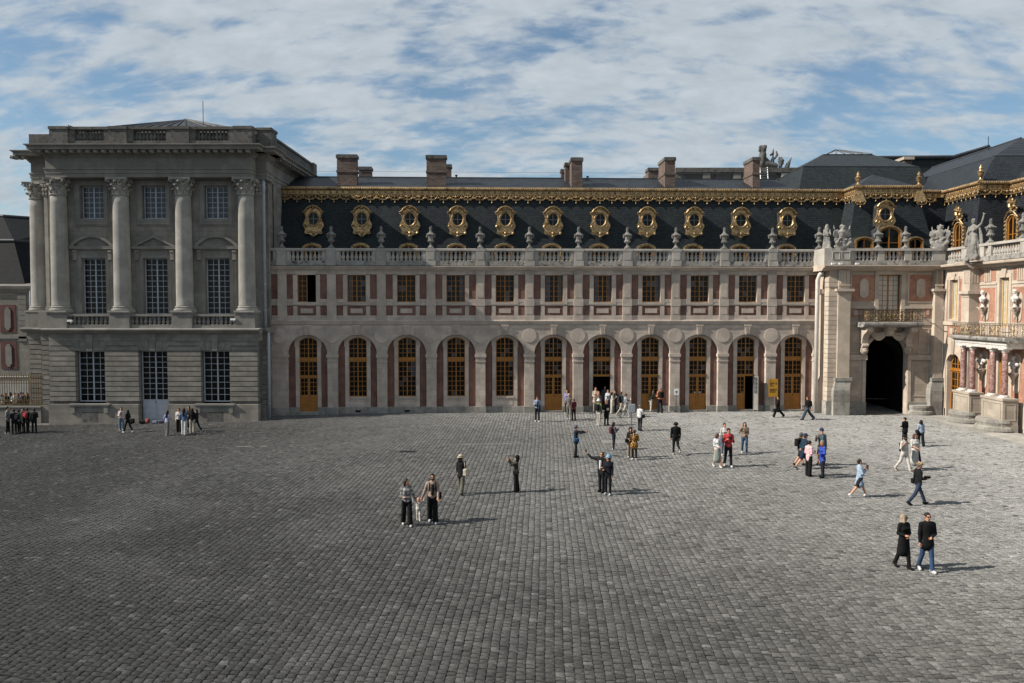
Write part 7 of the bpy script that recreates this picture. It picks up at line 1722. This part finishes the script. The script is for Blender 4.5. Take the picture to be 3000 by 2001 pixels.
    # things carried or worn, each an object of its own
    def carried(nm, prims, col, lab, cat, extra=None, v=.02, mats_=None):
        me2 = sculpt(nm, prims, mats_ or [cloth(col)], v, .02, (), extra); q = put(nm, me2, None, o.location, -R(face), (s,s,s)); tag(q, lab, cat, 'things carried by visitors')
    def strap(mb, a, b_, w=.012): mb.tube([tuple(a), tuple((a+b_)/2+np.array([0,0,.0])), tuple(b_)], w, 5)
    for e in extras:
        k = e[0]; col = e[1]; cn = e[2]
        if k == 'pack':
            mb = MB()
            for sd in (-1,1): mb.tube([tuple(U(sd*.10,-.13,1.40)),tuple(U(sd*.105,-.04,1.50)),tuple(U(sd*.105,.10,1.42)),tuple(U(sd*.12,.10,1.20)),tuple(U(sd*.14,-.06,1.08))], .019, 5)
            cc = U(0,-.19,1.24); carried('backpack', [(0,'box',tuple(cc),(.105,.045,.15),.05), (0,'box',tuple(U(0,-.26,1.18)),(.08,.015,.08),.03)], col, f'{cn} backpack worn by the {short}', 'backpack', mb)
        elif k in ('bagR','bagL'):
            sd = 1 if k == 'bagR' else -1; cc = U(sd*.235,.0,.98); mb = MB(); mb.tube([tuple(cc+[0,-.06,.1]),tuple(U(sd*.15,-.10,1.25)),tuple(U(-sd*.10,-.06,1.49)),tuple(U(-sd*.09,.06,1.46)),tuple(U(sd*.10,.14,1.22)),tuple(cc+[0,.06,.1])], .012, 5)
            carried('shoulder_bag', [(0,'box',tuple(cc),(.045,.105,.07),.04)], col, f'{cn} shoulder bag hanging on the {short}', 'bag', mb)
        elif k in ('toteR','toteL'):
            sd = 1 if k == 'toteR' else -1; cc = U(sd*.24,-.02,1.02); mb = MB(); mb.tube([tuple(cc+[0,-.08,.14]),tuple(U(sd*.19,-.06,1.46)),tuple(U(sd*.19,.04,1.46)),tuple(cc+[0,.08,.14])], .011, 5)
            carried('tote_bag', [(0,'box',tuple(cc),(.05,.11,.12),.035)], col, f'{cn} bag hanging from the shoulder of the {short}', 'bag', mb)
        elif k == 'packL1':
            cc = U(-.16,-.20,1.15); mb = MB(); mb.tube([tuple(cc+[.0,.05,.2]),tuple(U(-.15,-.03,1.50)),tuple(U(-.14,.10,1.38)),tuple(cc+[-.05,.1,-.1])], .02, 5); carried('backpack', [(0,'box',tuple(cc),(.11,.05,.16),.05)], col, f'{cn} backpack slung on one shoulder of the {short}', 'backpack', mb)
        elif k in ('phoneR','phoneL'):
            h = hands[1 if k == 'phoneR' else 0]; q = MB(); q.box(h[0]-.037,h[0]+.037,h[1]-.006,h[1]+.006,h[2]-.01,h[2]+.13); q2 = q.build('phone', cloth('101012'), None, False, o.location); q2.rotation_euler = (0,0,-R(face)); q2.scale = (s,s,s); tag(q2, f'dark phone held up by the {short}', 'phone', 'things carried by visitors')
        elif k == 'camera':
            h = (hands[0]+hands[1])/2; q = MB(); q.box(h[0]-.07,h[0]+.07,h[1]-.03,h[1]+.03,h[2]-.0,h[2]+.09); lens = MB().lathe([(.04,0),(.045,.03),(.042,.14),(.048,.16)], 10); q.add([(h[0]+x, h[1]+.03+z, h[2]+.04+y) for x,y,z in lens.v], lens.f); q2 = q.build('camera', cloth('0c0c0d'), None, False, o.location); q2.rotation_euler = (0,0,-R(face)); q2.scale = (s,s,s); tag(q2, f'black camera with a long lens held by the {short}', 'camera', 'things carried by visitors')
        elif k in ('paperR','paperL','book'):
            h = hands[1 if k != 'paperL' else 0]; w_, hh_ = (.10,.075) if k != 'book' else (.075,.10); q = MB(); q.box(h[0]-w_,h[0]+w_,h[1]-.002 if k != 'book' else h[1]-.02,h[1]+.004 if k != 'book' else h[1]+.01,h[2]-.02,h[2]+2*hh_); q2 = q.build('book' if k == 'book' else 'leaflet', cloth(col), None, False, o.location); q2.rotation_euler = (R(-25),0,-R(face)); q2.rotation_euler = (0,0,-R(face)); q2.scale = (s,s,s); tag(q2, f'{cn} {"book" if k == "book" else "leaflet"} held by the {short}', 'book' if k == 'book' else 'leaflet', 'things carried by visitors')
        elif k == 'coat':
            h = hands[0]; carried('folded_coat', [c_(0,h+[0,0,.05],h+[-.03,.02,-.36],.06,.09,((1,0,0),.6)), c_(0,h+[.02,.03,.03],h+[.05,.04,-.25],.05,.08,((1,0,0),.6))], col, f'{cn} coat carried over the arm of the {short}', 'coat')
        elif k in ('handbagR','handbagL'):
            h = hands[1 if k == 'handbagR' else 0]; mb = MB(); mb.tube([tuple(h+[0,-.05,-.12]),tuple(h+[0,0,.0]),tuple(h+[0,.05,-.12])],.009,5); carried('handbag', [(0,'box',tuple(h+[0,0,-.22]),(.04,.09,.085),.025)], col, f'{cn} bag held in the hand of the {short}', 'bag', mb)
    return o
B = 'black'
W_ = 'e6e4e0'
def people():
    pp = person
    # --- school group by the railing
    pp('boy in the grey hoodie','boy in a grey hoodie and dark trousers, leftmost of the group by the railing',24,1271,1191,70,'8d9096','17181c',('short','16120f'),('bent','pocket'),'stand',shoes='dcdcd8')
    pp('boy in the navy jacket','boy in a dark navy jacket standing close beside the grey hoodie',42,1272,1199,330,'161922','131417',('short','1c1612'),('bent','bent'),'stand')
    pp('boy in the pale sweater','boy in a grey green sweater seen from behind with a dark backpack',57,1271,1200,5,'75807c','141417',('short','15110e'),('down','down'),'apart',extras=(('pack','1a2326','dark teal'),))
    pp('boy behind the sweater','boy in black half hidden behind the red backpack at the railing',69,1267,1197,200,'17171a','151518',('short','191411'),('bent','down'),'stand')
    pp('boy with the red pack','boy in dark clothes with a bright red backpack by the railing',82,1267,1196,15,'1b1b20','131316',('short','15110f'),('down','down'),'apart',extras=(('pack','c01420','bright red'),))
    pp('boy in the green jacket','boy in a dark green jacket, rightmost of the group by the railing',101,1269,1197,320,'1f3a30','121215',('short','17130f'),('down','bent'),'stand',extras=(('pack','121214','black'),))
    # --- girls before the white door
    pp('girl in the pale pink jumper','girl in a pale pink jumper and blue jeans with long dark hair by the pavilion',356,1260,1193.6,165,'d6c0bf','5f7890',('long','15110f'),('clasp','bent'),'stand','f',wide=True,shoes='cfcfca',inner='23232b')
    pp('girl all in black','girl in black with long hair stepping towards the girl in pale pink',375,1267,1200,290,'141416','121214',('long','12100e'),('bent','bent'),'walk','f',shoes='d5d5d0')
    pp('girl in the lilac top','girl in a lilac top and grey wide trousers, alone before the white door',490,1276,1202.5,20,'9fa0c8','70706e',('long','1b1613'),('hip','bent'),'apart','f',wide=True,shoes='d8d8d2',lean=8)
    pp('girl in the white top','girl in a white top and black trousers facing the camera by the pavilion',524.5,1266,1196,170,'d9d6d2','141416',('long','14110f'),('phone','down'),'stand','f',wide=True,shoes='222224')
    pp('girl in the denim jacket','girl in a blue denim jacket and white trousers seen from behind',540,1275,1196,0,'55739c','c9c8c4',('long','181310'),('hip','down'),'apart','f',wide=True,shoes='cfcfca')
    pp('girl in the plaid shirt','girl in a dark shirt at the back of the group of five by the pavilion',554,1257,1191,190,'35302f','1b1b1e',('long','1a1410'),('clasp','clasp'),'stand','f',shoes='d0d0cc')
    pp('girl in the black cardigan','girl in a black top and beige trousers seen from behind near the pavilion',564,1270,1196,350,'16161a','b0a795',('long','0f0d0c'),('down','bent'),'stand','f',wide=True,shoes='d5d5d0')
    pp('girl at the right of the five','girl in dark clothes stepping at the right end of the group of five',576,1266,1198,280,'201f23','161619',('tail','15110f'),('bent','down'),'walk','f',shoes='d8d8d4')
    # --- foreground
    pp('woman in the plaid jacket','woman in a grey plaid jacket and black trousers leading a small child',1192,1540,1402.5,165,'8a8784','141314',('long','2a1d17'),('lead','bent'),'step','f',topmat=pat('plaid'),wide=True,shoes='d8d6d0',head=(-40,0))
    pp('small child','small child in white walking between the plaid jacket and the beige sweater',1226.6,1525,1465,175,'dcd6cc','d8d2c6',('bald','8a5a40'),('child','child'),'step','f',shoes='d8d4cc',height=.82,head=(0,12),vox=.018,build=1.4,wide=True)
    pp('man in the beige sweater','bearded man in a beige sweater and black trousers leading the small child',1267.5,1531.5,1388,175,'a68c79','121213',('short','17110e'),('swf','lead'),'step','m',shoes='c9d2dc',beard='short',glasses=True,wide=True,inner='241c1a',extras=(('pack','17171a','black'),('bagL','101011','small black')))
    pp('woman in the straw hat','woman in a straw boater, black leather jacket and grey green trousers',1351,1448,1334,20,'1a1a1d','6c6a5c',('bob','17120f'),('down','phone'),'step','f',hat=('straw','c9b793'),shoes='1c1a1a',wide=True,hem=.80,head=(55,0),extras=(('toteR','cbbda0','cream canvas'),('phoneR','','')))
    pp('woman in the black bucket hat','person in a brown jacket and black bucket hat raising a phone alone in mid courtyard',1512.5,1441,1335.5,275,'4a4139','141414',('bob','15110f'),('up','up'),'stand','f',hat=('bucket','141414'),shoes='19191a',wide=True,hem=.82,head=(0,-15),extras=(('phoneR','',''),('bagL','2b2723','brown')))
    # --- around the open door
    pp('man in the pale blue shirt','man in a pale blue shirt carrying a dark jacket left of the ochre door',1574,1235.5,1160.5,175,'8fa0bd','20222e',('short','4a2f22'),('bent','phone'),'apart',shoes='e2e0dc',head=(0,20),inner='3b4257',extras=(('coat','22242e','dark'),))
    pp('woman in lavender','woman in a lavender blouse raising her phone beside the ochre door',1661,1212,1141.6,195,'8d87bd','33353f',('long','2b1a14'),('ear','down'),'stand','f',shoes='d4d4d0',extras=(('phoneL','',''),('handbagL','d8d4d0','white')))
    pp('blonde woman in the olive jacket','blonde woman seen from behind in an olive grey jacket and pale trousers',1667,1230,1153,10,'7d786b','8c8577',('bun','c8a878'),('bent','bent'),'step','f',shoes='cfcfca',scarf='1d2130',extras=(('handbagR','d9b52a','yellow and green'),))
    pp('woman in the burgundy jacket','short haired woman in a burgundy jacket and black trousers at the left of the crowd',1680.6,1233,1167.5,330,'6d1f2e','151517',('short','6a4a3a'),('bent','bent'),'stand','f',shoes='161618',build=1.08)
    pp('woman in the beige coat','woman in a beige coat standing left in the open doorway',1745,1209,1133,175,'c6b39c','a89886',('tail','3a261c'),('down','bent'),'stand','f',hem=.72)
    pp('ginger woman','ginger haired woman in a blue top and brown jacket before the open door',1753,1226,1142.6,180,'6e543f','49566b',('long','b0653a'),('down','clasp'),'stand','f',inner='7fa2c4',hem=.72)
    pp('man in the green sweater','man in a green sweater and cream trousers with a white sun hat, seen from behind',1754,1248,1170,45,'7c8a4c','c8bfae',('short','8a7a66'),('clasp','down'),'stand','m',hat=('bucket','dedede'),shoes='c9c9c4',extras=(('pack','17171b','black'),))
    pp('woman in the black coat','brown haired woman in a long black coat holding a white leaflet',1776.7,1246,1174,150,'151517','141416',('bob','8a6444'),('down','bent'),'stand','f',hem=.62,shoes='151517',head=(0,20),extras=(('paperR','dedad4','white'),))
    pp('person inside the doorway','shadowy person standing inside the dark open doorway',1772,1203,1131,180,'50545f','33353c',('short','2a211c'),('down','down'),'stand')
    pp('person in the white shirt','person in a white shirt adjusting hair at the open doorway',1781,1207,1141.6,200,'cfd2d8','3d4250',('short','2b211b'),('ear','down'),'stand','f')
    pp('woman in cream','woman in a cream jacket and cream trousers right of the open door',1792.5,1212,1149,80,'cfc3b1','cabfae',('long','17120f'),('phone','phone'),'stand','f',wide=True,shoes='d8d6d0',extras=(('paperR','d9d2c4','pale'),))
    pp('man in the dark jacket','man in a dark jacket facing the woman in cream beside the doorway',1802,1209,1142.6,270,'1f1f22','17171a',('short','16120f'),('bent','bent'),'stand',extras=(('pack','2c2c30','dark grey'),))
    pp('man in the teal jacket','man in a dark teal jacket and beige trousers walking behind the patterned jacket',1820,1217,1146,75,'2a3f47','b5ab98',('short','5a3b26'),('bent','down'),'walk',shoes='d2d2cc',extras=(('pack','2c2d33','grey'),))
    pp('young man in the patterned jacket','young man in a black and white patterned jacket reading a map as he walks',1832.5,1222.6,1150,80,'555555','cbc3b2',('short','5b3a26'),('phone','phone'),'stride',topmat=pat('blotch'),shoes='e0e0dc',head=(0,20),extras=(('paperR','d8d4cc','unfolded white'),))
    pp('woman in the white sweater','woman in a white sweater and navy trousers with a black crossbody bag',1875,1261.5,1187,40,'dcdad8','20222c',('bun','a8836c'),('down','phone'),'stand','f',build=1.1,shoes='17171a',extras=(('bagR','131315','black'),('phoneR','','')))
    pp('woman bending at the door','woman in a dark jacket and white trousers bending towards the closed ochre door',1906,1205.5,1142.6,60,'1f2420','d5d2cc',('bob','6b625a'),('bent','bent'),'stand','f',lean=28,shoes='cfcfca',hem=.85)
    pp('man in the orange jumper','tall man in an orange jumper and navy trousers before the closed ochre door',1933.5,1209.5,1133.8,340,'d97b3c','1b2030',('short','9b8272'),('bent','down'),'apart',shoes='15151a',extras=(('pack','141417','black'),))
    # --- middle of the courtyard
    pp('man in the navy parka','man in a navy parka and grey cap holding a phone out with both hands',1687,1340,1246.8,85,'1b2233','2c2c2e',('short','6a5a4c'),('photo','photo'),'stand','m',hat=('cap','56657e'),shoes='17171a',hem=.80,extras=(('phoneR','',''),('bagR','1f5280','blue')))
    pp('woman in the grey sweater','woman in a grey sweater and navy trousers taking a photo near the pale access cover',1798,1318,1237,75,'5c6068','1b1e2a',('long','221814'),('phone','phone'),'stand','f',shoes='e0e0dc',extras=(('pack','5c2430','burgundy'),('phoneR','','')))
    pp('woman in the black hood','woman in a black leather jacket and cap standing behind the floral shirt',1847,1341,1253,185,'202225','8d7d6c',('long','15110f'),('down','bent'),'stand','f',hat=('hood','181818'),shoes='d6d4ce',wide=True,extras=(('bagR','131315','black'),))
    pp('man in the floral shirt','man in an orange and black floral shirt seen from behind',1858,1347,1259.4,0,'c07020','241d1a',('short','2a2624'),('bent','bent'),'apart',topmat=pat('floral'),shoes='dcdcd8',hem=.78,build=1.1)
    pp('man taking a selfie','man in a black jacket and white shirt stretching one arm out for a selfie',1762,1441.5,1324.7,215,'17171a','1b1d24',('short','231f1d'),('bent','out'),'stand','m',inner='dcd8dc',build=1.12,glasses=True,head=(10,-18),shoes='141416',extras=(('phoneR','',''),))
    pp('woman in the pale blue hat','woman in a pale blue bucket hat and navy jacket posing for the selfie',1781,1449.5,1334,205,'191c28','1d1e22',('bob','15110f'),('down','bent'),'stand','f',hat=('bucket','6fa3c4'),build=1.08,shoes='cfe2e6',head=(25,-10),extras=(('bagR','242227','dark grey'),))
    pp('person in the black sweater','person in a black sweater and dark trousers walking away towards the arcade',1979,1331.5,1237,355,'151517','1c1c1f',('curly','12100e'),('down','down'),'kick','m',build=1.15,shoes='a59a8c',wide=False,inner=None)
    pp('woman in the white cardigan','woman in a white cardigan over a long pale green dress',2101.5,1369,1269,170,'dfe0e4','9aa396',('long','5a4438'),('clasp','clasp'),'step','f',skirt=(.40,.21),shoes='d8d2c8',inner='a5aa9c',head=(-50,0))
    pp('man in the red sweater','man in a bright red sweater looking into a camera at his chest',2133,1367,1254,180,'d0161c','20232e',('short','171210'),('phone','phone'),'step','m',shoes='c9c9cc',head=(0,18),extras=(('camera','',''),))
    pp('woman in the white jacket','woman in a white jacket half hidden behind the red sweater',2122,1334,1240,175,'cfccc6','5f7590',('tail','2c1d17'),('ear','down'),'stand','f',shoes='d8d6d0',extras=(('toteR','c9c4ba','pale'),))
    pp('woman in the camel jacket','woman in a camel jacket and blue jeans talking on the phone as she walks',2181,1328.5,1237,190,'9b8068','3d5f86',('long','17110f'),('clasp','ear'),'step','f',shoes='d9d9d6',build=1.05,inner='6e5a4a')
    # --- towards the gateway
    pp('person in the long black coat','person in a long black coat striding past the yellow sign',2279,1223,1158,280,'131315','121214',('short','15110f'),('swf','swb'),'stride','m',shoes='e4e4e2',hem=.62,wide=True,extras=(('handbagL','1a1a1c','black'),))
    pp('man in the baggy jeans','man in a black jacket and baggy jeans striding left by the rightmost arch',2365.5,1230.5,1158.6,280,'161618','3a4a5c',('short','4a2f20'),('swb','swf'),'stride','m',shoes='141416',wide=True,extras=(('pack','17171a','black'),))
    pp('man with the grey cap','man in a black jacket and grey cap behind the man in navy shorts',2343,1364,1267.5,80,'18181a','2a2c33',('short','6a5a4c'),('down','bent'),'walk','m',hat=('cap','5a6166'),shorts=True,shoes='37322e',lean=6,extras=(('pack','131315','black'),))
    pp('man in the navy shorts','man in a teal sweater, navy cap and navy shorts leaning to listen',2352,1374,1266,80,'17374a','232f4a',('short','5a4636'),('back','back'),'stride','m',hat=('cap','243a66'),shorts=True,shoes='5f574e',lean=12,hem=.80)
    pp('woman in the pink jacket','woman in a pale pink quilted jacket and black trousers looking at her phone',2369,1394.5,1291,60,'d9b3b6','151517',('short','1b1311'),('bent','bent'),'stand','f',topmat=puffer('d9b3b6'),wide=True,shoes='151517',hem=.82,head=(10,25),extras=(('phoneR','',''),))
    pp('guide in the blue shirt','man in a blue shirt, cap and grey jacket gesturing to the group',2405.7,1364,1256,170,'6a6d6c','2d3038',('short','6a4a38'),('down','point'),'apart','m',hat=('cap','24406a'),inner='2a6f94',shorts=True,shoes='3a3632',hem=.80)
    pp('woman in the blue jacket','grey haired woman in a bright blue quilted jacket and navy trousers',2409,1399.5,1290,265,'2547a8','1b2032',('short','8d857a'),('bent','bent'),'stand','f',topmat=puffer('2547a8'),shoes='1a1a1c',hem=.80,scarf='5a2030',head=(0,20),extras=(('phoneL','',''),))
    pp('man in the black blazer','man in a black blazer and grey trousers before the gateway arch',2650,1299.5,1223,345,'141416','3c3e44',('short','17120f'),('bent','down'),'stand','m',hem=.78,head=(-35,10))
    pp('woman in the pale blue shirt','woman in a pale blue shirt with a dark headscarf and bag before the gateway',2697,1308,1230.6,10,'9fb0c6','17171a',('bob','15120f'),('bent','down'),'step','f',wide=True,extras=(('bagL','1b2233','navy'),('coat','1d1a19','dark')))
    pp('bearded man in cream','bearded man in a cream shirt and cream trousers with a black backpack',2648,1381,1272.7,150,'d2c8ba','d4ccc2',('short','1b1512'),('down','strap'),'walk','m',shoes='6b3a26',beard='full',glasses=True,hem=.82,sleeve='short',hat=('cap','1c1c22'),extras=(('packL1','141417','black'),))
    pp('woman in the white dress','red haired woman in a long white dress and black boots',2679,1374,1270.4,175,'cfccc2','cac6bb',('bob','5c2a20'),('down','clasp'),'step','f',skirt=(.33,.23),sleeve='short',shoes='141416',glasses=True,head=(-15,0),extras=(('coat','241c1b','dark'),))
    pp('woman in the pale blue coat','short haired woman in a pale blue hooded coat walking right with a red book',2517,1456.5,1341,88,'9db8d4','23262f',('short','2a1d17'),('phone','phone'),'stride','f',shorts=True,hem=.62,shoes='e6e6e4',extras=(('book','6a1424','dark red'),))
    pp('photographer in the straw fedora','man in a tan fedora, black jacket and jeans walking right with a camera',2689,1478.5,1351,85,'17171b','2b3a54',('short','6a5a50'),('bent','bent'),'stride','m',hat=('straw','c9a26a'),shoes='17171a',head=(10,22),extras=(('camera','',''),('bagL','161617','black')))
    pp('blonde woman in the black coat','blonde woman in a long black coat and black boots walking beside a man in jeans',2646,1664,1506,165,'131315','131315',('bob','b39a7c'),('clasp','bent'),'step','f',hem=.52,shoes='121214',head=(-60,0),glasses=True)
    pp('man in the black duffel coat','man in a black duffel coat, sunglasses and blue jeans walking towards the camera',2713.9,1674,1502,178,'121214','2e4f7c',('short','231b17'),('clasp','down'),'step','m',hem=.78,shoes='d9d9d6',glasses=True,build=1.05)
    # --- crowd beyond the gilded railing
    cl_ = ['c9c7c4','1b1b1f','2b2d35','d8d6d2','232326','3a3b44','1a1a1e','56585f']
    for i, (px, hy) in enumerate(((8,1162),(18,1150),(30,1150),(44,1153),(54,1160),(70,1149),(80,1146),(62,1166))):
        words_ = ['in a white top at the far left','with dark hair behind the white top','in a charcoal jacket','in a white shirt near the middle','in black right of the white shirt','in a slate jacket towards the right','leaning at the right end','in grey low at the right'][i]
        pp('school visitor','student '+words_+', beyond the gilded railing',px,1200,hy,170+25*((i*7)%5-2),cl_[i],'17171b',('short' if i % 2 else 'long','15110f'),('bent','bent'),'stand','f' if i % 2 == 0 else 'm',Y=61.5+.35*(i%3),height=1.68+.03*(i%4),vox=.03,grp='students beyond the gilded railing')
people()
